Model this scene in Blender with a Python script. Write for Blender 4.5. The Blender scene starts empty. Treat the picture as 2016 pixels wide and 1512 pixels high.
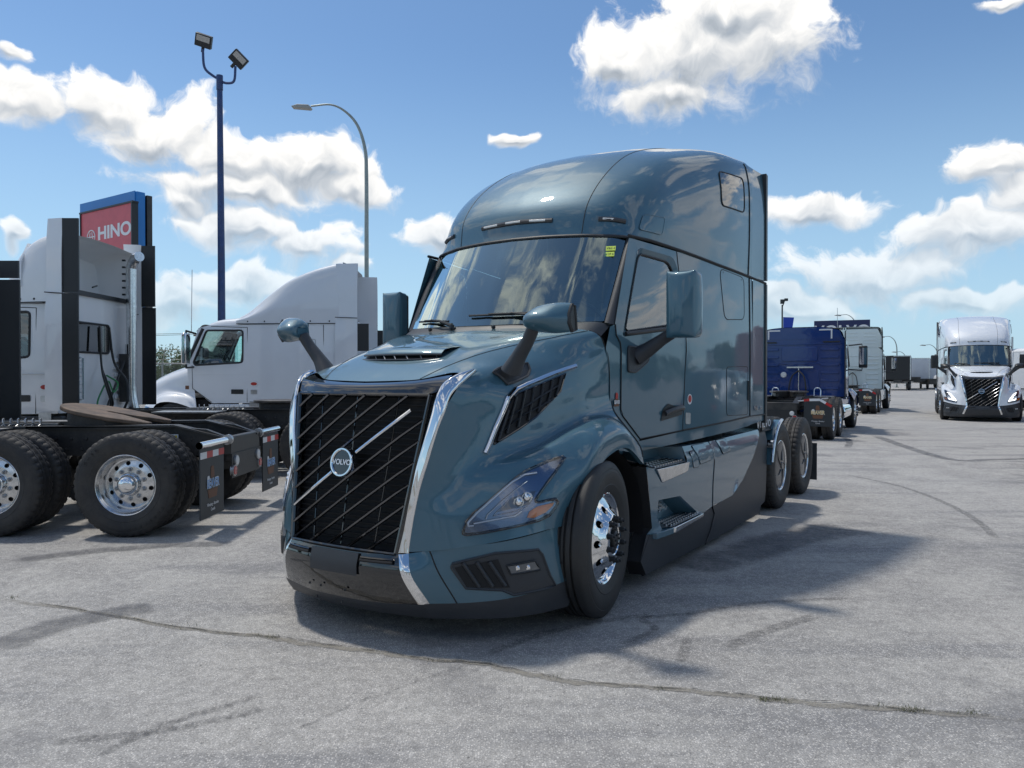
import bpy, bmesh, math, random
import numpy as np
from mathutils import Vector, Matrix
from mathutils.geometry import delaunay_2d_cdt
from mathutils.bvhtree import BVHTree

random.seed(7)
R = math.radians
SC = bpy.context.scene
COL = SC.collection

# ------------------------------------------------------------------ camera
cam_d = bpy.data.cameras.new("camera")
cam = bpy.data.objects.new("camera", cam_d)
COL.objects.link(cam)
cam_d.sensor_width = 36.0
cam_d.lens = 36.0 * 1515.0 / 2016.0
cam_d.clip_start = 0.05
cam_d.clip_end = 4000.0
cam.location = (0, 0, 1.57)
cam.rotation_euler = (R(90) - math.atan(16.0 / 1515.0), 0, 0)
SC.camera = cam

# ------------------------------------------------------------------ sun, sky, exposure
SUN_DIR = Vector((-0.352, 0.256, 1.0)).normalized()      # towards the sun
SUN_EL = math.asin(SUN_DIR.z)
sun_d = bpy.data.lights.new("sun", 'SUN')
sun_d.energy = 1.5
sun_d.angle = R(4.5)
sun_d.color = (1.0, 0.95, 0.87)
sun = bpy.data.objects.new("sun", sun_d)
COL.objects.link(sun)
sun.rotation_euler = SUN_DIR.to_track_quat('Z', 'Y').to_euler()
SC.view_settings.view_transform = 'Standard'
SC.view_settings.look = 'None'
SC.view_settings.exposure = 0.74
SC.view_settings.gamma = 1.0
SC.view_settings.use_curve_mapping = False
try:
    SC.cycles.use_denoising = True
    SC.cycles.max_bounces = 8
    SC.cycles.transparent_max_bounces = 12
    SC.cycles.sample_clamp_indirect = 6.0
except Exception:
    pass


class NT:
    """tiny node-tree writer"""
    def __init__(s, tree):
        s.t = tree
        tree.nodes.clear()

    def n(s, typ, **kw):
        nd = s.t.nodes.new(typ)
        for k, v in kw.items():
            setattr(nd, k, v)
        return nd

    def set(s, sock, v):
        if isinstance(v, bpy.types.NodeSocket):
            s.t.links.new(v, sock)
        elif isinstance(v, bpy.types.Node):
            s.t.links.new(v.outputs[0], sock)
        elif v is not None:
            if hasattr(sock.default_value, '__len__') and not hasattr(v, '__len__'):
                v = (v,) * len(sock.default_value)
            if hasattr(v, '__len__') and len(sock.default_value) == 4 and len(v) == 3:
                v = (*v, 1.0)
            sock.default_value = v

    def m(s, op, a, b=None, c=None, clamp=False):
        nd = s.n('ShaderNodeMath', operation=op, use_clamp=clamp)
        s.set(nd.inputs[0], a)
        if b is not None: s.set(nd.inputs[1], b)
        if c is not None: s.set(nd.inputs[2], c)
        return nd.outputs[0]

    def v(s, op, a, b=None):
        nd = s.n('ShaderNodeVectorMath', operation=op)
        s.set(nd.inputs[0], a)
        if b is not None:
            s.set(nd.inputs[3 if op == 'SCALE' else 1], b)
        return nd.outputs[1 if op in ('LENGTH', 'DOT_PRODUCT', 'DISTANCE') else 0]

    def mix(s, f, a, b, typ='MIX'):
        nd = s.n('ShaderNodeMix', data_type='RGBA', blend_type=typ)
        s.set(nd.inputs[0], f); s.set(nd.inputs[6], a); s.set(nd.inputs[7], b)
        return nd.outputs[2]

    def noise(s, vec, scale, detail=4, rough=.55, dist=0, lac=2.0):
        nd = s.n('ShaderNodeTexNoise')
        if vec is not None: s.set(nd.inputs['Vector'], vec)
        nd.inputs['Scale'].default_value = scale
        nd.inputs['Detail'].default_value = detail
        nd.inputs['Roughness'].default_value = rough
        nd.inputs['Distortion'].default_value = dist
        nd.inputs['Lacunarity'].default_value = lac
        return nd

    def ramp(s, f, a, b, c0=0.0, c1=1.0, smooth=True):
        nd = s.n('ShaderNodeMapRange')
        nd.interpolation_type = 'SMOOTHSTEP' if smooth else 'LINEAR'
        s.set(nd.inputs[0], f)
        nd.inputs[1].default_value = a; nd.inputs[2].default_value = b
        nd.inputs[3].default_value = c0; nd.inputs[4].default_value = c1
        return nd.outputs[0]


CLOUD = 8.6


def make_world():
    w = bpy.data.worlds.new("World")
    SC.world = w
    w.use_nodes = True
    g = NT(w.node_tree)
    out = g.n('ShaderNodeOutputWorld')
    bg = g.n('ShaderNodeBackground')
    bg.inputs[1].default_value = 0.078
    g.t.links.new(bg.outputs[0], out.inputs[0])
    sky = g.n('ShaderNodeTexSky', sky_type='NISHITA')
    sky.sun_disc = False
    sky.sun_elevation = SUN_EL
    sky.sun_rotation = math.atan2(SUN_DIR.x, SUN_DIR.y)
    sky.air_density = 1.0
    sky.dust_density = 0.6
    sky.ozone_density = 1.6
    sky.altitude = 200
    tc = g.n('ShaderNodeTexCoord')
    d = g.v('NORMALIZE', tc.outputs['Generated'])
    sep = g.n('ShaderNodeSeparateXYZ'); g.set(sep.inputs[0], d)
    x, y, z = sep.outputs
    az = g.m('ARCTAN2', x, y)
    el = g.m('ARCSINE', z)
    # clouds as fields over (azimuth, elevation); elsewhere the same noise over a flat cloud layer
    comb = g.n('ShaderNodeCombineXYZ')
    g.set(comb.inputs[0], az); g.set(comb.inputs[1], el)
    ae = comb.outputs[0]
    inview = g.m('MULTIPLY', g.ramp(g.m('ABSOLUTE', az), .64, .76, 1, 0), g.ramp(el, .50, .62, 1, 0))
    sc = g.n('ShaderNodeCombineXYZ')
    inv = g.m('DIVIDE', .42, g.m('MAXIMUM', g.m('ADD', z, .16), .05))
    g.set(sc.inputs[0], g.m('MULTIPLY', x, inv)); g.set(sc.inputs[1], g.m('MULTIPLY', y, inv))
    q = g.mix(inview, sc.outputs[0], ae)
    def n2(vec, scale, detail, rough=.58):
        nd = g.noise(vec, scale, detail, rough); nd.noise_dimensions = '2D'; return nd
    w1 = n2(q, 9.0, 3)
    warp = g.v('SCALE', g.v('SUBTRACT', w1.outputs['Color'], (.5, .5, .5)), .075)
    p = g.v('ADD', q, warp)
    F = 1515.0
    def blob(px, py, rx, ry):
        # a heap of cloud, given by its direction and angular size
        a = math.atan2(px - 1008, F); e = math.atan2(740 - py, math.hypot(F, px - 1008))
        k = 1 / math.hypot(F, px - 1008)
        return (a, e, rx * k * math.cos(a), ry * k)
    B = [blob(*q_) for q_ in [
        (1370, 95, 200, 100), (1520, 75, 130, 105), (1210, 125, 100, 50), (1330, 185, 150, 55), (1440, 20, 160, 70),
        (60, 215, 130, 50), (215, 210, 110, 60), (320, 265, 130, 70), (450, 315, 130, 50), (610, 330, 140, 50),
        (700, 370, 90, 34), (480, 375, 200, 44), (25, 120, 40, 24),
        (370, 400, 60, 30), (470, 450, 130, 45), (610, 485, 120, 42), (20, 450, 30, 40),
        (360, 590, 100, 45), (480, 560, 130, 36), (700, 530, 60, 22),
        (860, 470, 62, 42), (1020, 262, 40, 15),
        (1610, 415, 120, 36), (1960, 330, 100, 55), (2010, 390, 100, 50), (1900, 470, 180, 55),
        (1720, 540, 200, 60), (1560, 610, 150, 40), (1900, 590, 200, 30), (1950, 8, 50, 14)]]
    fld = None; fup = None
    for (a, e, ra, re) in B:
        mp = g.n('ShaderNodeVectorMath', operation='MULTIPLY_ADD')
        g.set(mp.inputs[0], p); g.set(mp.inputs[1], (1 / ra, 1 / re, 0)); g.set(mp.inputs[2], (-a / ra, -e / re, 0))
        f = g.v('LENGTH', mp.outputs[0])
        fld = f if fld is None else g.m('SMOOTH_MIN', fld, f, .25)
        f2 = g.v('DISTANCE', mp.outputs[0], (0, -.4, 0))
        fup = f2 if fup is None else g.m('SMOOTH_MIN', fup, f2, .25)
    top = g.m('ADD', g.m('MULTIPLY', g.ramp(g.m('SUBTRACT', fup, fld), -.30, .30), inview), g.m('MULTIPLY', .6, g.m('SUBTRACT', 1.0, inview)))
    gn = n2(sc.outputs[0], 3.0, 3)
    gen = g.m('MINIMUM', g.m('MULTIPLY', g.m('SUBTRACT', gn.outputs[0], .50), 4.0), .55)
    fld = g.m('ADD', g.m('MULTIPLY', g.m('SUBTRACT', 1.22, fld), inview), g.m('MULTIPLY', gen, g.m('SUBTRACT', 1.0, inview)))
    det = n2(p, 22.0, 8, .62)
    dens = g.m('ADD', fld, g.m('MULTIPLY', g.m('SUBTRACT', det.outputs[0], .5), 1.5))
    mask = g.ramp(g.m('DIVIDE', dens, g.m('SUBTRACT', .85, g.m('MULTIPLY', top, .45))), .0, 1.0)
    # sun behind and above: rims and heads bright, thick middles and bases grey
    shift = n2(g.v('ADD', p, (.006, -.016, 0)), 24.0, 4, .60)
    relief = g.m('SUBTRACT', shift.outputs[0], det.outputs[0])
    thick = g.ramp(dens, .30, 1.15)
    shade = g.m('MULTIPLY', g.m('SUBTRACT', 1.0, top), .30)
    lum = g.m('SUBTRACT', g.m('SUBTRACT', 1.02, g.m('ADD', shade, g.m('MULTIPLY', thick, .16))), g.m('MULTIPLY', relief, .45))
    lum = g.m('MINIMUM', g.m('MAXIMUM', lum, .5), 1.0)
    grey = g.mix(g.ramp(lum, .5, .95), (.70, .78, .88, 1), (1, .99, .97, 1))
    cl = g.v('SCALE', grey, g.m('MULTIPLY', lum, CLOUD))
    hz = g.ramp(el, .0, .26, .30, 1.0)
    # summer haze: blue air paling towards the horizon
    hue = g.v('MULTIPLY', sky.outputs[0], (.74, .90, 1.0))
    veil = g.ramp(el, -.02, .42, 1.0, .0)
    skyc = g.mix(g.m('MULTIPLY', veil, .72), hue, (3.7, 5.5, 7.0, 1))
    col = g.mix(g.m('MULTIPLY', mask, hz), skyc, cl)
    g.set(bg.inputs[0], col)
    w.cycles.sampling_method = 'MANUAL'
    w.cycles.sample_map_resolution = 1024


make_world()

# ------------------------------------------------------------------ materials
MATS = {}


def mat(name, col=(.5, .5, .5), rough=.5, metal=0., coat=0., spec=.5, bump=0., bscale=200., var=0., vscale=8.,
        coat_rough=.03, dirt=0., aniso=0., trans=0., emit=None):
    if name in MATS: return MATS[name]
    m = bpy.data.materials.new(name)
    m.use_nodes = True
    g = NT(m.node_tree)
    out = g.n('ShaderNodeOutputMaterial')
    b = g.n('ShaderNodeBsdfPrincipled')
    g.t.links.new(b.outputs[0], out.inputs[0])
    tc = g.n('ShaderNodeTexCoord')
    c = (*col, 1)
    if var > 0:
        nz = g.noise(tc.outputs['Object'], vscale, 6, .6)
        f = g.ramp(nz.outputs[0], .3, .7, 1 - var, 1 + var)
        c = g.v('SCALE', c[:3], f)
    if dirt > 0:
        nz = g.noise(tc.outputs['Object'], 3.0, 8, .65)
        nz2 = g.noise(tc.outputs['Object'], 45.0, 4, .7)
        f = g.m('MULTIPLY', g.ramp(g.m('ADD', nz.outputs[0], g.m('MULTIPLY', nz2.outputs[0], .3)), .5, .85), dirt)
        c = g.mix(f, c, (.13, .115, .095, 1))
        rr = g.m('ADD', rough, g.m('MULTIPLY', f, .4))
        g.set(b.inputs['Roughness'], rr)
    else:
        b.inputs['Roughness'].default_value = rough
    g.set(b.inputs['Base Color'], c)
    b.inputs['Metallic'].default_value = metal
    b.inputs['Coat Weight'].default_value = coat
    b.inputs['Coat Roughness'].default_value = coat_rough
    b.inputs['Specular IOR Level'].default_value = spec
    b.inputs['Transmission Weight'].default_value = trans
    if bump > 0:
        nz = g.noise(tc.outputs['Object'], bscale, 3, .6)
        bp = g.n('ShaderNodeBump')
        bp.inputs['Strength'].default_value = bump
        bp.inputs['Distance'].default_value = .002
        g.set(bp.inputs['Height'], nz.outputs[0])
        g.t.links.new(bp.outputs[0], b.inputs['Normal'])
    if emit:
        g.set(b.inputs['Emission Color'], (*emit[0], 1)); b.inputs['Emission Strength'].default_value = emit[1]
    MATS[name] = m
    return m


def paint(name, col, metal=.55, rough=.32, peel=.035, spec=.5):
    """automotive paint: flake base, clear coat, faint orange peel and panel waviness"""
    if name in MATS: return MATS[name]
    m = bpy.data.materials.new(name); m.use_nodes = True
    g = NT(m.node_tree)
    out = g.n('ShaderNodeOutputMaterial'); b = g.n('ShaderNodeBsdfPrincipled')
    g.t.links.new(b.outputs[0], out.inputs[0])
    tc = g.n('ShaderNodeTexCoord')
    nz = g.noise(tc.outputs['Object'], 2.2, 6, .6)
    nz2 = g.noise(tc.outputs['Object'], 60, 3, .7)
    dust = g.m('MULTIPLY', g.ramp(nz.outputs[0], .42, .75), .05)
    c = g.mix(dust, (*col, 1), (.32, .31, .28, 1))
    g.set(b.inputs['Base Color'], c)
    b.inputs['Metallic'].default_value = metal
    b.inputs['Specular IOR Level'].default_value = spec
    g.set(b.inputs['Roughness'], g.m('ADD', rough, g.m('MULTIPLY', nz2.outputs[0], .08)))
    b.inputs['Coat Weight'].default_value = 1.0
    g.set(b.inputs['Coat Roughness'], g.m('ADD', .012, g.m('MULTIPLY', dust, .5)))
    b.inputs['Coat IOR'].default_value = 1.5
    wav = g.noise(tc.outputs['Object'], 5.0, 2, .5)
    pe = g.noise(tc.outputs['Object'], 260.0, 1, .5)
    bp = g.n('ShaderNodeBump'); bp.inputs['Strength'].default_value = .10; bp.inputs['Distance'].default_value = .01
    g.set(bp.inputs['Height'], wav.outputs[0])
    bp2 = g.n('ShaderNodeBump'); bp2.inputs['Strength'].default_value = peel; bp2.inputs['Distance'].default_value = .001
    g.set(bp2.inputs['Height'], pe.outputs[0]); g.t.links.new(bp.outputs[0], bp2.inputs['Normal'])
    g.t.links.new(bp2.outputs[0], b.inputs['Coat Normal'])
    MATS[name] = m
    return m


def glass(name, tint=(.55, .75, .72), refl=1.0, opaque=0.0, rough=.0, gcol=(1, 1, 1)):
    """single-sheet window: tinted see-through plus a Fresnel mirror"""
    if name in MATS: return MATS[name]
    m = bpy.data.materials.new(name); m.use_nodes = True
    g = NT(m.node_tree)
    out = g.n('ShaderNodeOutputMaterial')
    tr = g.n('ShaderNodeBsdfTransparent'); g.set(tr.inputs[0], (*tint, 1))
    gl = g.n('ShaderNodeBsdfGlossy'); gl.inputs['Roughness'].default_value = rough; g.set(gl.inputs[0], (*gcol, 1))
    fr = g.n('ShaderNodeFresnel'); fr.inputs[0].default_value = 1.6
    mx = g.n('ShaderNodeMixShader')
    g.set(mx.inputs[0], g.m('MINIMUM', g.m('MULTIPLY', fr.outputs[0], refl), .85 if refl > 3 else 1.0))
    g.t.links.new(tr.outputs[0], mx.inputs[1]); g.t.links.new(gl.outputs[0], mx.inputs[2])
    g.t.links.new(mx.outputs[0], out.inputs[0])
    MATS[name] = m
    return m


CHROME = mat('chrome', (.78, .79, .80), .045, 1.0, bump=.0)
ALU = mat('polished_aluminium', (.62, .63, .64), .21, 1.0, var=.12, vscale=20)
ALU_DULL = mat('dull_aluminium', (.45, .46, .47), .38, 1.0, var=.15, vscale=12)
STEEL = mat('brushed_steel', (.40, .40, .40), .35, 1.0, var=.2, vscale=10)
PIANO = mat('piano_black', (.008, .009, .011), .06, 0, coat=1.0)
BLACK = mat('black_plastic', (.016, .018, .020), .42, bump=.35, bscale=500)
CHARCOAL = mat('charcoal_plastic', (.030, .034, .040), .45, bump=.3, bscale=600, var=.06)
CHAR_SATIN = mat('charcoal_satin', (.035, .038, .043), .30, bump=.06, bscale=400, coat=.25)
DARK = mat('dark_void', (.006, .0065, .008), .7)
SEAM = mat('panel_gap', (.006, .007, .008), .6)
FRAME = mat('chassis_black', (.017, .018, .020), .38, dirt=.35, bump=.2, bscale=60)
RUBBER = mat('tyre_rubber', (.020, .020, .021), .62, bump=.5, bscale=120, var=.15, vscale=9, dirt=.28)
RUBBER_N = mat('tyre_rubber_new', (.015, .016, .017), .55, bump=.35, bscale=160, var=.1, vscale=9, dirt=.12)
HOSE = mat('hose_black', (.012, .012, .013), .4)
GREEN = mat('air_line_green', (.03, .22, .07), .4)
RUST = mat('greased_rust', (.135, .088, .058), .55, var=.5, vscale=7, bump=.6, bscale=60, dirt=.5)
GREASE = mat('greased_plate', (.055, .048, .042), .42, var=.4, vscale=9, bump=.5, bscale=60)
RED = mat('red_plastic', (.42, .012, .012), .25, coat=.6)
REDTAPE = mat('red_reflective', (.50, .02, .02), .35)
WHITETAPE = mat('white_reflective', (.75, .76, .77), .35)
WHITEPL = mat('white_plastic', (.72, .72, .70), .4)
ORANGE = mat('amber_plastic', (.95, .27, .015), .2, coat=.8)
YELLOWST = mat('yellow_sticker', (.62, .78, .10), .5)
INTERIOR = mat('cab_interior', (.035, .042, .046), .7)
INTERIOR_L = mat('cab_headliner', (.09, .10, .10), .8)
FLAP = mat('mud_flap_rubber', (.022, .028, .033), .5, var=.1)
GLASS = glass('window_glass', (.70, .92, .88), 2.2)
GLASS_D = glass('window_glass_dark', (.16, .24, .24), 2.4)
LENS = glass('lamp_lens', (.90, .93, .96), 1.1)
P_BLUE = paint('slate_blue_paint', (.042, .120, .168), .26, .46)
P_WHITE = paint('white_paint', (.76, .77, .78), 0., .4)
P_WHITE_B = paint('bluish_white_paint', (.70, .73, .77), 0., .4)
P_PALE = paint('pale_green_white_paint', (.66, .74, .73), 0., .4)
P_NAVY = paint('deep_blue_paint', (.003, .036, .18), 0, .5, spec=.1)
PX_MARK = None

# ------------------------------------------------------------------ mesh helpers


def link(o, parent=None):
    COL.objects.link(o)
    if parent is not None:
        o.parent = parent
    return o


def finish(bm, sharp=35, smooth=True):
    for f in bm.faces: f.smooth = smooth
    if smooth:
        lim = R(sharp)
        for e in bm.edges:
            if len(e.link_faces) == 2:
                e.smooth = e.calc_face_angle(0) < lim
    return bm


def mk(name, geo, m, parent=None, sharp=35, smooth=True, loc=None, rot=None, bevel=0, label=None):
    """geo: (verts, faces) or a bmesh or a Mesh -> one mesh object"""
    if isinstance(geo, bpy.types.Mesh):
        me = geo
    else:
        if isinstance(geo, bmesh.types.BMesh):
            bm = geo
        else:
            bm = bmesh.new()
            vs = [bm.verts.new(v) for v in geo[0]]
            for f in geo[1]:
                try: bm.faces.new([vs[i] for i in f])
                except ValueError: pass
            bmesh.ops.recalc_face_normals(bm, faces=bm.faces)
        finish(bm, sharp, smooth)
        me = bpy.data.meshes.new(name)
        bm.to_mesh(me); bm.free()
    o = bpy.data.objects.new(name, me)
    if m is not None and not me.materials:
        for q in (m if isinstance(m, (list, tuple)) else [m]): me.materials.append(q)
    if bevel:
        md = o.modifiers.new('bevel', 'BEVEL'); md.width = bevel; md.segments = 2; md.limit_method = 'ANGLE'
        md.angle_limit = R(40); md.harden_normals = False
    link(o, parent)
    if loc is not None: o.location = loc
    if rot is not None: o.rotation_euler = rot
    if label: o['label'] = label
    return o


def empty(name, parent=None, loc=(0, 0, 0), rz=0, label=None, cat=None, group=None):
    o = bpy.data.objects.new(name, None)
    o.empty_display_size = .2
    link(o, parent)
    o.location = loc; o.rotation_euler = (0, 0, rz)
    if label: o['label'] = label
    if cat: o['category'] = cat
    if group: o['group'] = group
    return o


def tag(o, label=None, cat=None, group=None, kind=None):
    if label: o['label'] = label
    if cat: o['category'] = cat
    if group: o['group'] = group
    if kind: o['kind'] = kind
    return o


class G:
    """geometry collector"""
    def __init__(s): s.v = []; s.f = []
    def add(s, v, f):
        b = len(s.v); s.v += [tuple(q) for q in v]; s.f += [tuple(i + b for i in q) for q in f]; return s
    def box(s, c, d, rot=None):
        x, y, z = d[0] / 2, d[1] / 2, d[2] / 2
        vs = [Vector((a * x, b * y, e * z)) for a in (-1, 1) for b in (-1, 1) for e in (-1, 1)]
        if rot is not None: vs = [rot @ v for v in vs]
        c = Vector(c)
        return s.add([v + c for v in vs], [(0, 1, 3, 2), (4, 6, 7, 5), (0, 4, 5, 1), (2, 3, 7, 6), (0, 2, 6, 4), (1, 5, 7, 3)])
    def bx(s, x0, x1, y0, y1, z0, z1):
        return s.box(((x0 + x1) / 2, (y0 + y1) / 2, (z0 + z1) / 2), (abs(x1 - x0), abs(y1 - y0), abs(z1 - z0)))
    def tube(s, pts, r, n=8, cap=True, closed=False):
        pts = [Vector(p) for p in pts]
        m = len(pts)
        rs = r if hasattr(r, '__len__') else [r] * m
        up = Vector((0, 0, 1)); vs = []; prev = None
        for i, p in enumerate(pts):
            if closed: t = pts[(i + 1) % m] - pts[i - 1]
            else: t = pts[min(i + 1, m - 1)] - pts[max(i - 1, 0)]
            t.normalize()
            if prev is None:
                a = t.cross(up)
                if a.length < 1e-3: a = t.cross(Vector((1, 0, 0)))
                a.normalize()
            else:
                a = prev - t * prev.dot(t); a.normalize()
            prev = a; b = t.cross(a)
            for k in range(n):
                an = 2 * math.pi * k / n
                vs.append(p + (a * math.cos(an) + b * math.sin(an)) * rs[i])
        fs = []
        for i in range(m if closed else m - 1):
            j = (i + 1) % m
            for k in range(n):
                l = (k + 1) % n
                fs.append((i * n + k, i * n + l, j * n + l, j * n + k))
        if cap and not closed:
            fs.append(tuple(range(n))[::-1]); fs.append(tuple((m - 1) * n + k for k in range(n)))
        return s.add(vs, fs)
    def lathe(s, prof, n=48, axis='y', a0=0, a1=2 * math.pi, c=(0, 0, 0)):
        """prof: (radius, along-axis) pairs"""
        full = abs(a1 - a0 - 2 * math.pi) < 1e-6
        cnt = n if full else n + 1
        vs = []
        for i in range(cnt):
            a = a0 + (a1 - a0) * i / n
            ca, sa = math.cos(a), math.sin(a)
            for (r, h) in prof:
                if axis == 'y': vs.append((c[0] + r * ca, c[1] + h, c[2] + r * sa))
                elif axis == 'x': vs.append((c[0] + h, c[1] + r * ca, c[2] + r * sa))
                else: vs.append((c[0] + r * ca, c[1] + r * sa, c[2] + h))
        k = len(prof); fs = []
        for i in range(n):
            j = (i + 1) % cnt
            for q in range(k - 1):
                fs.append((i * k + q, i * k + q + 1, j * k + q + 1, j * k + q))
        return s.add(vs, fs)
    def prism(s, poly, fn0, fn1):
        """polygon (2D) swept between two maps"""
        n = len(poly)
        vs = [fn0(*p) for p in poly] + [fn1(*p) for p in poly]
        fs = [tuple(range(n))[::-1], tuple(range(n, 2 * n))]
        fs += [(i, (i + 1) % n, n + (i + 1) % n, n + i) for i in range(n)]
        return s.add(vs, fs)
    def xz(s, poly, y0, y1): return s.prism(poly, lambda a, b: (a, y0, b), lambda a, b: (a, y1, b))
    def yz(s, poly, x0, x1): return s.prism(poly, lambda a, b: (x0, a, b), lambda a, b: (x1, a, b))
    def xy(s, poly, z0, z1): return s.prism(poly, lambda a, b: (a, b, z0), lambda a, b: (a, b, z1))
    def mir(s):
        """add the mirror image in y"""
        n = len(s.v); v = [(x, -y, z) for x, y, z in s.v]; f = [tuple(i + n for i in q)[::-1] for q in s.f]
        s.v += v; s.f += f; return s
    @property
    def g(s): return (s.v, s.f)


def crom(p0, p1, p2, p3, t):
    return .5 * ((2 * p1) + (p2 - p0) * t + (2 * p0 - 5 * p1 + 4 * p2 - p3) * t * t + (3 * p1 - p0 - 3 * p2 + p3) * t ** 3)


def spline(P, t):
    """Catmull-Rom through an (n,3) array, t in 0..n-1, ends extrapolated"""
    n = len(P); i = min(max(int(math.floor(t)), 0), n - 2); f = t - i
    a = P[i - 1] if i > 0 else 2 * P[0] - P[1]
    d = P[i + 2] if i + 2 < n else 2 * P[-1] - P[-2]
    return crom(a, P[i], P[i + 1], d, f)


def dense(P, k=8, closed=False):
    P = np.array(P, float)
    if closed:
        n = len(P); out = []
        for i in range(n):
            for j in range(k):
                out.append(crom(P[i - 1], P[i], P[(i + 1) % n], P[(i + 2) % n], j / k))
        return [tuple(q) for q in out]
    n = len(P)
    return [tuple(spline(P, t)) for t in np.linspace(0, n - 1, (n - 1) * k + 1)]


class Net:
    """smooth surface through a grid of points"""
    def __init__(s, rows): s.P = np.array(rows, float)   # [u][v][3]
    def ev(s, u, v):
        Q = np.array([spline(s.P[i], v) for i in range(s.P.shape[0])])
        return spline(Q, u)
    def grid(s, u0, u1, nu, v0, v1, nv, off=0.0):
        us = np.linspace(u0, u1, nu + 1); vs = np.linspace(v0, v1, nv + 1)
        # evaluate separably
        A = np.array([[spline(s.P[i], v) for v in vs] for i in range(s.P.shape[0])])  # [u][nv][3]
        V = np.array([[spline(A[:, j], u) for j in range(nv + 1)] for u in us])
        if off:
            du = np.gradient(V, axis=0); dv = np.gradient(V, axis=1)
            nn = np.cross(du, dv); nn /= np.linalg.norm(nn, axis=2, keepdims=True) + 1e-9
            V = V + nn * off
        verts = [tuple(q) for q in V.reshape(-1, 3)]
        w = nv + 1
        faces = [(i * w + j, (i + 1) * w + j, (i + 1) * w + j + 1, i * w + j + 1) for i in range(nu) for j in range(nv)]
        return verts, faces


def mirror_geo(g):
    v, f = g; n = len(v)
    return (list(v) + [(x, -y, z) for x, y, z in v], list(f) + [tuple(i + n for i in q)[::-1] for q in f])


def flip_geo(g):
    v, f = g
    return ([(x, -y, z) for x, y, z in v], [tuple(q)[::-1] for q in f])


def weld(geo, dist=.0005):
    bm = bmesh.new()
    vs = [bm.verts.new(v) for v in geo[0]]
    for f in geo[1]:
        try: bm.faces.new([vs[i] for i in f])
        except ValueError: pass
    bmesh.ops.remove_doubles(bm, verts=bm.verts, dist=dist)
    bmesh.ops.recalc_face_normals(bm, faces=bm.faces)
    return bm


def inpoly(p, poly):
    x, y = p; c = False; n = len(poly)
    for i in range(n):
        x1, y1 = poly[i]; x2, y2 = poly[i - 1]
        if (y1 > y) != (y2 > y) and x < (x2 - x1) * (y - y1) / (y2 - y1) + x1: c = not c
    return c


def rounded(poly, r, n=4):
    """polygon with its corners rounded (2D)"""
    out = []
    m = len(poly)
    for i in range(m):
        a = Vector(poly[i - 1]); b = Vector(poly[i]); c = Vector(poly[(i + 1) % m])
        rr = r[i] if hasattr(r, '__len__') else r
        d1 = (a - b); d2 = (c - b)
        k = min(rr, d1.length * .45, d2.length * .45)
        p = b + d1.normalized() * k; q = b + d2.normalized() * k
        for j in range(n + 1):
            t = j / n
            out.append(tuple((1 - t) ** 2 * p + 2 * t * (1 - t) * b + t * t * q))
    return out


def panel(outer, holes, fn, step=.12):
    """flat 2D outline with holes, triangulated and laid on a curved surface fn(a, b) -> point"""
    pts = []; edges = []
    def ring(poly):
        b = len(pts); n = len(poly); k = 0
        for i in range(n):
            p = Vector(poly[i]); q = Vector(poly[(i + 1) % n]); d = (q - p).length
            m = max(1, int(round(d / step)))
            for j in range(m): pts.append(p + (q - p) * j / m); k += 1
        for i in range(k): edges.append((b + i, b + (i + 1) % k))
    ring(outer)
    for h in holes: ring(h)
    xs = [p[0] for p in outer]; zs = [p[1] for p in outer]
    x = min(xs) + step / 2
    bd = list(pts)
    while x < max(xs):
        z = min(zs) + step / 2
        while z < max(zs):
            if inpoly((x, z), outer) and not any(inpoly((x, z), h) for h in holes):
                if min((Vector((x, z)) - q).length_squared for q in bd) > (step * .35) ** 2:
                    pts.append(Vector((x, z)))
            z += step
        x += step
    V, E, Fc, *_ = delaunay_2d_cdt([Vector(p) for p in pts], edges, [], 0, 1e-5)
    fs = []
    for f in Fc:
        c = sum((V[i] for i in f), Vector((0, 0))) / len(f)
        if inpoly(c, outer) and not any(inpoly(c, h) for h in holes): fs.append(tuple(f))
    return [fn(v[0], v[1]) for v in V], fs


def text(name, body, size, m, parent, loc, rot, extrude=.002, align='CENTER', sx=1.0, label=None, spacing=1.0, bold=0.0):
    c = bpy.data.curves.new(name, 'FONT')
    c.body = body; c.size = size; c.extrude = extrude; c.align_x = align; c.align_y = 'CENTER'
    c.space_character = spacing; c.offset = bold
    c.materials.append(m)
    tmp = bpy.data.objects.new(name, c)
    COL.objects.link(tmp)
    bpy.context.view_layer.update()
    me = bpy.data.meshes.new_from_object(tmp.evaluated_get(bpy.context.evaluated_depsgraph_get()))
    bpy.data.objects.remove(tmp); bpy.data.curves.remove(c)
    for p in me.polygons: p.use_smooth = False
    o = bpy.data.objects.new(name, me)
    link(o, parent); o.location = loc; o.rotation_euler = rot; o.scale = (sx, 1, 1)
    if label: o['label'] = label
    return o


def frame_rot(xa, ya):
    """rotation whose local x and y axes point along xa and ya"""
    xa = Vector(xa).normalized(); za = xa.cross(Vector(ya)).normalized(); ya = za.cross(xa)
    return Matrix((xa, ya, za)).transposed().to_euler()


def copy_tree(o, parent=None):
    c = o.copy(); COL.objects.link(c); c.parent = parent
    for ch in list(o.children): copy_tree(ch, c)
    return c
# ------------------------------------------------------------------ wheels (axis along y, outer face towards +y, tyre sidewall at y = 0)
MESH = {}


def cached(key, fn, m, sharp=35):
    if key not in MESH:
        geo = fn()
        if isinstance(geo, bmesh.types.BMesh): bm = geo
        else: bm = weld(geo)
        finish(bm, sharp)
        me = bpy.data.meshes.new(key); bm.to_mesh(me); bm.free()
        for q in (m if isinstance(m, (list, tuple)) else [m]): me.materials.append(q)
        MESH[key] = me
    return MESH[key]


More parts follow.
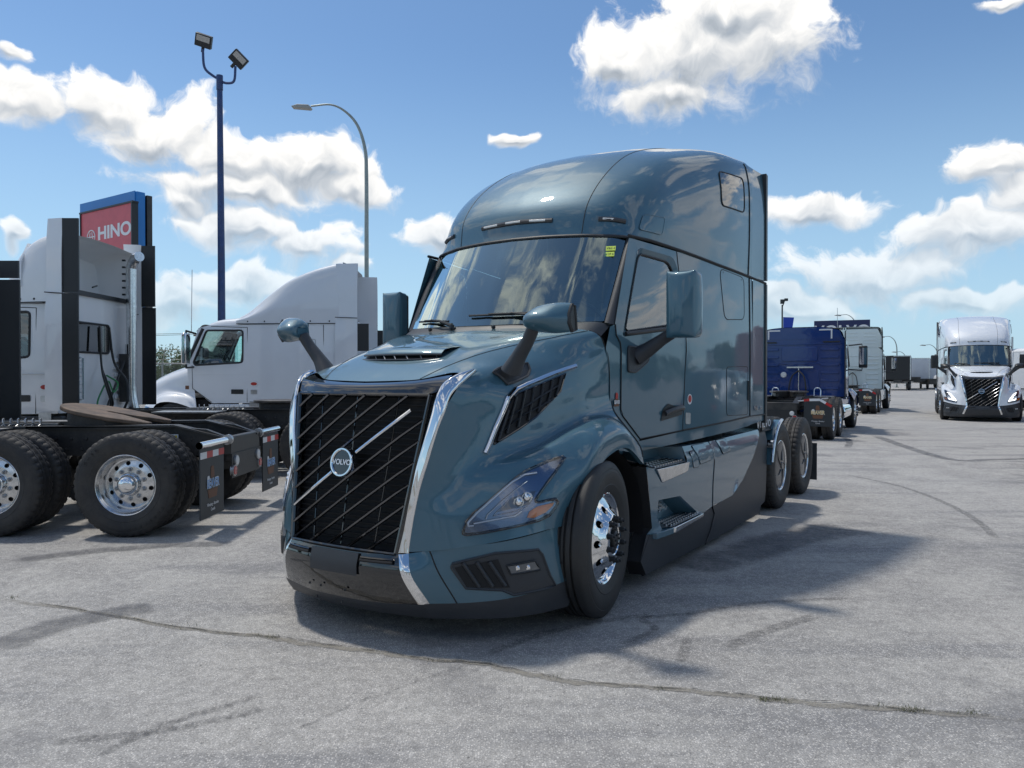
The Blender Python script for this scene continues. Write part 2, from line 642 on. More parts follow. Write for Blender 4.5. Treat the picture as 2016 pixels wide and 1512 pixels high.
def tyre_geo(drive=False, W=.285, Ro=.508, n=96):
    side = [(.286, -.045), (.296, -.030), (.315, -.020), (.345, -.009), (.352, -.0065), (.356, -.0085), (.39, -.001), (.42, 0), (.448, -.003), (.452, -.0055), (.456, -.0045), (.478, -.012), (.493, -.022)]
    tread = [(.502, -.030), (Ro - .001, -.042)]
    gr = [.085, .128, W - .128, W - .085] if not drive else [.075, .115, W / 2, W - .115, W - .075]
    gw, gd = (.0085, .016) if not drive else (.0045, .014)
    mid = []
    for g_ in gr:
        mid += [(Ro, -(g_ - gw)), (Ro - gd, -(g_ - gw * .6)), (Ro - gd, -(g_ + gw * .6)), (Ro, -(g_ + gw))]
    prof = side + tread + mid + [(r, -W - h) for r, h in reversed(side + tread)]
    if not drive:
        return G().lathe(prof, n).g
    # lugged shoulders and sipes across the ribs
    N = 176
    g = G(); k = len(prof); vs = []
    for i in range(N):
        a = 2 * math.pi * i / N; q = i % 4
        for j, (r, h) in enumerate(prof):
            rr = r; aa = a
            edge = min(-h, W + h)
            if r > .49:
                if edge < .07:
                    if q == 3: rr = r - (.012 if edge > .02 else .008)
                elif r > Ro - .005:
                    if (i + int(edge * 30)) % 4 == 1: rr = r - .006
            vs.append((rr * math.cos(aa), h, rr * math.sin(aa)))
    fs = []
    for i in range(N):
        j = (i + 1) % N
        for q in range(k - 1): fs.append((i * k + q, i * k + q + 1, j * k + q + 1, j * k + q))
    return g.add(vs, fs).g


def disc_with_holes(rin, rout, prof, holes, hr, hc, n_arc=8, depth=.02, phase=0):
    """ring of a wheel disc with round hand holes; prof(r) gives its y"""
    g = G()
    for s in range(holes):
        a0 = 2 * math.pi * (s - .5) / holes + phase; a1 = 2 * math.pi * (s + .5) / holes + phase
        ac = (a0 + a1) / 2
        # boundary in (a, r)
        m = n_arc
        outer = []
        for t in range(m): outer.append((a0 + (a1 - a0) * t / m, rin))
        for t in range(m): outer.append((a1, rin + (rout - rin) * t / m))
        for t in range(m): outer.append((a1 + (a0 - a1) * t / m, rout))
        for t in range(m): outer.append((a0, rout + (rin - rout) * t / m))
        def P(a, r, dy=0): return (r * math.cos(a), prof(r) + dy, r * math.sin(a))
        cx, cz = hc * math.cos(ac), hc * math.sin(ac)
        ring = []; ring2 = []
        for (a, r) in outer:
            x, z = r * math.cos(a) - cx, r * math.sin(a) - cz
            l = math.hypot(x, z); hx, hz = cx + x / l * hr, cz + z / l * hr
            rr = math.hypot(hx, hz)
            ring.append((hx, prof(rr), hz)); ring2.append((hx, prof(rr) - depth, hz))
        N = len(outer)
        vs = [P(a, r) for a, r in outer] + [tuple((np.array(P(*outer[i])) * .5 + np.array(ring[i]) * .5) * np.array((1, 0, 1)) + np.array((0, prof(math.hypot(*((np.array(P(*outer[i])) * .5 + np.array(ring[i]) * .5)[[0, 2]]))), 0))) for i in range(N)] + ring + ring2
        fs = []
        for k in range(3):
            for i in range(N):
                j = (i + 1) % N
                fs.append((k * N + i, k * N + j, (k + 1) * N + j, (k + 1) * N + i))
        g.add(vs, fs)
    return g.g


def nut_geo(r=.017, h=.03, stud=.02):
    g = G()
    g.lathe([(0, h), (r * .8, h), (r, h - .004), (r, .0)], 6)
    g.lathe([(r, .004), (r * 1.35, .002), (r * 1.4, 0)], 12)
    g.lathe([(0, h + stud), (r * .45, h + stud), (r * .5, h + stud - .003), (r * .5, h - .002)], 8)
    return g.g


def place(me_or_geo, m, name, parent, loc=(0, 0, 0), rot=None, **k):
    return mk(name, me_or_geo, m, parent, loc=loc, rot=rot, **k)


def steer_wheel(parent, loc, side=1, yaw=0., nuts=BLACK, hub='dark', rim_m=None):
    rim_m = rim_m or CHROME
    w = empty('wheel', parent, loc, yaw + (0 if side > 0 else math.pi))
    mk('tyre', cached('tyre_steer', tyre_geo, RUBBER_N, 30), None, w)
    def pr(r): return float(np.interp(r, [.098, .150, .168, .20, .235, .262], [.028, .026, .012, -.018, -.040, -.052]))
    def rim():
        g = G()
        g.add(*disc_with_holes(.172, .240, pr, 10, .0245, .205))
        g.lathe([(.096, -.03), (.096, .024), (.102, .029), (.145, .028), (.156, .024), (.165, .014), (.172, pr(.172))], 80)
        g.lathe([(.240, pr(.240)), (.255, -.050), (.268, -.056), (.276, -.050), (.283, -.034), (.292, -.028), (.299, -.030), (.300, -.036), (.292, -.046)], 80)
        return g.g
    mk('rim', cached('rim_steer' + rim_m.name, rim, rim_m, 30), None, w)
    def back(): return G().lathe([(0, -.07), (.25, -.09), (.262, -.10), (.262, -.2)], 40).g
    mk('brake_drum', cached('drum_steer', back, DARK), None, w)
    for i in range(10):
        a = 2 * math.pi * (i + .5) / 10
        mk('wheel_nut', cached('nut' + nuts.name, lambda: nut_geo(.018, .034, .014), nuts), None, w, loc=(.135 * math.cos(a), .026, .135 * math.sin(a)))
    def hubg():
        g = G()
        g.lathe([(0, .045), (.045, .045), (.055, .038), (.058, .0), (.096, -.01)], 24)
        for i in range(6):
            a = i * math.pi / 3
            g.lathe([(0, .056), (.007, .056), (.008, .044)], 6, c=(.035 * math.cos(a), 0, .035 * math.sin(a)))
        return g.g
    mk('hub_cap', cached('hub_steer' + hub, hubg, BLACK if hub == 'dark' else CHROME), None, w)
    return w


def dual_wheel(parent, loc, side=1, cover=False, rim_m=None, drive=True, hub_m=None):
    """two tyres side by side, outer rim dished"""
    rim_m = rim_m or ALU; hub_m = hub_m or CHROME
    w = empty('wheel', parent, loc, 0 if side > 0 else math.pi)
    key = 'tyre_drive' if drive else 'tyre_steer'
    me = cached(key, lambda: tyre_geo(drive, W=.262 if drive else .285), RUBBER if drive else RUBBER_N, 30)
    mk('tyre', me, None, w, rot=(0, .13, 0)); mk('tyre', me, None, w, loc=(0, -.335, 0), rot=(0, .4, 0))
    def pr(r): return float(np.interp(r, [.12, .165, .19, .24], [-.128, -.130, -.136, -.150]))
    def rim():
        g = G()
        g.add(*disc_with_holes(.172, .236, pr, 10, .0225, .205, phase=.2))
        g.lathe([(.110, -.20), (.110, -.132), (.116, -.127), (.172, pr(.172))], 60)
        g.lathe([(.236, pr(.236)), (.250, -.148), (.262, -.135), (.268, -.11), (.268, -.055), (.280, -.040), (.286, -.030), (.293, -.026), (.300, -.030), (.299, -.040)], 80)
        return g.g
    mk('rim', cached('rim_dual' + rim_m.name, rim, rim_m, 30), None, w)
    mk('brake_drum', cached('drum_dual', lambda: G().lathe([(0, -.17), (.26, -.18), (.26, -.40)], 40).g, DARK), None, w)
    if cover:
        def cov():
            g = G()
            g.lathe([(0, -.015), (.05, -.018), (.2, -.026), (.268, -.034)], 60)
            for i in range(5):
                a = i * 2 * math.pi / 5 + .3
                g.tube([(.06 * math.cos(a), -.016, .06 * math.sin(a)), (.16 * math.cos(a + .25), -.022, .16 * math.sin(a + .25)), (.245 * math.cos(a + .55), -.030, .245 * math.sin(a + .55))], [.012, .007, .003], 6)
            g.lathe([(0, -.004), (.035, -.006), (.042, -.016)], 24)
            return g.g
        mk('wheel_cover', cached('wheel_cover', cov, CHAR_SATIN, 30), None, w)
    else:
        for i in range(10):
            a = 2 * math.pi * (i + .5) / 10
            mk('wheel_nut', cached('nut_s' + ALU_DULL.name, lambda: nut_geo(.017, .026, .010), ALU_DULL), None, w, loc=(.143 * math.cos(a), -.127, .143 * math.sin(a)))
        def hubg():
            g = G()
            g.lathe([(0, -.008), (.030, -.010), (.058, -.018), (.080, -.032), (.092, -.050), (.097, -.070), (.103, -.073), (.105, -.082), (.105, -.13), (.110, -.135)], 40)
            return g.g
        mk('hub_cap', cached('hub_dual' + hub_m.name, hubg, hub_m, 30), None, w)
    return w


def axle_pair(parent, x, y_out, cover_l=False, **k):
    for s in (1, -1):
        dual_wheel(parent, (x, s * y_out, .508), s, cover=cover_l, **k)


TAPE_N = 4
def mud_flap(parent, x, y, z0, z1, w=.6, logo='blue', clipped=False, face=-1, with_text=True):
    """rubber flap hung behind the wheels, with reflective tape and lettering; faces backwards (-x)"""
    f = empty('mud_flap', parent, (x, y, z1), 0)
    h = z1 - z0
    if clipped: poly = [(-w / 2, -h), (w / 2, -h), (w / 2, -.02), (.02, 0), (-.02 , 0), (-w / 2, -.16)] if clipped == 2 else [(-w / 2, -h), (w / 2, -h), (w / 2, 0), (-.04, 0), (-w / 2, -.17)]
    else: poly = [(-w / 2, -h), (w / 2, -h), (w / 2, 0), (-w / 2, 0)]
    mk('rubber_sheet', G().yz(poly, -.006, .006).g, FLAP, f)
    # tape blocks along the top
    n = 4
    if not clipped:
        for i in range(n):
            y0 = w / 2 - w * i / n; y1 = y0 - w / n
            mk('tape_block', G().bx(-.010, -.0065, y0, y1, -.10, -.035).g, (WHITETAPE if i % 2 == 0 else REDTAPE), f)
    else:
        pa = [(w / 2, -.02), (-.04, -.02), (-w / 2, -.19)]
        segs = [((w / 2, -.075), (w / 2 - .13, -.062), REDTAPE), ((w / 2 - .13, -.062), (-.05, -.055), WHITETAPE), ((-.05, -.055), (-w / 2 + .14, -.135), WHITETAPE), ((-w / 2 + .14, -.135), (-w / 2 + .01, -.215), REDTAPE)]
        for (a, b, m) in segs:
            dx, dz = b[0] - a[0], b[1] - a[1]; l = math.hypot(dx, dz); nx, nz = -dz / l * .03, dx / l * .03
            mk('tape_block', G().yz([(a[0] + nx, a[1] + nz), (b[0] + nx, b[1] + nz), (b[0] - nx, b[1] - nz), (a[0] - nx, a[1] - nz)], -.010, -.0065).g, m, f)
    if with_text:
        rot = frame_rot((0, -1, 0), (0, 0, 1))
        zc = -h * .52
        if logo == 'blue':
            c1 = mat('letter_blue', (.20, .42, .75), .5); c2 = WHITETAPE
        else:
            c1 = mat('letter_gold', (.75, .50, .08), .5); c2 = WHITETAPE
        brown = mat('logo_brown', (.16, .07, .035), .6)
        mk('logo_emblem', G().yz([(-.10, zc - .145), (.10, zc - .145), (.13, zc - .06), (-.13, zc - .06)], -.0095, -.0065).g, brown, f)
        mk('logo_emblem', G().yz(rounded([(-.045, zc + .05), (.05, zc + .05), (.045, zc + .17), (-.03, zc + .17)], .03), -.0095, -.0065).g, brown, f)
        mk('logo_emblem', G().yz(rounded([(.07, zc - .03), (.135, zc - .03), (.135, zc + .08), (.08, zc + .08)], .025), -.0095, -.0065).g, WHITETAPE, f)
        text('lettering', 'BEAVER', .125, c2, f, (-.0125, 0, zc - .005), rot, .0008, sx=.72, bold=.006)
        text('lettering', 'BEAVER', .125, c1, f, (-.0145, 0, zc - .005), rot, .0008, sx=.72)
        text('lettering', 'Winnipeg - Brandon', .045, WHITETAPE, f, (-.0095, 0, zc - .21), rot, .0006, sx=.8)
        text('lettering', 'Canada', .045, WHITETAPE, f, (-.0095, 0, zc - .262), rot, .0006, sx=.8)
    return f
# outlines measured on the bodywork, (y, z) from the front and (x, z) from the side
HLAMP = dict(
    outline=[(1.109, 1.064), (1.097, 1.073), (1.062, 1.055), (1.018, 1.026), (0.977, 1.001), (0.935, 0.957), (0.887, 0.895), (0.834, 0.828), (0.779, 0.768), (0.755, 0.723), (0.746, 0.681), (0.748, 0.655), (0.764, 0.649), (0.831, 0.656), (0.913, 0.672), (0.999, 0.693), (1.074, 0.716), (1.108, 0.74), (1.127, 0.788), (1.131, 0.817), (1.124, 0.833), (1.103, 0.83), (1.067, 0.82), (1.051, 0.823), (1.047, 0.834), (1.056, 0.859), (1.076, 0.915), (1.097, 0.981), (1.108, 1.037)],
    lines=[([(0.786, 0.7), (0.765, 0.698), (0.761, 0.716), (0.792, 0.768), (0.854, 0.847), (0.924, 0.936), (0.973, 0.977), (1.025, 0.986)], .010), ([(0.785, 0.711), (0.964, 0.746), (0.993, 0.771)], .010), ([(0.834, 0.733), (0.839, 0.758), (0.894, 0.835), (0.944, 0.891), (0.991, 0.941)], .006), ([(0.923, 0.834), (0.879, 0.774), (0.865, 0.749), (0.961, 0.772), (1.016, 0.799)], .004)],
    inner=[(0.879, 0.77), (0.933, 0.848), (1.018, 0.882), (1.041, 0.885), (1.026, 0.81), (0.958, 0.79)], proj=[(1.006, 0.848), (0.972, 0.822)], amber=[(1.02, 0.734), (1.028, 0.77), (1.061, 0.797), (1.118, 0.813), (1.114, 0.795), (1.095, 0.761), (1.051, 0.732)])
VENT = dict(open=[(-0.124, 1.585), (-0.041, 1.466), (0.231, 1.307), (0.392, 1.238), (0.598, 1.157), (0.606, 1.185), (0.518, 1.313), (0.42, 1.438), (0.366, 1.46)], strip=[(-0.235, 1.637), (0.02, 1.579), (0.265, 1.515), (0.373, 1.483), (0.46, 1.432), (0.515, 1.341), (0.577, 1.252), (0.629, 1.164), (0.667, 1.105)], w=.017,
    slats=[((-0.066, 1.566), (0.024, 1.436)), ((0.028, 1.541), (0.119, 1.389)), ((0.13, 1.517), (0.218, 1.337)), ((0.225, 1.494), (0.312, 1.287)), ((0.307, 1.471), (0.406, 1.25)), ((0.389, 1.437), (0.503, 1.214)), ((0.468, 1.357), (0.574, 1.172))], rails=[[(0.5, 1.3), (0.2, 1.43), (-0.04, 1.51)], [(0.56, 1.22), (0.33, 1.33), (0.05, 1.42)]])
HMB = [(0.52, 0.722), (0.448, 0.719), (0.345, 0.727), (0.194, 0.778), (0.207, 0.802), (0.244, 0.808), (0.438, 0.776)]
FOG = dict(recess=[(0.697, 0.463), (0.703, 0.485), (0.889, 0.536), (1.069, 0.543), (1.085, 0.513), (1.133, 0.319), (1.097, 0.308), (0.969, 0.287), (0.921, 0.319), (0.759, 0.339)], open=[(0.711, 0.463), (0.902, 0.502), (0.954, 0.333), (0.763, 0.344)], lamp=[(0.94, 0.462), (1.058, 0.482), (1.079, 0.427), (0.959, 0.411)])
BUNK = [(-2.685, 3.493), (-3.299, 3.546), (-3.301, 3.204), (-2.683, 3.169)]
POD = [(-1.31, 2.862), (-1.576, 2.874), (-1.538, 2.727), (-1.23, 2.732)]
# ------------------------------------------------------------------ the long-nose tractor (x forward, y to its left, z up; origin on the ground under the front axle)
_xs = [-4.3, -4.0, -3.5, -2.8, -2.2, -1.6, -1.1, -.8, -.5, -.2]
_ys = [1.268, 1.258, 1.235, 1.212, 1.170, 1.10, 1.035, .998, .962, .93]
_PF = np.polyfit(_xs, _ys, 4)


def ys(x, z=1.5):
    """half width of the cab side"""
    y = float(np.polyval(_PF, x))
    if z > 1.9: y -= .035 * (z - 1.9) / .75 * max(.3, min(1.6, .3 + (x + 3.5) / 2.4 * 1.3))
    return y


HOODP = [
 [(.87,0,1.535),(.862,.22,1.54),(.83,.40,1.55),(.72,.60,1.59),(.80,.67,1.515),(.90,.637,1.36),(.97,.565,1.065),(.99,.53,.915),(1.015,.50,.76),(1.04,.48,.55)],
 [(.70,0,1.625),(.69,.25,1.625),(.65,.46,1.63),(.57,.67,1.615),(.66,.735,1.50),(.74,.72,1.33),(.835,.677,1.05),(.886,.656,.898),(.922,.666,.744),(.943,.668,.568)],
 [(.45,0,1.725),(.445,.27,1.72),(.41,.52,1.71),(.35,.725,1.635),(.44,.79,1.47),(.52,.79,1.30),(.62,.795,1.09),(.675,.845,.985),(.722,.862,.782),(.740,.895,.601)],
 [(.20,0,1.80),(.195,.29,1.795),(.17,.58,1.77),(.12,.79,1.665),(.20,.85,1.47),(.25,.86,1.30),(.30,.885,1.13),(.40,1.015,1.108),(.482,1.087,.890),(.535,1.097,.655)],
 [(-.05,0,1.86),(-.052,.31,1.85),(-.06,.67,1.82),(-.09,.84,1.69),(-.05,.89,1.49),(-.03,.90,1.33),(0,.925,1.205),(.11,1.07,1.20),(.22,1.175,.98),(.23,1.165,.69)],
 [(-.15,0,1.885),(-.152,.32,1.875),(-.16,.725,1.84),(-.19,.87,1.71),(-.17,.91,1.50),(-.16,.92,1.35),(-.13,.945,1.24),(-.03,1.09,1.24),(.05,1.195,1.12),(.06,1.20,.935)],
 [(-.25,0,1.905),(-.252,.33,1.895),(-.26,.775,1.86),(-.30,.90,1.73),(-.29,.93,1.51),(-.28,.94,1.37),(-.26,.965,1.275),(-.19,1.10,1.27),(-.15,1.198,1.185),(-.15,1.205,1.045)],
 [(-.35,0,1.92),(-.355,.34,1.91),(-.38,.83,1.88),(-.46,.93,1.75),(-.47,.95,1.53),(-.48,.955,1.39),(-.47,.985,1.29),(-.44,1.10,1.27),(-.44,1.197,1.19),(-.45,1.205,1.07)],
 [(-.42,0,1.93),(-.43,.35,1.925),(-.49,.885,1.895),(-.61,.962,1.76),(-.66,.968,1.55),(-.68,.972,1.41),(-.67,1.0,1.31),(-.70,1.09,1.185),(-.735,1.175,1.06),(-.75,1.20,.93)],
]
HOOD = Net(HOODP)
BUMP = Net([
 [(1.125,-.25,.53),(1.148,-.25,.42),(1.10,-.25,.24),(1.02,-.25,.155)],
 [(1.130,0,.53),(1.152,0,.42),(1.105,0,.24),(1.025,0,.155)],
 [(1.12,.25,.532),(1.142,.25,.42),(1.09,.25,.24),(1.01,.25,.155)],
 [(1.075,.44,.54),(1.095,.48,.42),(1.02,.54,.25),(.95,.54,.155)],
 [(1.045,.49,.545),(1.068,.53,.425),(.985,.595,.255),(.925,.60,.155)],
 [(.880,.739,.582),(.865,.747,.423),(.835,.775,.252),(.805,.775,.150)],
 [(.717,.911,.599),(.707,.932,.433),(.682,.949,.267),(.670,.930,.146)],
 [(.535,1.068,.640),(.525,1.095,.472),(.515,1.108,.310),(.520,1.065,.155)],
 [(.245,1.17,.685),(.225,1.20,.52),(.265,1.19,.345),(.31,1.14,.155)],
])
ROOF = Net([
 [(-1.13,.935,2.655),(-1.105,.905,2.668),(-1.065,.82,2.678),(-1.015,.71,2.684),(-.965,.585,2.69),(-.905,.30,2.697),(-.885,0,2.70)],
 [(-1.30,.975,2.652),(-1.275,.965,2.77),(-1.215,.905,2.875),(-1.12,.785,2.93),(-1.045,.60,2.945),(-.985,.30,2.955),(-.965,0,2.955)],
 [(-1.60,1.035,2.645),(-1.585,1.040,2.87),(-1.53,1.0,3.07),(-1.43,.86,3.19),(-1.33,.61,3.225),(-1.27,.30,3.235),(-1.25,0,3.235)],
 [(-2.00,1.092,2.632),(-2.0,1.098,2.94),(-1.975,1.06,3.24),(-1.885,.915,3.435),(-1.79,.60,3.50),(-1.73,.30,3.52),(-1.71,0,3.52)],
 [(-2.50,1.152,2.615),(-2.50,1.160,3.00),(-2.49,1.13,3.40),(-2.44,.98,3.615),(-2.36,.58,3.705),(-2.32,.30,3.725),(-2.30,0,3.73)],
 [(-3.00,1.192,2.60),(-3.0,1.205,3.05),(-3.0,1.185,3.52),(-2.99,1.04,3.755),(-2.97,.60,3.845),(-2.95,.30,3.865),(-2.95,0,3.87)],
 [(-3.575,1.222,2.585),(-3.575,1.234,3.1),(-3.575,1.215,3.60),(-3.575,1.10,3.81),(-3.575,.62,3.885),(-3.575,.3,3.905),(-3.575,0,3.91)],
])
WSHP = [  # windscreen, top edge to base, corner to middle
 [(-1.115,.90,2.655),(-1.065,.82,2.665),(-1.015,.71,2.671),(-.965,.585,2.677),(-.905,.30,2.684),(-.885,0,2.687)],
 [(-.90,.905,2.31),(-.85,.82,2.315),(-.80,.71,2.32),(-.75,.585,2.325),(-.69,.30,2.33),(-.67,0,2.335)],
 [(-.70,.905,1.975),(-.65,.82,1.972),(-.60,.71,1.970),(-.545,.585,1.968),(-.48,.30,1.963),(-.455,0,1.96)],
]
WSH = Net(WSHP)
HL_YZ = None  # filled below


def tubeseam(parent, pts, r=.0035, m=None, name='panel_gap', n=6, k=6, closed=False):
    return mk(name, G().tube(dense(pts, k, closed) if k > 1 else pts, r, n, closed=closed).g, m or SEAM, parent)


def on_side(x, z, off=0.): return (x, ys(x, z) + off, z)


def side_line(pts, off=0., k=5):
    """polyline on the cab side, resampled"""
    out = []
    for i in range(len(pts) - 1):
        for j in range(k):
            t = j / k
            out.append(on_side(pts[i][0] * (1 - t) + pts[i + 1][0] * t, pts[i][1] * (1 - t) + pts[i + 1][1] * t, off))
    out.append(on_side(*pts[-1], off))
    return out


def flipy(pts): return [(x, -y, z) for x, y, z in pts]


def conform(poly, bvh, off, step=.03, holes=(), mode='yz'):
    """2D outline (y, z) or (x, z) pressed onto the bodywork, standing off by `off`"""
    def fn(a, b):
        if mode == 'yz': h = bvh.ray_cast(Vector((3, a, b)), Vector((-1, 0, 0)))
        elif mode == 'xz': h = bvh.ray_cast(Vector((a, 3, b)), Vector((0, -1, 0)))
        else: h = bvh.ray_cast(Vector((a, b, 5)), Vector((0, 0, -1)))
        if h[0] is None:
            q = Vector((1, a, b)) if mode == 'yz' else (Vector((a, 1, b)) if mode == 'xz' else Vector((a, b, 1.8)))
            h = bvh.find_nearest(q)
        nn = h[1]
        ax = {'yz': 0, 'xz': 1, 'xy': 2}[mode]
        if nn[ax] < 0: nn = -nn
        o = off(a, b) if callable(off) else off
        p = h[0] + nn * o
        return (p.x, p.y, p.z)
    return panel(poly, holes, fn, step), fn


def outline_line(poly, fn, closed=True, sub=3):
    pts = []
    n = len(poly)
    for i in range(n if closed else n - 1):
        a = poly[i]; b = poly[(i + 1) % n]
        for j in range(sub): t = j / sub; pts.append(fn(a[0] * (1 - t) + b[0] * t, a[1] * (1 - t) + b[1] * t))
    if not closed: pts.append(fn(*poly[-1]))
    return pts


def both(parent, name, geo, m, **k):
    o = mk(name, geo, m, parent, **k)
    o2 = mk(name, flip_geo(geo), m, parent, **k)
    return o, o2


def aero_truck(loc, rz, label, P, hero=True, bump_m=None, mirror_m=None, skirt_m=None, lower_m=None, steer=0., group=None):
    """the conventional sleeper tractor seen twice in the yard"""
    bump_m = bump_m or P; mirror_m = mirror_m or P; skirt_m = skirt_m or P; lower_m = lower_m or CHARCOAL
    T = empty('sleeper_tractor', None, loc, rz, label, 'truck', group)
    # ---- hood and fenders, one moulding
    q = (4, 1)
    nu, nv = (48, 72) if hero else (24, 36)
    hg = HOOD.grid(0, 8, nu, 0, 9, nv)
    hood = mk('hood', weld(mirror_geo(hg)), P, T, sharp=50)
    bm = bmesh.new(); bm.from_mesh(hood.data); bvh = BVHTree.FromBMesh(bm)
    # returned lip round the wheel arch and dark liner
    lip = [HOOD.ev(u, 9) for u in np.linspace(3.9, 8, 24)]
    for s in (1, -1):
        L = [(p[0], p[1] * s, p[2]) for p in lip]
        g = G(); n = len(L)
        g.add(L + [(x, y - .03 * s, z - .004) for x, y, z in L], [(i, i + 1, n + i + 1, n + i) for i in range(n - 1)])
        mk('wheel_arch_lip', g.g, P, hood)
        g = G()
        g.lathe([(.60, -1.18 * s), (.60, -.6 * s)], 28, a0=-.1, a1=math.pi + .15, c=(-.22, 0, .50)) if False else None
        A = [(-.20 + .62 * math.cos(a), .47 + .60 * math.sin(a)) for a in np.linspace(-.05, math.pi + .1, 24)]
        g.add([(x, 1.165 * s, z) for x, z in A] + [(x, .55 * s, z) for x, z in A], [(i, i + 1, 24 + i + 1, 24 + i) for i in range(23)])
        g.add([(x, .56 * s, z) for x, z in A] + [(-.2, .56 * s, .47)], [(i, i + 1, 24) for i in range(23)])
        mk('wheel_arch_liner', g.g, DARK, T)
    # ---- nose: gloss black trim between hood and grille
    top = [(.875, 0, 1.528), (.867, .22, 1.533), (.842, .40, 1.543), (.80, .50, 1.560), (.74, .585, 1.578)]
    bot = [(.955, 0, 1.455), (.948, .22, 1.455), (.925, .40, 1.455), (.905, .50, 1.458), (.885, .57, 1.475)]
    mid = [(.935, 0, 1.505), (.927, .22, 1.508), (.90, .40, 1.515), (.862, .51, 1.53), (.83, .60, 1.545)]
    nose = Net([[a, m_, b] for a, m_, b in zip(top, mid, bot)]).grid(0, 4, 20, 0, 2, 8)
    mk('nose_trim', weld(mirror_geo(nose)), PIANO, T)
    # ---- grille
    zb, zt = .545, 1.458
    def gx(z): return 1.105 - (z - .55) * .175
    def gw(z): return .425 + (z - .562) * .127
    gr = empty('grille', T, (0, 0, 0))
    gx0 = lambda y, z: gx(z) - .035 * (y / .5) ** 2
    back = []
    g = G()
    V = [(gx(z) - .10, y * gw(z) * 1.02, z) for z in np.linspace(zb - .02, zt + .02, 8) for y in (-1, -.5, 0, .5, 1)]
    g.add(V, [(i * 5 + j, i * 5 + j + 1, (i + 1) * 5 + j + 1, (i + 1) * 5 + j) for i in range(7) for j in range(4)])
    mk('radiator', g.g, DARK, gr)
    # fine horizontal louvres behind
    g = G()
    for z in np.linspace(zb + .03, zt - .03, 26): g.bx(gx(z) - .092, gx(z) - .075, -gw(z), gw(z), z - .003, z + .003)
    tag(mk('louvre', g.g, DARK, gr), kind='stuff')
    # side and bottom frame
    for s in (1, -1):
        mk('grille_frame', G().tube([(gx0(gw(z), z) + .0, s * (gw(z) + .006), z) for z in np.linspace(zb, zt, 6)], .016, 8).g, PIANO, gr)
    mk('grille_frame', G().tube([(gx0(y, zb) + .004, y, zb - .004) for y in np.linspace(-gw(zb), gw(zb), 9)], .012, 8).g, PIANO, gr)
    mk('grille_frame', G().tube([(gx0(y, zt), y, zt) for y in np.linspace(-gw(zt), gw(zt), 9)], .012, 8).g, PIANO, gr)
    # diagonal bars rising to the truck's left
    slope = .71
    c0 = 1.062          # height of the chrome bar's line at y = 0
    sp = .113
    def clip(c):
        """segment of z = c + slope*y inside the trapezium"""
        out = [y for y in np.linspace(-.56, .56, 225) if zb + .004 < c + slope * y < zt - .004 and abs(y) < gw(c + slope * y) - .004]
        return (out[0], out[-1]) if len(out) > 6 else None
    for k in range(-8, 9):
        c = c0 + k * sp
        sg = clip(c)
        if not sg: continue
        y0, y1 = sg
        if k == 0:
            for (a, b) in ((y0, -.12), (.06, .43)):
                pts = [(gx0(y, c + slope * y) + .012, y, c + slope * y) for y in np.linspace(a, b, 6)]
                mk('diagonal_strip', bar_geo(pts, .0115, .010), CHROME, gr, sharp=30)
            continue
        pts = [(gx0(y, c + slope * y) - .002, y, c + slope * y) for y in np.linspace(y0, y1, 8)]
        mk('grille_bar', bar_geo(pts, .0098, .020), mat('dark_chrome', (.16, .165, .18), .14, 1.0), gr, sharp=30)
    for yy in (-.30, -.02, .27):
        mk('grille_upright', G().tube([(gx0(yy, z) - .035, yy * (gw(z) / gw(1.0)), z) for z in np.linspace(zb, zt, 5)], .006, 6).g, PIANO, gr)
    # emblem
    em = empty('emblem', gr, (gx(c0) + .028, -.03, c0 - .03 * slope), 0)
    em.scale = (.87, .87, .87)
    em.rotation_euler = frame_rot((0, 1, 0), (-.175, 0, 1))
    mk('ring', G().lathe([(.083, .0), (.083, .012), (.089, .020), (.099, .020), (.104, .012), (.104, -.035)], 48, axis='z').g, CHROME, em)
    mk('disc', G().lathe([(0, .006), (.083, .006)], 36, axis='z').g, PIANO, em)
    text('lettering', 'VOLVO', .052, mat('badge_silver', (.75, .76, .78), .25, .3), em, (0, 0, .010), (0, 0, 0), .002, sx=1.0, bold=.0012)
    # ---- chrome strips down both sides of the grille
    OUT = [(.655, .693, 1.601), (.80, .673, 1.516), (.86, .649, 1.451), (.90, .637, 1.363), (.935, .611, 1.255), (.97, .568, 1.07), (.99, .527, .919), (1.01, .502, .766), (1.03, .484, .602), (1.04, .485, .545)]
    INN = [(.675, .690, 1.612), (.79, .651, 1.579), (.86, .607, 1.528), (.905, .582, 1.44), (.925, .565, 1.345), (.955, .541, 1.212), (.98, .505, 1.067), (1.015, .472, .882), (1.045, .447, .71), (1.075, .434, .546)]
    for s in (1, -1):
        a = [(x, y * s, z) for x, y, z in OUT]; c = [(x, y * s, z) for x, y, z in INN]
        k_ = lambda P_, dx, dy: [(x + dx, y + dy * s, z) for x, y, z in P_]
        mid_ = [tuple((np.array(p) + np.array(q_)) / 2 + np.array((.010, .006 * s, .004))) for p, q_ in zip(a, c)]
        rows = [k_(a, -.03, -.004), k_(a, .006, .006), mid_, k_(c, .006, 0), k_(c, -.045, .002)]
        mk('grille_side_strip', weld(Net(rows).grid(0, 4, 12, 0, 9, 40)), CHROME, T, sharp=70)
    # ---- bumper
    b = empty('bumper', T)
    mk('bumper_centre', weld(mirror_geo(BUMP.grid(1, 3, 12, 0, 2, 10))), PIANO if hero else lower_m, b, sharp=60)
    both(b, 'bumper_strip', BUMP.grid(3, 4, 3, 0, 2, 10, off=.006) if False else BUMP.grid(3, 4, 3, 0, 2, 10), CHROME, sharp=60)
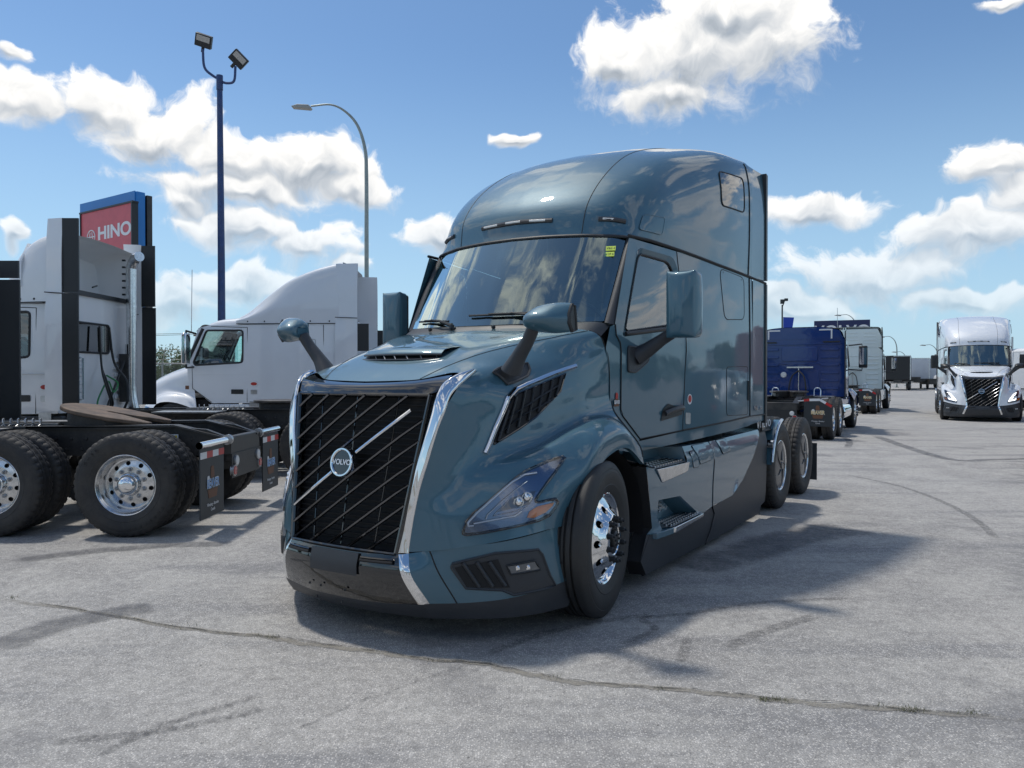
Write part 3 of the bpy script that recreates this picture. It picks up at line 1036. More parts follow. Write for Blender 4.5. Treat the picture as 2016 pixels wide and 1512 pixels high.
    both(b, 'bumper_corner', BUMP.grid(4, 8, 24, 0, 2, 12), bump_m, sharp=60)
    mk('lower_valance', weld(mirror_geo(BUMP.grid(1, 8, 30, 2, 3, 4))), lower_m, b, sharp=60)
    # top shelf and inner closing faces
    g = G()
    us = np.linspace(1, 8, 30); E0 = [BUMP.ev(u, 0) for u in us]
    g.add([tuple(p) for p in E0] + [(p[0] - .12, p[1] - .02, p[2] - .005) for p in E0], [(i, i + 1, 31 + i - 1 + 0, 30 + i) if False else (i, i + 1, 30 + i + 1, 30 + i) for i in range(29)])
    E1 = [BUMP.ev(8, v) for v in np.linspace(0, 3, 8)]
    g.add([tuple(p) for p in E1] + [(p[0], p[1] - .12, p[2]) for p in E1], [(i, i + 1, 8 + i + 1, 8 + i) for i in range(7)])
    g.mir()
    mk('bumper_shelf', g.g, BLACK, b)
    bmb = bmesh.new(); bmb2 = weld(mirror_geo(BUMP.grid(1, 8, 40, 0, 3, 20)))
    bvb = BVHTree.FromBMesh(bmb2)
    # licence plate bracket
    (pg, fn) = conform(rounded([(-.20, .395), (.0, .395), (.0, .525), (-.20, .525)], .01, 2), bvb, .012, .05)
    pl_ = [(-.19, .40), (.19, .40), (.19, .525), (-.19, .525)]
    (pg, fn) = conform(pl_, bvb, .014, .05)
    mk('plate_bracket', pg, CHARCOAL, b)
    for (a, c) in ((-.42, -.21), (.21, .42)):
        mk('bumper_slot', G().tube([fn(y, .505 + .0 * y) for y in np.linspace(a, c, 6)], .007, 6).g, PIANO, b)
        mk('bumper_slot', G().tube([fn(y, .490) for y in np.linspace(a, c, 6)], .010, 6).g, DARK, b)
    for (yy, zz) in ((-.22, .30), (-.12, .30), (.08, .30), (.02, .215), (-.2, .215)):
        p = fn(yy, zz); mk('bolt', G().lathe([(0, .006), (.006, .006), (.009, 0)], 8, 'x', c=p).g, BLACK, b)
    # bumper seams
    for s in (1, -1):
        pts = [BUMP.ev(4.45 + .25 * t, 2 * t) for t in np.linspace(0, 1, 8)]
        tubeseam(b, [(p[0], p[1] * s, p[2]) for p in pts], .004)
    # fog recess, slats and lamp
    FR = FOG['recess']; FO = FOG['open']; FL = FOG['lamp']
    for s in (1, -1):
        fr = empty('fog_lamp_recess', b)
        (pg, fn) = conform(FR, bvb, .004, .035)
        V, F = pg
        mk('recess_panel', ([(x, y * s, z) for x, y, z in V], F), lower_m, fr, sharp=50)
        mk('recess_rim', G().tube([(x, y * s, z) for x, y, z in outline_line(FR, fn, sub=3)], .008, 6, closed=True).g, lower_m, fr)
        (pg, fn2) = conform(FO, bvb, .007, .035)
        mk('intake', ([(x, y * s, z) for x, y, z in pg[0]], pg[1]), DARK, fr)
        ya = [p[0] for p in FO]; za = [p[1] for p in FO]
        cy_ = sum(ya) / len(ya); 
        for t in (.30, .55, .78):
            y0 = min(ya) + (max(ya) - min(ya)) * t
            a = fn(y0 - .035, max(za) - .012); c = fn(y0 + .035, min(za) + .012)
            mk('slat', bar_geo([(a[0] + .004, a[1] * s, a[2]), (c[0] + .004, c[1] * s, c[2])], .012, .016), lower_m, fr)
        lm = empty('fog_lamp', fr) if False else None
        (pg, fn3) = conform(FL, bvb, .012, .03)
        mk('fog_lamp', ([(x, y * s, z) for x, y, z in pg[0]], pg[1]), mat('fog_lens', (.10, .105, .11), .12, 0, coat=1), fr)
        mk('fog_lamp_rim', G().tube([(x, y * s, z) for x, y, z in outline_line(FL, fn3, sub=2)], .006, 6, closed=True).g, BLACK, fr)
        for t in (.38, .76):
            c = [sum(p[0] for p in FL) / 4, sum(p[1] for p in FL) / 4]
            p = fn3(FL[0][0] + (FL[1][0] - FL[0][0]) * t, c[1])
            mk('led', G().lathe([(0, .004), (.012, .003), (.018, -.002)], 12, 'x', c=(p[0] + .002, p[1] * s, p[2])).g, CHROME, fr)
    # ---- headlights
    HP = HLAMP['outline']
    for s in (1, -1):
        hl = empty('headlight', T)
        (pg, fn) = conform(HP, bvh, .003, .03)
        mir_ = lambda P_: [(x, y * s, z) for x, y, z in P_]
        mk('reflector', (mir_(pg[0]), pg[1]), mat('lamp_housing', (.24, .27, .32), .28, .6), hl, sharp=60)
        mk('rim_seal', G().tube(mir_(outline_line(HP, fn, sub=3)), .009, 8, closed=True).g, PIANO, hl)
        for pl in HLAMP['lines']:
            mk('light_guide', bar_geo(mir_(outline_line(pl[0], lambda a, c: conform_pt(bvh, a, c, .011), closed=False, sub=5)), pl[1] * (.72 if hero else 1.3), .010), mat('light_guide', (.50, .54, .60), .2, .2, coat=.5) if hero else mat('light_guide_lit', (.8, .8, .8), .3, emit=((1, 1, 1), 1.2)), hl)
        (pg2, _) = conform(HLAMP['inner'], bvh, .0065, .03)
        mk('projector_bay', (mir_(pg2[0]), pg2[1]), mat('lamp_dark', (.07, .085, .115), .2, .5, coat=.5), hl)
        for (yy, zz) in HLAMP['proj']:
            p = conform_pt(bvh, yy, zz, .010)
            o = mk('projector', G().lathe([(0, .018), (.014, .015), (.024, .004), (.027, .0), (.031, .003), (.034, 0)], 20, 'x').g, CHROME, hl, loc=(p[0], p[1] * s, p[2]), rot=(0, 0, s * .6))
        (pg3, fn5) = conform(HLAMP['amber'], bvh, .0125, .02)
        mk('turn_signal', (mir_(pg3[0]), pg3[1]), ORANGE, hl)
        (pg4, _) = conform(HP, bvh, .019, .03)
        mk('lens', (mir_(pg4[0]), pg4[1]), LENS, hl, sharp=60)
    # ---- side vents behind the grille strips
    for s in (1, -1):
        v = empty('side_vent', T)
        mir_ = lambda P_: [(x, y * s, z) for x, y, z in P_]
        (pg, fn) = conform(VENT['open'], bvh, .004, .04, mode='xz')
        mk('vent_opening', (mir_(pg[0]), pg[1]), DARK, v)
        for a, c in VENT['slats']:
            pa = conform_pt(bvh, a[0], a[1], .012, 'xz'); pc = conform_pt(bvh, c[0], c[1], .012, 'xz')
            mk('vent_fin', bar_geo(mir_([pa, pc]), .009, .014), BLACK, v)
        for pl in VENT['rails']:
            mk('vent_rail', bar_geo(mir_(outline_line(pl, lambda a, c: conform_pt(bvh, a, c, .010, 'xz'), closed=False, sub=4)), .006, .010), BLACK, v)
        mk('vent_strip', bar_geo(mir_(outline_line(VENT['strip'], lambda a, c: conform_pt(bvh, a, c, .008, 'xz'), closed=False, sub=4)), VENT['w'], .014), CHROME, v, sharp=40)
        mk('vent_rim', G().tube(mir_(outline_line(VENT['open'], fn, sub=3)), .007, 6, closed=True).g, PIANO, v)
    # ---- hood details: crease gap, scoop
    for s in (1, -1):
        pts = [HOOD.ev(u, 2.0 + .12 * math.sin(u / 8 * math.pi)) for u in np.linspace(.02, 7.9, 26)]
        tubeseam(hood, [(p[0], p[1] * s, p[2] + .0005) for p in pts], .0026, k=1)
        tubeseam(hood, [(p[0] - .004, p[1] * s, p[2]) for p in [HOOD.ev(8, w_) for w_ in np.linspace(2, 8.6, 24)]], .006, k=1)
    sc = empty('hood_scoop', T)
    F0 = [(x, y) for x, y in [(.56, -.33), (.585, -.18), (.595, 0), (.585, .18), (.56, .33)]]
    def hz(x, y):
        h = bvh.ray_cast(Vector((x, y, 5)), Vector((0, 0, -1))); return h[0].z if h[0] else 1.7
    rows = []
    for (dx, dz) in ((0, .004), (-.012, .035), (-.03, .050), (-.09, .052), (-.30, .004)):
        rows.append([(x + dx - .10 * abs(y / .36) ** 2 * (1 if dx < -.2 else .3), y * (1.0 + dx * .1), hz(x + dx, y) + dz * (1 - .25 * abs(y / .36) ** 3)) for x, y in F0])
    mk('scoop_cowl', weld(Net(rows).grid(1, 4, 14, 0, 4, 20)), P, sc, sharp=50)
    mk('scoop_mouth', weld(Net([rows[0], [(x - .025, y, z + .018) for x, y, z in rows[0]], [(x - .035, y, z - .002) for x, y, z in rows[1]]]).grid(0, 2, 4, 0, 4, 16)), DARK, sc)
    mk('scoop_lip', G().tube(dense(rows[1], 4), .007, 6).g, CHAR_SATIN, sc)
    mk('scoop_lip', G().tube(dense([(x + .004, y, z + .002) for x, y, z in rows[0]], 4), .006, 6).g, CHAR_SATIN, sc)
    for t in np.linspace(-.29, .29, 7):
        x = .595 - .10 * (t / .36) ** 2
        mk('scoop_fin', G().tube([(x + .002, t + .012, hz(x, t) + .006), (x - .010, t - .012, hz(x, t) + .034)], .0035, 5).g, ALU_DULL, sc)
    # ---- cowl strip and corner piece under the windscreen
    rows = [[(-.42, 0, 1.925), (-.43, .35, 1.922), (-.485, .72, 1.910), (-.53, .87, 1.895), (-.60, .93, 1.86)],
            [(-.455, 0, 1.955), (-.475, .35, 1.955), (-.56, .72, 1.955), (-.63, .87, 1.955), (-.72, .94, 1.935)]]
    rows.append([(x - .03, y, z + .012) for x, y, z in rows[1]])
    mk('cowl_panel', weld(mirror_geo(Net(rows).grid(0, 2, 6, 0, 4, 24))), CHARCOAL, T)
    # ---- windscreen
    wg = WSH.grid(0, 2, 14, 0, 5, 24)
    mk('windscreen', weld(mirror_geo(wg)), glass('windscreen_glass', (.72, .93, .91), 4.4, gcol=(.86, 1, .96)), T, sharp=80)
    fl = mk('windscreen_border', weld(mirror_geo(WSH.grid(0, .07, 2, 0, 5, 24, off=.0) if True else None)), PIANO, T, sharp=80)
    fl.location = (-.006, 0, 0)
    gb = WSH.grid(1.9, 2, 2, 0, 5, 24)
    o = mk('windscreen_border', weld(mirror_geo(gb)), PIANO, T, sharp=80); o.location = (-.006, 0, 0)
    o = mk('windscreen_border', weld(mirror_geo(WSH.grid(0, 2, 12, 0, .35, 3))), PIANO, T, sharp=80); o.location = (-.007, 0, 0)
    # A pillars in satin black
    for s in (1, -1):
        a = [(-1.125, .905, 2.665), (-.905, .91, 2.31), (-.70, .91, 1.965)]
        c = [(-1.135, .955, 2.655), (-.915, .968, 2.30), (-.725, .975, 1.945)]
        e = [(-1.16, .958, 2.648), (-.945, .972, 2.29), (-.76, .985, 1.935)]
        mk('a_pillar', weld(Net([[(x, y * s, z) for x, y, z in r_] for r_ in (a, [(x + .012, y, z + .004) for x, y, z in [tuple((np.array(p) + np.array(q_)) / 2) for p, q_ in zip(a, c)]], c, e)]).grid(0, 3, 6, 0, 2, 8)), CHARCOAL, T, sharp=60)
    mk('roof_edge_trim', G().tube([tuple(ROOF.ev(0, v) + np.array((.004, .004, -.012))) for v in np.linspace(0, 6, 30)] + [(p[0], -p[1], p[2]) for p in [tuple(ROOF.ev(0, v) + np.array((.004, .004, -.012))) for v in np.linspace(6, 0, 30)]][1:], .012, 6).g, CHARCOAL, T)
    # ---- cab sides
    door = [(-1.01, 2.632), (-.725, 1.955), (-.735, 1.87), (-.805, 1.79), (-.80, 1.294), (-1.082, 1.083), (-1.785, 1.112), (-1.825, 1.583), (-1.851, 1.855), (-1.755, 2.617)]
    win = rounded([(-1.165, 2.53), (-1.64, 2.515), (-1.725, 2.40), (-1.60, 1.99), (-.885, 1.905)], [.06, .07, .06, .04, .04], 4)
    bev = rounded([(-1.125, 2.575), (-1.70, 2.562), (-1.785, 2.42), (-1.655, 1.95), (-.815, 1.86)], [.08, .09, .08, .05, .05], 4)
    cowl_side = [(-.66, 1.93), (-.725, 1.948), (-.735, 1.87), (-.805, 1.79), (-.80, 1.294), (-1.082, 1.083), (-1.02, 1.0), (-.80, .98), (-.70, 1.2), (-.66, 1.32), (-.655, 1.6), (-.60, 1.77)]
    sleeper = [(-1.755, 2.617), (-1.851, 1.855), (-1.825, 1.583), (-1.785, 1.112), (-3.46, 1.158), (-3.575, 1.16), (-3.575, 2.585), (-3.0, 2.597), (-2.5, 2.612), (-2.0, 2.628)]
    for s in (1, -1):
        sd = lambda off: (lambda a, c: (a, (ys(a, c) + off) * s, c))
        cs = mk('cowl_side', panel(cowl_side, [], sd(-.004), .12), P, T, sharp=60)
        d = mk('door', panel(door, [bev], sd(0), .12), P, T, sharp=60)
        # bevelled frame into the glass
        nb = len(bev)
        def rs(poly, n=60):
            P_ = [Vector(p) for p in poly]; L_ = [0]
            for i in range(len(P_)): L_.append(L_[-1] + (P_[(i + 1) % len(P_)] - P_[i]).length)
            out = []
            for t in np.linspace(0, L_[-1], n, endpoint=False):
                i = max(j for j in range(len(P_)) if L_[j] <= t + 1e-9); f = (t - L_[i]) / (L_[i + 1] - L_[i] + 1e-9)
                out.append(tuple(P_[i].lerp(P_[(i + 1) % len(P_)], f)))
            return out
        A = rs(bev); Bq = rs(win)
        k0 = min(range(60), key=lambda k: sum((Vector(A[i]) - Vector(Bq[(i + k) % 60])).length for i in range(60)))
        Bq = [Bq[(i + k0) % 60] for i in range(60)]
        V = [sd(0)(*p) for p in A] + [sd(-.022)(*p) for p in Bq]
        mk('window_frame', (V, [(i, (i + 1) % 60, 60 + (i + 1) % 60, 60 + i) for i in range(60)]), P, d, sharp=60)
        mk('window_seal', G().tube([sd(-.018)(*p) for p in Bq], .009, 6, closed=True).g, BLACK, d)
        mk('window', panel(win, [], sd(-.024), .15), GLASS, d)
        # belt rail under the window
        mk('belt_rail', G().tube([sd(.004)(*p) for p in [(-.86, 1.885), (-1.15, 1.915), (-1.58, 1.965)]], .017, 8).g, BLACK, d)
        # handle
        hd = mk('door_handle', panel(rounded([(-1.395, 1.205), (-1.43, 1.30), (-1.52, 1.345), (-1.60, 1.325), (-1.775, 1.30), (-1.77, 1.245)], .02, 3), [], sd(.006), .05), BLACK, d)
        mk('door_handle', bar_geo([sd(.022)(-1.44, 1.265), sd(.036)(-1.56, 1.292), sd(.036)(-1.68, 1.305), sd(.018)(-1.765, 1.298)], .022, .016), CHARCOAL, d)
        sl = mk('sleeper_side', panel(sleeper, [], sd(0), .16), P, T, sharp=60)
        tubeseam(d, [sd(.0)(*p) for p in [(-.73, 1.95), (-.735, 1.87), (-.79, 1.82), (-.805, 1.75), (-.80, 1.32), (-.83, 1.27), (-1.082, 1.083), (-1.785, 1.112)]], .005, k=1)
        tubeseam(d, [sd(.0)(*p) for p in [(-1.755, 2.617), (-1.80, 2.25), (-1.851, 1.855), (-1.84, 1.7), (-1.825, 1.583), (-1.785, 1.112)]], .0045, k=3)
        tubeseam(sl, [sd(.0)(x, z) for x, z in [(-1.785, 1.112), (-2.4, 1.128), (-3.0, 1.145), (-3.46, 1.157), (-4.0, 1.155)]], .008, k=1)
        tubeseam(sl, [sd(.0)(-3.47, z) for z in np.linspace(1.155, 2.58, 8)], .009, k=1)
        pr_ = [ROOF.ev(5.82, v) for v in np.linspace(0, 2.6, 12)]
        tubeseam(sl, [(p[0], p[1] * s, p[2]) for p in pr_], .009, k=1)
        tubeseam(T, side_line([(-1.0, 2.645), (-1.3, 2.65), (-1.75, 2.635), (-2.6, 2.60), (-3.49, 2.58), (-4.05, 2.57)], .004) if s > 0 else flipy(side_line([(-1.0, 2.645), (-1.3, 2.65), (-1.75, 2.635), (-2.6, 2.60), (-3.49, 2.58), (-4.05, 2.57)], .004)), .013, k=1, name='drip_rail')
        # sleeper window and locker doors: flush panels outlined by their gaps
        for nm, ply, r_, m_, mm in (('sleeper_window', [(-2.635, 2.572), (-3.30, 2.552), (-3.295, 2.135), (-2.72, 2.10)], .09, .0045, None),
                                    ('locker_door', [(-2.76, 1.655), (-3.40, 1.665), (-3.40, 1.178), (-2.76, 1.195)], .05, .004, None)):
            pp = rounded(ply, r_, 4)
            mk(nm, panel(pp, [], sd(.0015), .15), GLASS_D if False else P, sl, sharp=60)
            tubeseam(sl, [sd(.0)(*p) for p in pp], m_, k=1, closed=True)
        for (xx, zz) in ((-2.72, 2.545), (-3.22, 2.525)):
            mk('rivet', G().lathe([(0, .003), (.009, .002), (.011, 0)], 8, c=sd(0)(xx, zz)).g, SEAM, sl)
        mk('locker_handle', bar_geo([sd(.006)(-3.395, 1.52), sd(.006)(-3.395, 1.32)], .012, .01), BLACK, sl)
        # kick panel below the doors
        kick = [(-1.0, 1.06), (-1.785, 1.100), (-3.46, 1.145), (-3.575, 1.145), (-4.02, 1.145), (-4.02, 1.09), (-3.60, 1.07), (-3.44, 1.055), (-1.6, 1.0), (-1.02, .985)]
        mk('kick_panel', panel(kick, [], sd(-.012), .15), P, T, sharp=60)
    # plates and stickers on the left side
    st = lambda a, c, off=.004: (a, ys(a, c) + off, c)
    def side_decal(name, poly, m, off=.003, **k): return mk(name, panel(poly, [], lambda a, c: st(a, c, off), .06), m, T, **k)
    if hero:
        circ = lambda cx_, cz_, r_, n=24, ax=1.: [(cx_ + r_ * ax * math.cos(a), cz_ + r_ * math.sin(a)) for a in np.linspace(0, 2 * math.pi, n, endpoint=False)]
        side_decal('round_sticker', circ(-1.915, 1.37, .045), WHITETAPE, .003)
        side_decal('round_sticker', circ(-1.915, 1.373, .032), mat('sticker_red', (.45, .03, .02), .5), .005)
        side_decal('latch_plate', rounded([(-1.835, 1.258), (-1.93, 1.252), (-1.93, 1.155), (-1.835, 1.162)], .012, 2), ALU_DULL, .004)
        # dealer sticker on the cowl side
        rs_ = frame_rot((-1, .07, 0), (0, 0, 1))
        side_decal('dealer_sticker', rounded([(-.70, 1.345), (-.775, 1.345), (-.77, 1.40), (-.71, 1.40)], .01), mat('logo_brown', (.16, .07, .035), .6), .002)
        side_decal('dealer_sticker', rounded([(-.722, 1.40), (-.755, 1.40), (-.76, 1.44), (-.728, 1.45)], .012), mat('sticker_red', (.45, .03, .02), .5), .002)
        text('lettering', 'BEAVER', .038, WHITETAPE, T, st(-.737, 1.375, .006), rs_, .0006, sx=.62, bold=.001)
        text('badge', 'VNL', .062, CHROME, T, st(-3.67, 1.235, .004), frame_rot((-1, .03, 0), (0, 0, 1)), .003, sx=1.15, bold=.001)
        text('badge', '860', .040, CHROME, T, st(-3.85, 1.228, .004), frame_rot((-1, .03, 0), (0, 0, 1)), .003, sx=1.1, bold=.0005)
        # windscreen stickers
        p = WSH.ev(.30, .95)
        nn = frame_rot((-.3, .95, 0), (-.55, 0, 1))
        for dz in (.0, -.048):
            mk('windscreen_sticker', G().box((0, 0, 0), (.075, .042, .002)).g, YELLOWST, T, loc=(p[0] + .010 - dz * .5, p[1], p[2] + dz), rot=nn)
            text('lettering', 'X9/3 4' if dz == 0 else 'H 27 6', .026, BLACK, T, (p[0] + .0125 - dz * .5, p[1], p[2] + dz), nn, .0003, sx=.9)
    # ---- roof cap
    rg = ROOF.grid(0, 6, 44 if hero else 22, 0, 6, 40 if hero else 20)
    roof = mk('roof_fairing', weld(mirror_geo(rg)), P, T, sharp=60)
    bmr = bmesh.new(); bmr.from_mesh(roof.data); bvr = BVHTree.FromBMesh(bmr)
    for s in (1, -1):
        pts = [ROOF.ev(u, 4.0) for u in np.linspace(0.02, 5.2, 30)]
        tubeseam(roof, [(p[0], p[1] * s, p[2]) for p in pts], .0035, k=1)
        mir_ = lambda P_: [(x, y * s, z) for x, y, z in P_]
        # upper bunk window, indicator pod
        up = rounded(BUNK, .07, 4)
        (pg, fn) = conform(up, bvr, .003, .08, mode='xz')
        mk('bunk_window', (mir_(pg[0]), pg[1]), mat('dark_glass_gloss', (.012, .018, .022), .04, 0, coat=1), roof, sharp=60)
        tubeseam(roof, mir_(outline_line(up, fn, sub=2)), .007, k=1, closed=True)
        (pg, fn) = conform(rounded(POD, .03, 4), bvr, .006, .06, mode='xz')
        mk('indicator_pod', (mir_(pg[0]), pg[1]), P, roof, sharp=60)
        tubeseam(roof, mir_(outline_line(rounded(POD, .03, 4), fn, sub=2)), .0035, P, k=1, closed=True, name='pod_edge')
    # marker lights
    def marker(pts, n_l):
        ml = empty('marker_light', T)
        c = [conform_pt(bvr, y, z, .004) for y, z in pts]
        mk('housing', bar_geo(dense(c, 4), .020, .016), CHAR_SATIN, ml)
        D = dense(c, 12); m_ = len(D) - 1
        for i in range(n_l):
            a = (i + .18) / n_l; b_ = (i + .82) / n_l
            seg = [tuple(np.array(D[int(t * m_)]) + np.array((.012, 0, .002))) for t in (a, (a + b_) / 2, b_)]
            mk('marker_lens', bar_geo(seg, .009, .006), WHITEPL, ml)
    marker([(-.34, 2.818), (0, 2.83), (.34, 2.818)], 3)
    marker([(.70, 2.805), (.80, 2.80), (.88, 2.785)], 1)
    marker([(-.88, 2.785), (-.80, 2.80), (-.70, 2.805)], 1)
    # ---- rear edge fairings
    for s in (1, -1):
        ex = empty('side_extender', T)
        top = [ROOF.ev(6, v) for v in np.linspace(0, 2.2, 8)]
        prof = [ROOF.ev(6, v) for v in np.linspace(0, 2.6, 14)]
        pz = [p[2] for p in prof]; py = [p[1] for p in prof]
        for nm in ('extender_lower', 'extender_upper'):
            V = []; nx = 6
            zs_ = np.linspace(1.16, 2.562, 9) if nm == 'extender_lower' else np.concatenate([[2.595], np.linspace(2.8, 3.45, 5), pz[8:]])
            for z in zs_:
                for j in range(nx + 1):
                    t = j / nx
                    x = -3.572 - .448 * t
                    y0 = ys(-3.575, 1.5) if z < 2.58 else float(np.interp(z, pz, py))
                    y1 = ys(-4.02, 1.5) - .006 if z < 3.2 else ys(-4.02, 1.5) - .006 - .05 * ((z - 3.2) / .65) ** 2
                    y = y0 + (y1 - y0) * t ** 1.4
                    V.append((x, y * s, z - .0 * t))
            m_ = len(zs_)
            F = [(i * (nx + 1) + j, (i + 1) * (nx + 1) + j, (i + 1) * (nx + 1) + j + 1, i * (nx + 1) + j + 1) for i in range(m_ - 1) for j in range(nx)]
            mk(nm, (V, F), P, ex, sharp=60)
            inner = [(x, y - .03 * s, z) for x, y, z in V]
            mk('extender_liner', (inner, F), CHARCOAL, ex)
        mk('edge_rubber', G().bx(-4.085, -4.018, 1.215 * s, 1.262 * s, 1.06, 2.56).g, BLACK, ex)
        mk('edge_rubber', G().xz([(-4.085, 2.60), (-4.018, 2.60), (-4.018, pz[-1]), (-4.085, pz[-1] - .01)], 1.19 * s, 1.262 * s).g, BLACK, ex)
    # cab rear wall, floor, closing shell
    g = G()
    g.bx(-3.62, -3.575, -1.2, 1.2, 1.05, 3.70)
    mk('cab_rear_wall', g.g, P, T, bevel=.02)
    mk('cab_floor', G().bx(-3.57, -.75, -.93, .93, 1.00, 1.06).g, DARK, T)
    mk('firewall', G().bx(-.74, -.66, -.90, .90, .95, 1.90).g, DARK, T)
    # ---- interior
    it = empty('cab_interior', T)
    mk('dashboard', Net([[(-.72, -.9, 1.90), (-.66, -.4, 1.93), (-.62, 0, 1.94), (-.66, .4, 1.95), (-.72, .9, 1.93)], [(-.95, -.88, 1.93), (-.92, -.4, 1.96), (-.90, 0, 1.98), (-.95, .4, 2.03), (-.97, .88, 1.97)], [(-1.10, -.88, 1.80), (-1.10, -.4, 1.84), (-1.05, 0, 1.86), (-1.10, .4, 1.95), (-1.12, .88, 1.88)], [(-1.12, -.88, 1.4), (-1.10, -.4, 1.4), (-1.05, 0, 1.4), (-1.10, .4, 1.4), (-1.12, .88, 1.4)]]).grid(0, 3, 12, 0, 4, 16), INTERIOR, it)
    for yy in (.45, -.45):
        seat = G()
        mk('seat', G().xz(rounded([(-1.45, 1.5), (-1.95, 1.48), (-2.0, 1.62), (-1.45, 1.66)], .05), yy - .25, yy + .25).g, INTERIOR, it, bevel=.03)
        mk('seat', G().xz(rounded([(-1.88, 1.6), (-2.02, 1.6), (-2.12, 2.25), (-2.00, 2.27)], .04), yy - .24, yy + .24).g, INTERIOR, it, bevel=.03)
        mk('head_rest', G().xz(rounded([(-2.02, 2.3), (-2.13, 2.3), (-2.16, 2.48), (-2.06, 2.49)], .03), yy - .13, yy + .13).g, INTERIOR, it, bevel=.03)
    th_ = np.linspace(0, 2 * math.pi, 28, endpoint=False)
    mk('steering_wheel', G().tube([(-1.22 + .13 * math.sin(t), .45 + .22 * math.cos(t), 1.99 + .18 * math.sin(t)) for t in th_], .016, 8, closed=True).tube([(-1.22, .25, 1.99), (-1.22, .65, 1.99)], .018).tube([(-1.0, .45, 1.85), (-1.22, .45, 1.99)], .03).g, BLACK, it)
    mk('rear_partition', G().bx(-2.35, -2.32, -1.05, 1.05, 1.1, 2.75).g, INTERIOR_L, it)
    mk('headliner', Net([[(-1.1, -.88, 2.64), (-.95, 0, 2.69), (-1.1, .88, 2.64)], [(-1.7, -.98, 2.72), (-1.6, 0, 2.95), (-1.7, .98, 2.72)], [(-2.35, -1.0, 2.75), (-2.35, 0, 3.1), (-2.35, 1.0, 2.75)]]).grid(0, 2, 6, 0, 2, 8), INTERIOR_L, it)
    mk('mirror_camera', G().box((-.93, -.06, 2.58), (.05, .24, .09)).g, BLACK, it, bevel=.015)
    # ---- wipers
    wb = lambda u, v, o=.022: tuple(WSH.ev(u, v) + np.array((o, 0, o * .4)))
    def mirp(p, s): return (p[0], p[1] * s, p[2])
    def wsp(y, u, o=.02):
        """spot on the windscreen at lateral y"""
        vv = float(np.interp(abs(y), [0, .30, .585, .71, .82, .905], [5, 4, 3, 2, 1, 0])); p = WSH.ev(u, vv)
        return (p[0] + o, math.copysign(p[1], y) if abs(y) > 1e-6 else 0.0, p[2] + o * .4)
    for (ya, ua, yb_, ub, yp) in ((-.16, 1.80, .62, 1.82, .62), (-.78, 1.86, -.36, 1.90, -.30)):
        wp = empty('wiper', T)
        bl = [wsp(ya + (yb_ - ya) * t, ua + (ub - ua) * t) for t in np.linspace(0, 1, 9)]
        piv = wsp(yp, 2.02, .03)
        mdp = tuple(np.array(bl[4]) + np.array((.014, 0, .010)))
        mk('wiper_blade', G().tube(bl, .009, 6).tube([tuple(np.array(p) + np.array((.010, 0, .006))) for p in bl[2:7]], .008, 6).g, BLACK, wp)
        mk('wiper_arm', G().tube([piv, tuple(np.array(mdp) * .5 + np.array(piv) * .5 + np.array((.02, 0, .012))), mdp], [.016, .012, .008], 6).g, BLACK, wp)
        mk('wiper_pivot', G().lathe([(0, .03), (.018, .028), (.024, 0)], 12, 'z', c=tuple(np.array(piv) + np.array((0, 0, -.02)))).g, BLACK, wp)
    for yy in (-.55, -.28, .1, .42):
        p = (-.44 - .18 * (yy) ** 2, yy, 1.945)
        mk('washer_nozzle', G().lathe([(0, .02), (.012, .018), (.016, 0)], 10, 'x', c=p).g, BLACK, T)
    # ---- mirrors
    for s in (1, -1):
        sm = empty('door_mirror', T)
        def sec(z, a, b_):  # horizontal section of the housing, front of it rounded
            return [(-1.06 + .0, 1.27 + a, z), (-.985 + .01, 1.285, z), (-.955 + b_, 1.35, z), (-.955 + b_, 1.44, z), (-.985, 1.50, z), (-1.05, 1.52 - a, z), (-1.09, 1.52 - a, z)]
        zs = [(1.853, .05, -.05), (1.866, .012, -.012), (1.92, .0, .0), (2.09, -.004, .006), (2.27, .0, 0), (2.325, .010, -.010), (2.343, .05, -.045)]
        rows = [[(x, y * s, z) for x, y, z in sec(*q)] for q in zs]
        mk('mirror_housing', Net(rows).grid(0, 6, 24, 0, 6, 24), mirror_m, sm, sharp=50)
        cap = lambda r_: (r_, [tuple(range(len(r_)))])
        mk('mirror_back', G().add([(x, y * s, z) for x, y, z in [(-1.06, 1.30, 1.87), (-1.09, 1.49, 1.87), (-1.09, 1.505, 2.33), (-1.06, 1.29, 2.33)]], [(0, 1, 2, 3)]).bx(-1.12, -1.06, 1.29 * s, 1.51 * s, 1.88, 2.325).g, BLACK, sm, bevel=.02)
        for r_ in (rows[0], rows[-1]): mk('mirror_cap', cap(r_), mirror_m, sm)
        mk('mirror_glass', G().bx(-1.125, -1.121, 1.305 * s, 1.495 * s, 1.90, 2.30).g, CHROME, sm)
        arm = [(-1.03, 1.02, 1.72), (-1.05, 1.10, 1.765), (-1.06, 1.22, 1.845), (-1.05, 1.34, 1.915)]
        mk('mirror_arm', oval_tube([(x, y * s, z) for x, y, z in dense(arm, 5)], [(.055, .075), (.05, .06), (.042, .045), (.045, .045)], 5), CHARCOAL, sm, sharp=50)
        base = rounded([(-.895, 1.79), (-.895, 1.605), (-1.0, 1.60), (-1.19, 1.685), (-1.215, 1.785)], .02, 3)
        mk('mirror_base', panel(base, [], lambda a, c: (a, (ys(a, c) + .012) * s, c), .08), CHARCOAL, sm)
        mk('mirror_base', G().tube([(a, (ys(a, c) + .006) * s, c) for a, c in base], .010, 6, closed=True).g, CHARCOAL, sm)
        # hood mirror: tall arm from the shoulder, wedge-shaped head
        hm = empty('hood_mirror', T)
        hx = .44
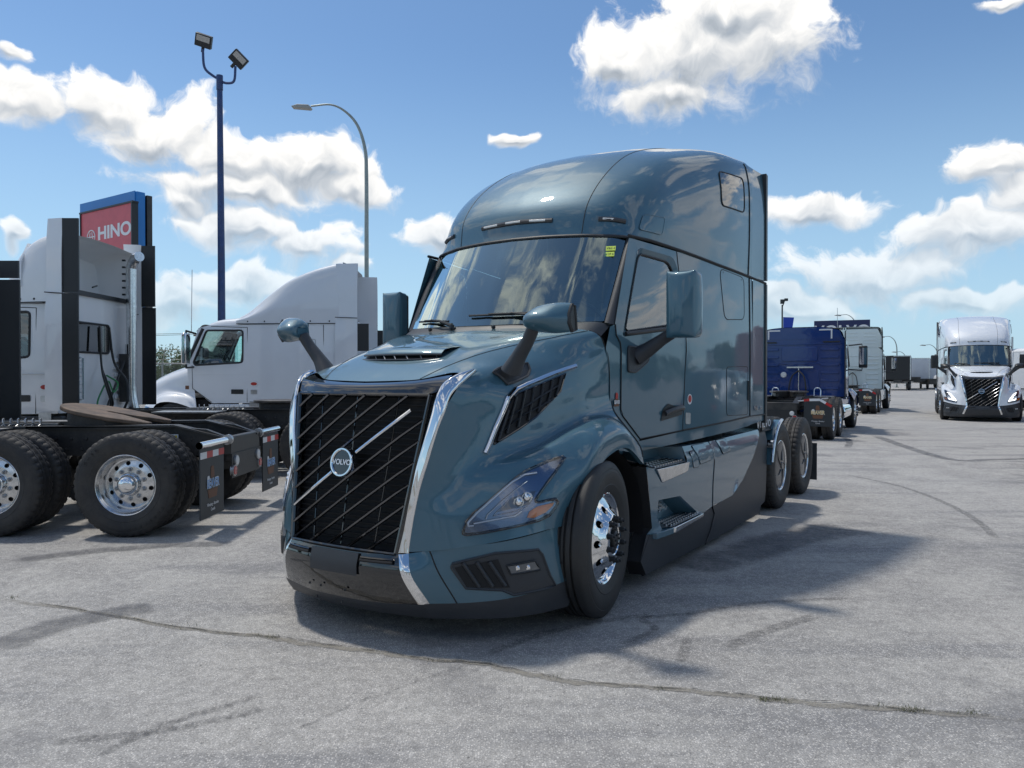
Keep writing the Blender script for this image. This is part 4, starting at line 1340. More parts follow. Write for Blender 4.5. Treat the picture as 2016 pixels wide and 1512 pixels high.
        def hs(y, w, z0, z1, fx, bx):
            zc = (z0 + z1) / 2
            return [(bx, y, z0 + .01), (bx + .02, y, z1 - .005), (zc * 0 + (fx + bx) / 2, y, z1), (fx - .02, y, zc + .02), (fx - .02, y, zc - .03), ((fx + bx) / 2, y, z0), (bx, y, z0 + .01)]
        secs = [(.975, 0, 1.875, 1.925, .56, .43), (.985, 0, 1.85, 1.955, .60, .41), (1.04, 0, 1.835, 1.985, .62, .40), (1.13, 0, 1.825, 1.995, .60, .395), (1.19, 0, 1.828, 1.995, .55, .39), (1.235, 0, 1.835, 1.99, .50, .39)]
        rows = [[(x, y * s, z) for x, y, z in hs(*q)] for q in secs]
        mk('mirror_housing', weld(Net(rows).grid(0, 5, 20, 0, 6, 30)), mirror_m, hm, sharp=50)
        mk('mirror_cap', cap(rows[0]), mirror_m, hm)
        r5 = rows[-1]
        mk('mirror_rim', G().tube([tuple(p) for p in r5[:-1]], .012, 6, closed=True).add(*cap([(x, y + .004 * s, z) for x, y, z in r5[:-1]])).g, BLACK, hm)
        mk('mirror_glass', G().bx(.385, .389, 1.02 * s, 1.22 * s, 1.85, 1.97).g, CHROME, hm)
        arm = [(.42, .80, 1.60), (.43, .86, 1.69), (.45, .94, 1.79), (.47, .99, 1.87)]
        mk('mirror_arm', oval_tube([(x, y * s, z) for x, y, z in dense(arm, 5)], [(.085, .060), (.055, .045), (.045, .038), (.045, .038)], 5), CHARCOAL, hm, sharp=50)
        (pg, fn) = conform([(.72, .735), (.50, .665), (.22, .80), (.30, .835), (.50, .86)] if False else HMB, bvh, .010, .04, mode='xy')
        mk('mirror_base', ([(x, y * s, z) for x, y, z in pg[0]], pg[1]), CHARCOAL, hm)
        mk('mirror_base', G().tube([(x, y * s, z) for x, y, z in outline_line(HMB, fn, sub=3)], .009, 6, closed=True).g, CHARCOAL, hm)
    # ---- chassis fairings with steps
    for s in (1, -1):
        cf = empty('chassis_fairing', T)
        Y = lambda x, z: (1.205 + .0 * x - .05 * max(0, (z - .86) / .14) ** 2) if z > .45 else 1.205 - .03 * max(0, (.40 - z) / .35) ** 2
        fy = lambda off=0.: (lambda a, c: (a, (Y(a, c) + off) * s, c))
        blue_f = [(-.795, .905), (-.90, .44), (-.795, .410), (-1.20, .345), (-2.01, .362), (-2.345, .395), (-2.36, .60), (-2.40, .80), (-2.345, .975), (-1.66, .985), (-1.68, .785), (-1.08, .76), (-.955, .875)]
        blue_r = [(-2.355, .975), (-2.41, .80), (-2.37, .60), (-2.36, .395), (-2.98, .408), (-3.34, .517), (-3.75, .721), (-4.10, .984)]
        mk('fairing_panel', panel(blue_f, [[( -1.0, .50), (-1.03, .63), (-1.50, .60), (-1.94, .40), (-1.10, .40)]], fy(), .12), skirt_m, cf, sharp=50)
        mk('fairing_panel', panel(blue_r, [], fy(), .12), skirt_m, cf, sharp=50)
        lo_f = [(-.80, .405), (-1.20, .34), (-2.01, .357), (-2.345, .39), (-2.41, .315), (-2.33, .18), (-2.23, .075), (-.84, .10), (-.70, .23)]
        lo_r = [(-2.355, .39), (-2.98, .403), (-3.34, .512), (-3.75, .716), (-4.10, .98), (-4.34, .97), (-4.30, .166), (-4.138, .142), (-4.138, .055), (-2.24, .075), (-2.34, .18), (-2.42, .315)]
        mk('lower_fairing', panel(lo_f, [], fy(-.004), .12), lower_m, cf, sharp=50)
        mk('lower_fairing', panel(lo_r, [], fy(-.004), .12), lower_m, cf, sharp=50)
        # raised charcoal band
        bd = [(-2.36, .385), (-2.98, .398), (-3.36, .51), (-3.77, .71), (-4.10, .965), (-4.20, .96), (-3.86, .66), (-3.45, .42), (-3.05, .31), (-2.42, .30)]
        mk('skirt_rubber', G().tube([fy(-.02)(x, z) for x, z in [(-.82, .105), (-2.25, .075), (-4.13, .06)]], .012, 6).g, BLACK, cf)
        mk('fairing_gap', G().tube([fy(.0)(x, z) for x, z in [(-2.34, .975), (-2.405, .80), (-2.365, .60), (-2.35, .39), (-2.415, .315), (-2.335, .18), (-2.23, .07)]], .006, 6).g, SEAM, cf)
        tr = [fy()(x, z) for x, z in [(-1.66, .985), (-2.345, .975), (-4.10, .984), (-4.34, .97)]]
        g = G(); g.add(tr + [(x, y - .30 * s, z + .012) for x, y, z in tr], [(0, 1, 5, 4), (1, 2, 6, 5), (2, 3, 7, 6)])
        mk('fairing_top', g.g, P, cf)
        # front return face into the wheel arch
        fr_ = [fy()(x, z) for x, z in [(-.955, .875), (-.795, .905), (-.90, .44), (-.70, .23), (-.84, .10)]]
        g = G(); fr_ = fr_[1:]; g.add(fr_ + [(x + .03, y - .12 * s, z) for x, y, z in fr_], [(0, 1, 5, 4), (1, 2, 6, 5), (2, 3, 7, 6)])
        mk('fairing_return', g.g, DARK, cf)
        # upper recess facets
        q = [(-.80, .92), (-.955, .875), (-1.08, .76), (-1.68, .785), (-1.66, .985), (-1.15, 1.02), (-.77, 1.0)]
        g = G(); fo = [fy()(x, z) for x, z in q]; fi = [(x, (.98) * s, min(z + .02, 1.01)) for x, z in [(-.85, .93), (-.95, .90), (-1.10, .88), (-1.60, .88), (-1.58, .98), (-1.15, 1.0), (-.85, 1.0)]]
        n = len(q); g.add(fo + fi, [(i, (i + 1) % n, n + (i + 1) % n, n + i) for i in range(n) if i not in (5,)] + [tuple(range(n, 2 * n))])
        mk('step_recess', g.g, skirt_m, cf, sharp=20)
        # upper step: bright tread and face
        def step(name_, fx0, fx1, zt_, zb_, yo, yi, bot):
            st_ = empty('step', cf) if False else None
            return None
        mk('step_face', G().prism([(-.965, .868), (-1.688, .860), (-1.688, .785), (-1.62, .775), (-1.10, .752)], lambda a, c: (a, 1.20 * s, c), lambda a, c: (a, (1.222 if c > .8 else 1.209) * s, c)).g, ALU, cf, bevel=.006)
        mk('step_tread', G().add([(x, y * s, z) for x, y, z in [(-.89, 1.03, .895), (-.965, 1.212, .874), (-1.685, 1.212, .866), (-1.62, 1.03, .888)]], [(0, 1, 2, 3)]).g, ALU_DULL, cf)
        step_grip(cf, s, [(-.93, 1.05), (-.99, 1.19), (-1.66, 1.19), (-1.60, 1.05)], .889, .873)
        # lower step and its recess
        q = [(-1.0, .50), (-1.03, .63), (-1.50, .60), (-1.94, .40), (-1.10, .40)]
        fo = [fy()(x, z) for x, z in q]; fi = [(x, 1.07 * s, z) for x, z in [(-1.10, .47), (-1.13, .60), (-1.42, .58), (-1.74, .405), (-1.25, .405)]]
        g = G(); n = len(q); g.add(fo + fi, [(i, (i + 1) % n, n + (i + 1) % n, n + i) for i in range(n)] + [tuple(range(n, 2 * n))])
        mk('step_recess', g.g, skirt_m, cf, sharp=20)
        mk('step_face', G().prism([(-1.20, 1.215), (-1.24, 1.268), (-1.93, 1.262), (-1.99, 1.205), (-1.96, 1.19), (-1.20, 1.19)], lambda a, c: (a, c * s, .352 if a > -1.9 else .372), lambda a, c: (a, c * s, .398)).g, ALU, cf, bevel=.005)
        mk('step_base', G().prism([(-.90, 1.10), (-.93, 1.235), (-1.20, 1.266), (-1.20, 1.10)], lambda a, c: (a, c * s, .352), lambda a, c: (a, c * s, .40)).g, skirt_m, cf, bevel=.005)
        mk('step_tread', G().add([(x, y * s, z) for x, y, z in [(-1.26, 1.065, .409), (-1.10, 1.20, .407), (-1.22, 1.258, .406), (-1.92, 1.25, .406), (-1.96, 1.20, .407), (-1.76, 1.075, .409)]], [(0, 1, 2, 3, 4, 5)]).g, ALU_DULL, cf)
        step_grip(cf, s, [(-1.30, 1.08), (-1.17, 1.245), (-1.90, 1.235), (-1.74, 1.085)], .409, .408)
        # treadplate insert on the recess back
        g = G()
        for i in range(5):
            for j in range(4):
                x = -1.10 - i * .065; z = .475 + j * .034
                if x < -1.33 and j > 2: continue
                g.tube([(x, 1.080 * s, z), (x - .022, 1.080 * s, z + .016), (x - .05, 1.080 * s, z + .008)], .0055, 5)
        tag(mk('grip_pattern', g.g, ALU_DULL, cf), kind='stuff')
        # small hatches
        for ply in ([(-1.76, .935), (-1.865, .930), (-1.975, .792), (-1.83, .794)], [(-1.87, .975), (-2.18, .972), (-2.30, .82), (-2.01, .808)], [(-2.53, .972), (-2.815, .972), (-2.92, .853), (-2.665, .84)]):
            pp = rounded(ply, .015, 3)
            mk('hatch', panel(pp, [], fy(.004), .08), skirt_m, cf)
            mk('hatch_gap', G().tube([fy(.0)(*p) for p in pp], .0045, 6, closed=True).g, SEAM, cf)
    # ---- chassis behind the cab
    ch = empty('chassis', T)
    for s in (1, -1):
        mk('frame_rail', G().bx(-7.2, .6, .38 * s, .46 * s, .72, .98).g, FRAME, ch)
        mk('rear_wheel_fender', weld(fender_quarter(-4.95, .0, s)), P if hero else CHARCOAL, T)
        g = G(); 
        mk('fender_edge', G().tube([(-4.95 + .60 * math.cos(a), 1.255 * s, .52 + .55 * math.sin(a)) for a in np.linspace(.15, 1.35, 10)], .018, 8).g, ALU, T)
        mud_flap(T, -7.02, .93 * s, .10, .62, .62, with_text=False)
    for x_ in (-.3, -2.5, -4.3, -5.6, -7.18): mk('cross_member', G().bx(x_ - .05, x_ + .05, -.42, .42, .74, .96).g, FRAME, ch)
    mk('deck_plate', G().bx(-4.75, -3.75, -.65, .65, .98, 1.0).g, ALU_DULL, ch)
    # fender shroud with lettering ahead of the drive wheels
    mk('wheel_shroud', G().prism([(-4.14, 1.20), (-4.86, 1.20), (-4.90, 1.10), (-4.14, 1.10)], lambda a, c: (a, c, .955), lambda a, c: (a, c, .96)).g, BLACK, T)
    mk('rear_shroud_panel', G().bx(-4.16, -4.165, .30, 1.19, .955, 1.10).g, BLACK, T)
    o = mk('shroud_plate', G().bx(-4.75, -4.10, 1.165, 1.175, .965, 1.10).g, BLACK, T)
    text('lettering', 'VOLVO', .11, WHITETAPE, T, (-4.30, 1.178, 1.03), frame_rot((-1, 0, 0), (0, 0, 1)), .001, sx=1.35, spacing=1.35, bold=.002)
    mk('exhaust_tip', G().lathe([(.045, 0), (.05, .0), (.05, .16), (.045, .16), (.042, 0)], 20, 'y', c=(-4.40, 1.10, .80)).g, CHROME, T)
    mk('fuel_tank', G().lathe([(0, -3.9), (.27, -3.9), (.30, -3.87), (.30, -2.2), (.27, -2.17), (0, -2.17)], 24, 'x', c=(0, .80, .52)).lathe([(0, -3.9), (.27, -3.9), (.30, -3.87), (.30, -2.2), (.27, -2.17), (0, -2.17)], 24, 'x', c=(0, -.80, .52)).g, ALU, T)
    fifth_wheel(T, (-5.55, 0, 1.02))
    # ---- wheels
    steer_wheel(T, (-.10, 1.235, .508), 1, steer); steer_wheel(T, (-.10, -1.235, .508), -1, steer)
    mk('front_axle', G().tube([(0, -.95, .508), (0, 0, .42), (0, .95, .508)], .06).g, FRAME, T)
    mk('axle_housing', G().tube([(-4.95, -.95, .508), (-4.95, .95, .508)], .10).tube([(-6.27, -.95, .508), (-6.27, .95, .508)], .10).lathe([(0, -.22), (.2, -.15), (.24, 0), (.2, .15), (0, .22)], 16, 'x', c=(-4.95, 0, .508)).g, FRAME, T)
    for x_ in (-4.95, -6.27):
        for s in (1, -1): dual_wheel(T, (x_, 1.24 * s, .508), s, cover=True, drive=True)
    # dark blocks standing in for the shade under the engine bay
    mk('engine_bay_shade', G().bx(-.6, .75, -.55, .55, .45, 1.35).g, DARK, T)
    mk('engine_bay_shade', G().bx(.2, .85, -.50, .50, .30, .60).g, DARK, T)
    return T


def conform_pt(bvh, a, b, off, mode='yz'):
    if mode == 'yz': h = bvh.ray_cast(Vector((3, a, b)), Vector((-1, 0, 0))); ax = 0
    elif mode == 'xz': h = bvh.ray_cast(Vector((a, 3, b)), Vector((0, -1, 0))); ax = 1
    else: h = bvh.ray_cast(Vector((a, b, 5)), Vector((0, 0, -1))); ax = 2
    if h[0] is None:
        q = {0: Vector((1, a, b)), 1: Vector((a, 1.1, b)), 2: Vector((a, b, 1.8))}[ax]
        h = bvh.find_nearest(q)
    nn = h[1]
    if nn[ax] < 0: nn = -nn
    p = h[0] + nn * off
    return (p.x, p.y, p.z)


def bar_geo(pts, w, h):
    """bar of lens-shaped section along a polyline: half width w (in plane), height h"""
    pts = [Vector(p) for p in pts]; n = len(pts)
    c = sum(pts, Vector()) / n
    # outward direction: away from the vehicle centreline / forwards
    V = []
    for i, p in enumerate(pts):
        t = (pts[min(i + 1, n - 1)] - pts[max(i - 1, 0)]).normalized()
        out = Vector((1 if p.x > .3 else .25, (1 if p.y > 0 else -1) * (.35 if abs(p.y) < .6 and p.x > .5 else 1.0) if abs(p.y) > .02 else 0, 0))
        if abs(p.y) < .45 and p.x > .8: out = Vector((1, 0, .1))
        out = (out - t * out.dot(t)).normalized()
        sd = t.cross(out).normalized()
        for (a, b) in ((-1, 0), (-.75, .6), (0, 1), (.75, .6), (1, 0)):
            V.append(p + sd * w * a + out * h * b)
        V.append(p - out * h * .6)
    F = []
    for i in range(n - 1):
        for k in range(6): F.append((i * 6 + k, i * 6 + (k + 1) % 6, (i + 1) * 6 + (k + 1) % 6, (i + 1) * 6 + k))
    F.append(tuple(range(6))[::-1]); F.append(tuple((n - 1) * 6 + k for k in range(6)))
    return V, F


def oval_tube(pts, rad, k):
    """tube with a flattened section, radii interpolated along the length"""
    pts = [Vector(p) for p in pts]; n = len(pts); V = []
    for i, p in enumerate(pts):
        t = (pts[min(i + 1, n - 1)] - pts[max(i - 1, 0)]).normalized()
        f = i / (n - 1) * (len(rad) - 1); j = min(int(f), len(rad) - 2); f -= j
        ra = rad[j][0] * (1 - f) + rad[j + 1][0] * f; rb = rad[j][1] * (1 - f) + rad[j + 1][1] * f
        a = Vector((1, 0, 0)); a = (a - t * a.dot(t)).normalized(); b = t.cross(a)
        for q in range(14):
            an = 2 * math.pi * q / 14
            V.append(p + a * math.cos(an) * ra + b * math.sin(an) * rb)
    F = [(i * 14 + q, i * 14 + (q + 1) % 14, (i + 1) * 14 + (q + 1) % 14, (i + 1) * 14 + q) for i in range(n - 1) for q in range(14)]
    F += [tuple(range(14))[::-1], tuple((n - 1) * 14 + q for q in range(14))]
    return V, F


def step_grip(parent, s, quad, z0, z1):
    g = G()
    A, B_, C_, D_ = [Vector(q) for q in quad]
    nx, ny = 12, 4
    for i in range(nx):
        for j in range(ny):
            u = (i + .5 + (.25 if j % 2 else -.25)) / nx; v = (j + .5) / ny
            p = (A * (1 - v) + B_ * v) * (1 - u) + (D_ * (1 - v) + C_ * v) * u
            z = z0 * (1 - v) + z1 * v
            g.box((p.x, p.y * s, z + .003), (.034, .016, .008))
    tag(mk('tread_pattern', g.g, PIANO, parent), kind='stuff')
    g = G()
    for i in range(nx):
        for j in range(ny):
            u = (i + .5 + (.25 if j % 2 else -.25)) / nx; v = (j + .5) / ny
            p = (A * (1 - v) + B_ * v) * (1 - u) + (D_ * (1 - v) + C_ * v) * u
            z = z0 * (1 - v) + z1 * v
            g.box((p.x, p.y * s + .008 * s, z + .006), (.022, .005, .008))
    tag(mk('tread_pattern', g.g, CHROME, parent), kind='stuff')


def fender_quarter(x, y, s):
    V = []; n = 12
    for i in range(n):
        a = .10 + 1.25 * i / (n - 1)
        for yy in (.62, 1.25):
            V.append((x + .60 * math.cos(a) if True else 0, yy * s, .52 + .55 * math.sin(a)))
    F = [(i * 2, i * 2 + 1, i * 2 + 3, i * 2 + 2) for i in range(n - 1)]
    g = G().add(V, F)
    # outer skirt of the fender in front of the wheel
    ar = [(x + .60 * math.cos(a), .52 + .55 * math.sin(a)) for a in np.linspace(.10, 1.35, 12)]
    return g.g


def fifth_wheel(parent, c, m=None, tilt=.0):
    """slotted coupling plate on its brackets"""
    m = m or GREASE
    f = empty('fifth_wheel', parent, c)
    f.rotation_euler = (0, tilt, 0)
    out = [(.46, y) for y in (-.25, .25)]
    P_ = []
    for a in np.linspace(-math.pi * .52, math.pi * .52, 21): P_.append((.05 + .43 * math.cos(a), .47 * math.sin(a)))
    P_ += [(-.22, .46), (-.58, .30), (-.60, .22), (-.20, .055), (-.02, .05), (.03, 0), (-.02, -.05), (-.20, -.055), (-.60, -.22), (-.58, -.30), (-.22, -.46)]
    g = G(); g.xy(P_, .0, .045)
    mk('coupling_plate', g.g, m, f, bevel=.01)
    mk('skirt', G().xy([(x * .82, y * .86) for x, y in P_], -.10, -.003).g, FRAME, f)
    for s in (1, -1):
        mk('pivot_bracket', G().xz([(-.16, -.003), (.16, -.003), (.26, -.15), (-.26, -.15)], .30 * s, .40 * s).g, FRAME, f)
    return f
# ------------------------------------------------------------------ the older tractors standing round it (origin on the ground between the two drive axles)


def tail_end(T, x_front=2.0, flap='square', flap_logo='blue', cover=False, x_rear=-1.42, fw=RUST, fw_x=.12, fw_tilt=0.0, flap_x=-1.40, lights=True, rim=None, yflap=.93, flap_z=(.17, .84)):
    ch = empty('chassis', T)
    for s in (1, -1):
        # rails with the tapered, dished tail
        mk('frame_rail', G().xz([(x_front, .98), (x_front, .72), (-1.10, .72), (x_rear, .74), (x_rear, .90), (-1.15, 1.0), (-.9, 1.02)], .39 * s, .455 * s).g, FRAME, ch)
        mk('rail_flange', G().xz([(x_front, .985), (-.85, 1.025), (x_rear - .01, .885), (x_rear - .01, .905), (-.83, 1.05), (x_front, 1.005)], .35 * s, .50 * s).g, FRAME, ch)
        g = G()
        for x in np.arange(-1.0, x_front, .16): g.lathe([(0, .012), (.014, .01), (.018, 0)], 8, 'y', c=(x, .455 * s if s > 0 else -.467, .90)).lathe([(0, .012), (.014, .01), (.018, 0)], 8, 'y', c=(x + .05, .455 * s if s > 0 else -.467, .79))
        tag(mk('bolt_row', g.g, FRAME, ch), kind='stuff')
    mk('rear_cross_member', G().bx(x_rear, x_rear + .09, -.40, .40, .66, .92).g, FRAME, ch, bevel=.01)
    for x in (-.66, .0, .66, 1.6): mk('cross_member', G().bx(x - .06, x + .06, -.39, .39, .75, .95).g, FRAME, ch)
    for x in (-.66, .66):
        mk('axle_housing', G().tube([(x, -.95, .508), (x, .95, .508)], .09).lathe([(0, -.24), (.18, -.16), (.23, 0), (.18, .16), (0, .24)], 16, 'x', c=(x, 0, .508)).g, FRAME, ch)
        for s in (1, -1):
            mk('air_spring', G().lathe([(.0, .0), (.12, .0), (.14, .05), (.13, .1), (.14, .16), (.12, .22), (0, .22)], 14, 'z', c=(x - .28, .62 * s, .46)).g, HOSE, ch)
            mk('spring_arm', G().box((x, .62 * s, .66), (.8, .09, .05)).g, FRAME, ch)
    mk('air_tank', G().lathe([(0, -.45), (.1, -.43), (.13, -.38), (.13, .38), (.1, .43), (0, .45)], 16, 'x', c=(0, .0, .62)).g, FRAME, ch)
    for s in (1, -1):
        for x in (-.66, .66): dual_wheel(T, (x, 1.22 * s, .508), s, cover=cover, rim_m=rim)
    f = fifth_wheel(T, (fw_x, 0, 1.13), fw, fw_tilt)
    mk('slide_base', G().bx(fw_x - .62, fw_x + .62, -.46, .46, 1.0, 1.03).g, FRAME, f) if False else [mk('slide_base', G().bx(fw_x - .62, fw_x + .62, a_, a_ + .14, 1.005, 1.03).g, FRAME, ch) for a_ in (.36, -.50)]
    # coiled air line and deck plate
    mk('coiled_air_line', G().tube([(fw_x + .5 + .013 * i * .55 * 1.6, .40 + .045 * math.cos(i * .9), 1.07 + .045 * math.sin(i * .9)) for i in range(70)], .006, 5).g, ALU_DULL, ch)
    mk('deck_plate', G().bx(fw_x + .75, fw_x + 1.75, .30, .95, 1.0, 1.02).g, ALU_DULL, ch)
    mk('deck_plate', G().bx(fw_x + .75, fw_x + 1.75, -.95, -.30, 1.0, 1.02).g, ALU_DULL, ch)
    for s in (1, -1):
        if flap == 'square':
            mk('flap_hanger', G().tube([(flap_x, .46 * s, .895), (flap_x, 1.24 * s, .895)], .035, 14, cap=False).g, CHROME, T)
            mk('hanger_clamp', G().tube([(flap_x, .47 * s, .895), (flap_x, .52 * s, .895)], .055, 12).g, ALU_DULL, T)
            mud_flap(T, flap_x, yflap * s, flap_z[0], .86, .60, flap_logo)
        elif flap == 'clipped':
            w = .64
            f = mud_flap(T, flap_x, .92, .35, 1.05, w, flap_logo, clipped=True) if s < 0 else None
            f2 = mud_flap(T, flap_x, -.92, .35, 1.05, w, flap_logo, clipped=True) if s < 0 else None
            if f2: pass
            mk('flap_hanger', G().tube([(flap_x + .02, .46 * s, .95), (flap_x + .02, 1.15 * s, 1.03)], .018, 8).g, ALU_DULL, T)
    if lights:
        tl = []
        for (y, m, z) in ((.66, RED, .56), (.56, WHITEPL, .66), (-.56, WHITEPL, .66), (-.66, RED, .56)):
            o = mk('tail_lamp', G().lathe([(0, -.025), (.045, -.022), (.052, -.010)], 20, 'x', c=(x_rear - .012, y * .62, z)).g, m, T)
            mk('lamp_ring', G().lathe([(.050, -.016), (.060, -.016), (.062, .02)], 20, 'x', c=(x_rear - .012, y * .62, z)).g, ALU_DULL, o)
        mk('lamp_bracket', G().bx(x_rear - .012, x_rear + .0, -.46, .46, .48, .74).g, BLACK, T)
    return ch


def rear_ribs(T, x, P, z0, z1, w, name='wall_rib'):
    """pressed ribs of the cab's back panel"""
    n = 6
    for i in range(n):
        z = z0 + (z1 - z0) * (i + .5) / n
        for s in (1, -1):
            mk(name, G().bx(x - .030, x, s * w * .50, s * w * .92, z - .035, z + .035).g, P, T, bevel=.012)


def old_truck(loc, rz, label, P, sleeper=2.04, roof=None, cr=1.55, roof_z=2.85, ext_black=.24, group=None, chrome_mirror=False, top_z=None, **k):
    """conventional tractor: hood, cab, sleeper of the given depth, roof fairing ('high', 'low', 'cap')"""
    T = empty('tractor_unit', None, loc, rz, label, 'truck', group)
    tail_end(T, x_front=cr + 1.2 + sleeper * .3, **k)
    zb = 1.0
    dr, df = cr + sleeper, cr + sleeper + 1.20          # door rear and front
    wb_, vis = df + .10, df - .10
    W1, W2 = 1.02, 1.20                                  # half widths at door and sleeper
    def w_at(x): return float(np.interp(x, [cr, cr + .9, dr, df], [W2, W2 - .02, W1 + .07, W1])) if sleeper > 1 else float(np.interp(x, [cr, dr, df], [W1 + .10, W1 + .07, W1]))
    # cab shell as lofted sections
    def section(x, ztop, zc=.16):
        w = w_at(x)
        return [(x, w - .0, zb), (x, w, zb + .55), (x, w - .01, 1.75), (x, w - .035, ztop - zc), (x, w - .10, ztop - .045), (x, w - .28, ztop), (x, w * .4, ztop + .025), (x, 0, ztop + .03)]
    xs = [cr, cr + (dr - cr) * .5, dr, (dr + df) / 2, vis - .25]
    zt = [roof_z, roof_z, roof_z - .02, roof_z - .06, roof_z - .13]
    rows = [section(x, z) for x, z in zip(xs, zt)]
    cabn = Net(rows)
    # side sheet in (x, z) with the door glass cut out, roof from the loft
    win = rounded([(dr + .10, roof_z - .31), (df - .30, roof_z - .31), (df - .02, 1.86), (df - .06, 1.80), (dr + .10, 1.86)], [.06, .05, .03, .03, .06], 3)
    side = [(cr, zb), (df - .42, zb - .02), (df, zb + .30), (wb_ + .0, zb + .50), (wb_ + .02, 1.86), (vis - .02, roof_z - .26), (vis - .25, roof_z - .20), (dr, roof_z - .19), (cr, roof_z - .17)]
    for s in (1, -1):
        fy = lambda off=0.: (lambda a, c: (a, (w_at(a) - .035 * max(0, (c - 1.75) / 1.0) + off) * s, c))
        cs = mk('cab_side', panel(side, [win], fy(), .22), P, T, sharp=50)
        mk('door_glass', panel(win, [], fy(-.02), .3), GLASS, cs)
        mk('window_seal', G().tube([fy(-.004)(*p) for p in win], .022, 6, closed=True).g, BLACK, cs)
        for pl in ([(df, zb + .30), (df + .01, 1.8)], [(dr, zb), (dr, roof_z - .25)], [(dr, roof_z - .25), (vis - .3, roof_z - .22)], [(cr, 1.60), (df, 1.60)], [(df - .42, zb), (df, zb + .30)]):
            mk('panel_gap', G().tube([fy()(*p) for p in pl], .007, 5).g, SEAM if pl[0][1] != 1.60 else P, cs)
        mk('door_handle', panel(rounded([(dr + .08, 1.18), (dr + .35, 1.18), (dr + .35, 1.28), (dr + .08, 1.28)], .02), [], fy(.008), .2), BLACK, cs)
        mk('lock_plate', panel(rounded([(dr - .22, 1.18), (dr - .08, 1.18), (dr - .08, 1.27), (dr - .22, 1.27)], .02), [], fy(.008), .2), ALU_DULL, cs)
        mk('oval_sticker', panel([(dr - .15 + .09 * math.cos(a), 1.40 + .055 * math.sin(a)) for a in np.linspace(0, 6.28, 16, endpoint=False)], [], fy(.006), .2), WHITETAPE, cs)
        mk('oval_sticker', panel([(dr - .15 + .07 * math.cos(a), 1.40 + .035 * math.sin(a)) for a in np.linspace(0, 6.28, 16, endpoint=False)], [], fy(.009), .2), mat('sticker_red', (.45, .03, .02), .5), cs)
        mk('grab_step', panel(rounded([(dr - .25, .90), (dr - .05, .90), (dr - .05, 1.02), (dr - .25, 1.02)], .02), [], fy(.01), .2), ALU_DULL, cs)
        mk('side_skirt', G().xz([(cr - .05, .96), (df - .4, .96), (df - .1, .50), (cr + .3, .45), (cr - .05, .50)], .98 * s, 1.10 * s).g, P if sleeper > 1 else CHARCOAL, T, bevel=.02)
        if sleeper > 1: 
            hw = rounded([(cr + .55, 2.35), (cr + .68, 2.35), (cr + .68, 2.05), (cr + .55, 2.05)], .03)
            mk('hatch_outline', G().tube([fy(.002)(*p) for p in hw], .007, 5, closed=True).g, STEEL, cs)
            mk('panel_gap', G().tube([fy()(*p) for p in [(cr + .36, zb), (cr + .38, roof_z - .2)]], .008, 5).g, SEAM, cs)
    top = Net([[r_[3], r_[4], r_[5], r_[6], r_[7]] for r_ in rows]).grid(0, 4, 12, 0, 4, 10)
    mk('roof', weld(mirror_geo(top)), P, T, sharp=60)
    # windscreen and header
    A = [[(vis - .25, W1 - .10, roof_z - .18), (vis - .18, W1 * .5, roof_z - .12), (vis - .16, 0, roof_z - .11)], [(vis - .12, W1 - .06, roof_z - .27), (vis - .02, W1 * .5, roof_z - .25), (vis, 0, roof_z - .24)], [(wb_ + .02, W1 - .03, 1.86), (wb_ + .15, W1 * .5, 1.90), (wb_ + .18, 0, 1.91)]]
    mk('roof_header', weld(mirror_geo(Net(A[:2]).grid(0, 1, 3, 0, 2, 8))), P, T)
    mk('windscreen', weld(mirror_geo(Net(A[1:]).grid(0, 1, 5, 0, 2, 8))), GLASS_D, T)
    for s in (1, -1): mk('a_pillar', G().tube([(vis - .12, (W1 - .04) * s, roof_z - .27), (wb_ + .02, (W1 - .02) * s, 1.86)], .045, 8).g, BLACK, T)
    mk('sun_visor', weld(mirror_geo(Net([[(vis - .1, W1 - .02, roof_z - .20), (vis + .02, W1 * .5, roof_z - .15), (vis + .06, 0, roof_z - .14)], [(vis + .03, W1 - .02, roof_z - .33), (vis + .15, W1 * .5, roof_z - .31), (vis + .19, 0, roof_z - .30)]]).grid(0, 1, 2, 0, 2, 8))), BLACK, T)
    # hood, nose and fenders
    nx = df + 1.30
    H_ = Net([
        [(nx - .02, 0, 1.18), (nx - .04, .40, 1.16), (nx - .12, .62, 1.05), (nx - .10, .70, .86), (nx - .08, .95, .70), (nx - .22, 1.12, .60)],
        [(nx - .20, 0, 1.48), (nx - .22, .42, 1.45), (nx - .28, .66, 1.32), (nx - .30, .76, 1.05), (nx - .30, 1.02, .90), (nx - .42, 1.20, .70)],
        [(nx - .62, 0, 1.68), (nx - .62, .48, 1.65), (nx - .62, .76, 1.50), (nx - .62, .84, 1.22), (nx - .62, 1.06, 1.13), (nx - .62, 1.21, .98)],
        [(nx - 1.0, 0, 1.80), (nx - 1.0, .55, 1.77), (nx - 1.0, .86, 1.62), (nx - 1.0, .92, 1.24), (nx - 1.0, 1.08, 1.15), (nx - 1.0, 1.21, 1.0)],
        [(nx - 1.30, 0, 1.86), (nx - 1.30, .62, 1.84), (nx - 1.32, .96, 1.72), (nx - 1.34, 1.0, 1.22), (nx - 1.40, 1.10, 1.02), (nx - 1.46, 1.20, .84)],
    ])
    hood = mk('hood', weld(mirror_geo(H_.grid(0, 4, 18, 0, 5, 24))), P, T, sharp=50)
    mk('grille', G().bx(nx - .10, nx - .03, -.52, .52, .62, 1.12).g, BLACK, T, bevel=.02)
    mk('grille_strip', G().tube([(nx - .02, -.46, .66), (nx - .02, .46, 1.08)], .02, 6).g, CHROME, T)
